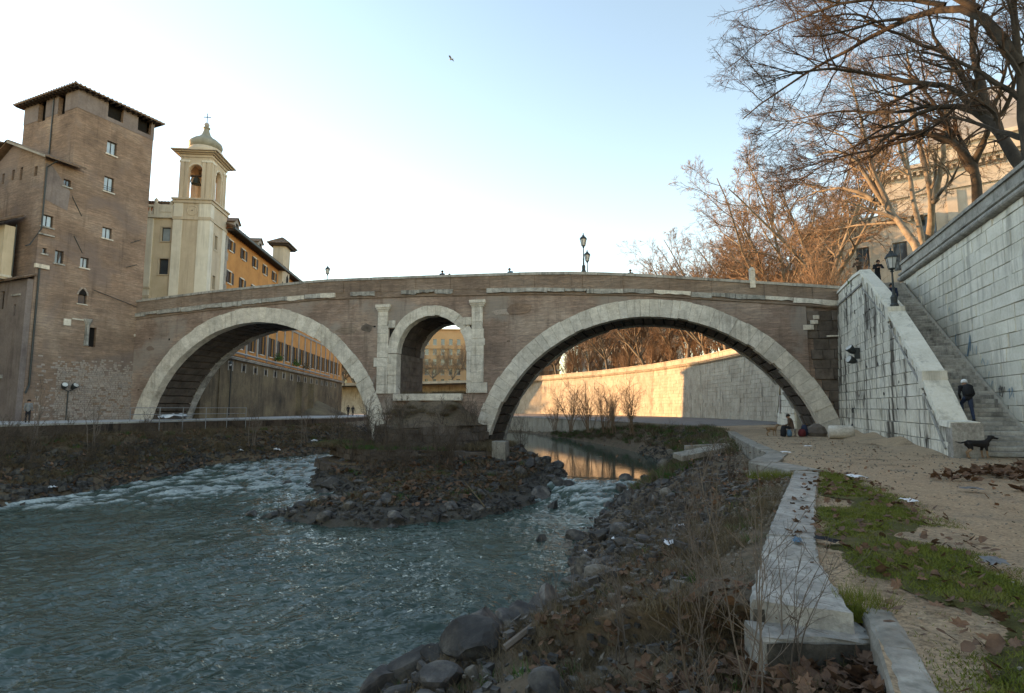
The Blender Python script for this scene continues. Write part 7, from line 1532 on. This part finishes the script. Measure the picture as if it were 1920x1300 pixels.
# ================================================================== PEOPLE AND ANIMALS
def bone_body(name, bones, mats, parent, voxel=.016, smooth=2):
    """bones (p0,p1,r0,r1,mat): tapered capsules fused into one continuous skin"""
    V = []; F = []
    for p0, p1, r0, r1, mi in bones:
        p0, p1 = Vector(p0), Vector(p1); ax = (p1 - p0); L = ax.length; ax = ax.normalized() if L > 1e-6 else Vector((0, 0, 1)); a = ax.cross(Vector((0, 0, 1)) if abs(ax.z) < .9 else Vector((1, 0, 0))).normalized(); b = ax.cross(a); n0 = len(V); n = 10
        rings = [(-r0 * math.sin(q), r0 * math.cos(q)) for q in (1.35, .8, .35)] + [(0, r0), (L, r1)] + [(L + r1 * math.sin(q), r1 * math.cos(q)) for q in (.35, .8, 1.35)]
        for h, r in rings:
            for k in range(n): t_ = 2 * math.pi * k / n; V.append(p0 + ax * h + (a * math.cos(t_) + b * math.sin(t_)) * r)
        for i in range(len(rings) - 1): F += [(n0 + i * n + k, n0 + i * n + (k + 1) % n, n0 + (i + 1) * n + (k + 1) % n, n0 + (i + 1) * n + k) for k in range(n)]
        F += [tuple(n0 + k for k in range(n))[::-1], tuple(n0 + (len(rings) - 1) * n + k for k in range(n))]
    me = bpy.data.meshes.new(name); me.from_pydata([tuple(v) for v in V], [], F); o = bpy.data.objects.new('tmp', me); COL.objects.link(o)
    md = o.modifiers.new('r', 'REMESH'); md.mode = 'VOXEL'; md.voxel_size = voxel; sm = o.modifiers.new('s', 'SMOOTH'); sm.iterations = smooth; sm.factor = .5
    bpy.context.view_layer.update(); me2 = bpy.data.meshes.new_from_object(o.evaluated_get(bpy.context.evaluated_depsgraph_get())); bpy.data.objects.remove(o); bpy.data.meshes.remove(me)
    me2.name = name; me2.materials.clear()
    for m_ in mats: me2.materials.append(m_)
    C = np.empty(len(me2.polygons) * 3); me2.polygons.foreach_get('center', C); C = C.reshape(-1, 3); best = np.full(len(C), 1e9); idx = np.zeros(len(C), int)
    for p0, p1, r0, r1, mi in bones:
        p0, p1 = np.array(p0, float), np.array(p1, float); e = p1 - p0; l2 = max(e @ e, 1e-9); t_ = np.clip((C - p0) @ e / l2, 0, 1); d = np.linalg.norm(C - p0 - t_[:, None] * e, axis=1) - (r0 + (r1 - r0) * t_); s = d < best; best[s] = d[s]; idx[s] = mi
    me2.polygons.foreach_set('material_index', idx.astype(np.int32)); me2.polygons.foreach_set('use_smooth', [True] * len(me2.polygons)); me2.update()
    return link(name, me2, parent)
def human(loc, rz, lb, top, leg, pose='stand', h=1.72, hair=None, shoes=None, group=None, pack=None, voxel=.016, cap=None):
    t_ = empty('person', loc, rz, lb, 'person', group); s = h / 1.72; t_.scale = (s, s, s); S_, TO, LE, SH = 0, 1, 2, 3
    J = dict(pel=(0, 0, .95), ch=(0, .01, 1.28), nk=(0, .02, 1.47), hd=(0, .05, 1.60), shL=(-.18, 0, 1.40), shR=(.18, 0, 1.40), elL=(-.23, -.03, 1.12), elR=(.23, -.03, 1.12), wrL=(-.21, .07, .88), wrR=(.21, .07, .88),
             hpL=(-.09, 0, .92), hpR=(.09, 0, .92), knL=(-.10, .03, .49), knR=(.10, .03, .49), anL=(-.10, -.01, .08), anR=(.10, -.01, .08))
    if pose == 'walk': J.update(knL=(-.1, .16, .52), anL=(-.1, .24, .09), knR=(.1, -.02, .49), anR=(.1, -.26, .13), elL=(-.23, -.12, 1.14), wrL=(-.21, -.14, .9), elR=(.23, .06, 1.13), wrR=(.21, .2, .94))
    if pose == 'climb': J.update(pel=(0, .0, .95), ch=(0, .12, 1.25), nk=(0, .18, 1.43), hd=(0, .25, 1.54), shL=(-.18, .14, 1.36), shR=(.18, .14, 1.36), hpL=(-.09, 0, .92), hpR=(.09, 0, .92), knL=(-.12, .3, .72), anL=(-.12, .3, .30), knR=(.1, .02, .5), anR=(.1, -.12, .08), elL=(-.24, .12, 1.08), wrL=(-.16, .28, .92), elR=(.24, .1, 1.08), wrR=(.17, .27, .9))
    if pose == 'sit': J.update(pel=(0, 0, .45), ch=(0, .06, .78), nk=(0, .1, .97), hd=(0, .17, 1.09), shL=(-.18, .07, .9), shR=(.18, .07, .9), hpL=(-.09, .02, .45), hpR=(.09, .02, .45), knL=(-.12, .45, .50), knR=(.12, .45, .48), anL=(-.11, .42, .08), anR=(.11, .46, .08), elL=(-.25, .12, .64), elR=(.25, .12, .64), wrL=(-.12, .34, .58), wrR=(.12, .34, .58))
    if pose == 'lean': J.update(ch=(0, .12, 1.24), nk=(0, .22, 1.40), hd=(0, .3, 1.5), shL=(-.18, .16, 1.33), shR=(.18, .16, 1.33), elL=(-.26, .3, 1.12), elR=(.26, .3, 1.12), wrL=(-.1, .42, 1.14), wrR=(.1, .42, 1.14))
    V = lambda k: Vector(J[k]); B = []
    B += [(V('pel'), V('ch'), .145, .15, TO), (V('ch'), (V('ch') + V('nk')) / 2, .15, .13, TO), (V('shL'), V('shR'), .075, .075, TO), (V('nk') - Vector((0, .01, .06)), V('hd') - Vector((0, .02, .04)), .055, .05, S_)]
    hd = V('hd'); B += [(hd - Vector((0, .01, -.03)), hd + Vector((0, .02, -.05)), .098, .075, S_), (hd + Vector((0, .1, -.015)), hd + Vector((0, .115, -.035)), .016, .018, S_), (hd + Vector((-.095, .0, -.01)), hd + Vector((-.1, .0, -.03)), .018, .015, S_), (hd + Vector((.095, 0, -.01)), hd + Vector((.1, 0, -.03)), .018, .015, S_)]
    for q, sg in (('L', -1), ('R', 1)):
        B += [(V('sh' + q), V('el' + q), .062, .05, TO), (V('el' + q), V('wr' + q), .048, .038, TO), (V('pel') * .35 + V('hp' + q) * .65, V('kn' + q), .098, .068, LE), (V('kn' + q), V('an' + q), .066, .05, LE)]
        an_ = V('an' + q); B += [(an_ - Vector((0, .03, .035)), an_ + Vector((0, .15, -.05)), .045, .034, SH)]
        wr_ = V('wr' + q); d = (wr_ - V('el' + q)).normalized(); sd = Vector((0, 0, 1)).cross(d); sd = sd.normalized() if sd.length > .1 else Vector((0, 1, 0)); B.append((wr_, wr_ + d * .08, .03, .034, S_))
        for k in range(4): b0 = wr_ + d * .075 + sd * (.025 - .0165 * k); m1 = b0 + d * (.045 + .006 * (k in (1, 2))) ; B += [(b0, m1, .010, .009, S_), (m1, m1 + (d * .7 + Vector((0, .5, -.3))).normalized() * .03, .009, .008, S_)]
        B.append((wr_ + d * .02 + sd * .03, wr_ + d * .06 + sd * .055, .011, .009, S_))
    bone_body('body', B, [m_skin, top, leg, shoes or c_black], t_, voxel)
    m = MB()
    for k in range(5):
        pass
    prof = [(.02, .118), (.07, .10), (.1, .06), (.112, .01), (.108, -.04)]
    MB().lathe(prof[::-1], 12).build('cap' if cap else 'hair', cap or hair or c_hair, t_, True, loc=hd + Vector((0, -.014, .022)), rot=(-.25 if not cap else -.1, 0, 0))
    for sg in (-1, 1): pass
    MB().box(-.055, -.03, .082, .094, .0, .016).box(.03, .055, .082, .094, .0, .016).build('eyes', c_black, t_, loc=hd); MB().box(-.026, .026, .078, .09, -.062, -.052).build('mouth', c_red, t_, loc=hd)
    if pack:
        c = V('ch'); bk = MB(); bk.lathe([(.08, -.24), (.15, -.2), (.16, .05), (.12, .2), (.05, .24)], 10); bk.build('backpack', pack, t_, True, loc=c + Vector((0, -.2, -.02)), rot=(-.25, 0, 0))
    return t_
# on the steps
def stp(i, y): return WP(x0 + i * run + .16, YS + y, rise * (i + 1) + .0)
x0 = -1.75
up_ang = W_ANG - math.pi / 2
human(stp(6, .25), up_ang, 'person in dark clothes, white cap and backpack climbing the lowest steps', c_black, c_jean, 'climb', 1.66, pack=c_black, cap=c_white, voxel=.013)
human(stp(38, .3), up_ang, 'person in a navy jacket walking up the steps behind the stair lamp', c_navy, c_black, 'stand', 1.74, group='people near the stair head')
human(stp(51, .1), up_ang + math.pi, 'person in dark coat with maroon scarf leaning at the stair head', c_black, c_black, 'lean', 1.7, group='people near the stair head'); 
human(WP(13.0, 2.25, rise * NS), up_ang + 2.6, 'person with dark hair bending over the top end of the stair wall', c_brown, c_black, 'lean', 1.72, group='people near the stair head')
tag(rag(981, m_white, .5, .35, .16).build('litter', m_white, None, True, loc=stp(20, .3)), 'folded white paper lying on the middle of the stairs', 'litter')
# on the bridge
def deck(s, y): return bp(s, y, pl(TOP, s) - 1.15)
human(deck(31.9, .75), math.atan2(-.2548, .967), 'person looking out over the parapet left of the bridge crest, taller of two', c_navy, c_black, 'stand', 1.74, group='people on the bridge')
human(deck(32.5, .95), math.atan2(-.2548, .967) + .4, 'shorter person beside the taller one at the parapet', c_brown, c_black, 'stand', 1.5, group='people on the bridge')
human(deck(38.1, .75), math.atan2(-.2548, .967) + 2.9, 'person in a pale hooded top leaning on the parapet near the bridge middle', c_lblue, c_black, 'lean', 1.78, group='people on the bridge')
human(deck(47.9, .8), math.atan2(-.2548, .967) + 3.0, 'person with long dark hair just showing over the parapet right of the lamps', c_black, c_black, 'stand', 1.66, group='people on the bridge')
human(deck(44.4, 2.2), 0, 'person whose head barely shows beside the two bridge lamps', c_grey, c_black, 'stand', 1.5, group='people on the bridge')
human(deck(55.2, 1.2), 0, 'person barely showing over the parapet left of the marble herm', c_red, c_black, 'stand', 1.5, group='people on the bridge')
# on the quays
human((-36.0, 42.6, .6), .5, 'person in grey coat and black trousers standing on the far left walkway', c_grey, c_black, 'stand', 1.7)
human((-26.6, 93, .36), .2, 'left one of a couple in black strolling on the island walkway under the left arch', c_black, c_black, 'walk', 1.72, group='couple on the island walkway'); human((-25.9, 93.2, .36), .1, 'right one of a couple in black strolling on the island walkway under the left arch', c_black, c_black, 'walk', 1.66, group='couple on the island walkway')
SX, SY_ = 16.85, 34.6
human((SX, SY_, .02), .9, 'person with a dark hood sitting on a crate under the foot of the big arch', c_brown, c_black, 'sit', 1.85)
t_ = empty('crate', (SX - .05, SY_ - .05, 0), .9, 'low grey crate that the seated person under the arch sits on', 'crate'); 
for z in (.02, .16, .30):
    for y in (-.2, .17): MB().box(-.26, .26, y, y + .03, z, z + .1).build('slat', m_greyst, t_)
MB().box(-.26, .26, -.2, .2, .4, .43).build('lid', m_greyst, t_)
def bag(x, y, s, mt, lb, hgt=.6):
    t_ = empty('bag', (x, y, 0), R.random() * 3, lb, 'bag', 'bags round the seated person'); MB().lathe([(.16 * s, 0), (.24 * s, .08), (.25 * s, hgt * .6), (.17 * s, hgt * .92), (.05, hgt)], 9).build('sack', mt, t_, True); m = MB(); m.tube([(-.1 * s, 0, hgt * .95), (-.06 * s, 0, hgt * 1.15), (.06 * s, 0, hgt * 1.15), (.1 * s, 0, hgt * .95)], .015, 5); m.build('handle', c_black, t_)
bag(16.2, 34.3, .7, c_black, 'upright black bag left of the seated person', .6); bag(16.5, 34.2, .6, c_lblue, 'blue grey bag between the black bag and the seated person', .4); bag(17.25, 34.2, .9, c_red, 'bulky maroon bag at the feet of the seated person', .45); bag(17.6, 34.6, .8, c_navy, 'dark navy sack right of the maroon bag', .7)
MB_ = MB(); MB_.lathe([(.5, 0), (.6, .2), (.45, .55), (.15, .75)], 9); tag(MB_.build('rubble_heap', m_tufa, None, loc=(18.5, 34.9, 0)), 'grey heap of stone at the inner foot of the big arch', 'heap')
def dog(loc, rz, lb, coat, legs, s=1.0, head_up=1):
    t_ = empty('dog', loc, rz, lb, 'dog'); t_.scale = (s, s, s); A, Bm = 0, 1
    # y forward
    B = [((0, -.26, .50), (0, .02, .48), .105, .11, A), ((0, .02, .48), (0, .24, .47), .115, .135, A), ((0, .28, .52), (0, .43, .66), .085, .068, A), ((0, .45, .70), (0, .50, .70), .075, .066, A), ((0, .54, .68), (0, .65, .655), .042, .033, A),
         ((-.05, .42, .74), (-.085, .41, .66), .026, .018, A), ((.05, .42, .74), (.085, .41, .66), .026, .018, A), ((0, -.34, .54), (0, -.52, .50), .032, .026, A), ((0, -.52, .50), (0, -.70, .55), .025, .012, A)]
    for sg in (-1, 1):
        o_ = .03 * sg
        B += [((.075 * sg, .22, .42), (.085 * sg, .21 + o_, .27), .06, .04, A), ((.085 * sg, .21 + o_, .27), (.085 * sg, .22 + o_, .06), .034, .025, Bm), ((.085 * sg, .22 + o_, .035), (.085 * sg, .27 + o_, .025), .028, .024, Bm),
              ((.07 * sg, -.27, .46), (.085 * sg, -.2 - o_, .31), .085, .05, A), ((.085 * sg, -.2 - o_, .31), (.085 * sg, -.34 - o_, .19), .042, .028, Bm), ((.085 * sg, -.34 - o_, .19), (.085 * sg, -.31 - o_, .05), .026, .023, Bm), ((.085 * sg, -.31 - o_, .03), (.085 * sg, -.26 - o_, .025), .027, .024, Bm)]
    bone_body('body', B, [coat, legs], t_, .014)
    MB().lathe([(.018, 0), (.02, .01), (.01, .025)], 8).build('nose', c_black, t_, loc=(0, .675, .66), rot=(-1.5, 0, 0)); MB().box(-.045, -.025, .545, .556, .715, .73).box(.025, .045, .545, .556, .715, .73).build('eyes', c_black, t_); return t_
dog((15.9, 19.7, .0), -math.pi / 2 - .1, 'black dog with pale tan legs standing at the foot of the stairs', c_fur, c_tan, 1.0)
dog((15.9, 35.2, 0), -math.pi / 2 + .2, 'tan dog standing beside the seated person under the arch', c_tan, c_tan, .92)
# gulls
def gull(x, y, z, rz, lb, s=1., fl=.5):
    t_ = empty('gull', (x, y, z), rz, lb, 'bird', 'gulls in the sky'); t_.scale = (s, s, s); MB().lathe([(.01, -.28), (.06, -.15), (.08, 0), (.06, .15), (.05, .22), (.01, .3)], 8).build('body', m_gull, t_, True, rot=(math.pi / 2, 0, 0))
    for sg in (-1, 1): MB().add([(0, .1, 0), (0, -.1, 0), (.32 * sg, .14, fl * .3), (.3 * sg, -.06, fl * .3), (.62 * sg, -.02, fl * .12), (0, .1, .03), (0, -.1, .03), (.32 * sg, .14, fl * .3 + .02), (.3 * sg, -.06, fl * .3 + .02), (.62 * sg, -.02, fl * .12 + .01)], [(0, 1, 3, 2), (2, 3, 4), (5, 7, 8, 6), (7, 9, 8), (0, 2, 7, 5), (2, 4, 9, 7), (1, 6, 8, 3), (3, 8, 9, 4)]).build('wing', m_gull, t_)
gull(-5.0, 44, 30.2, 1.2, 'gull gliding in the open sky left of centre', .75, .7); gull(-9.6, 52, 45.6, .6, 'tiny gull near the top edge of the sky', .8, .6)
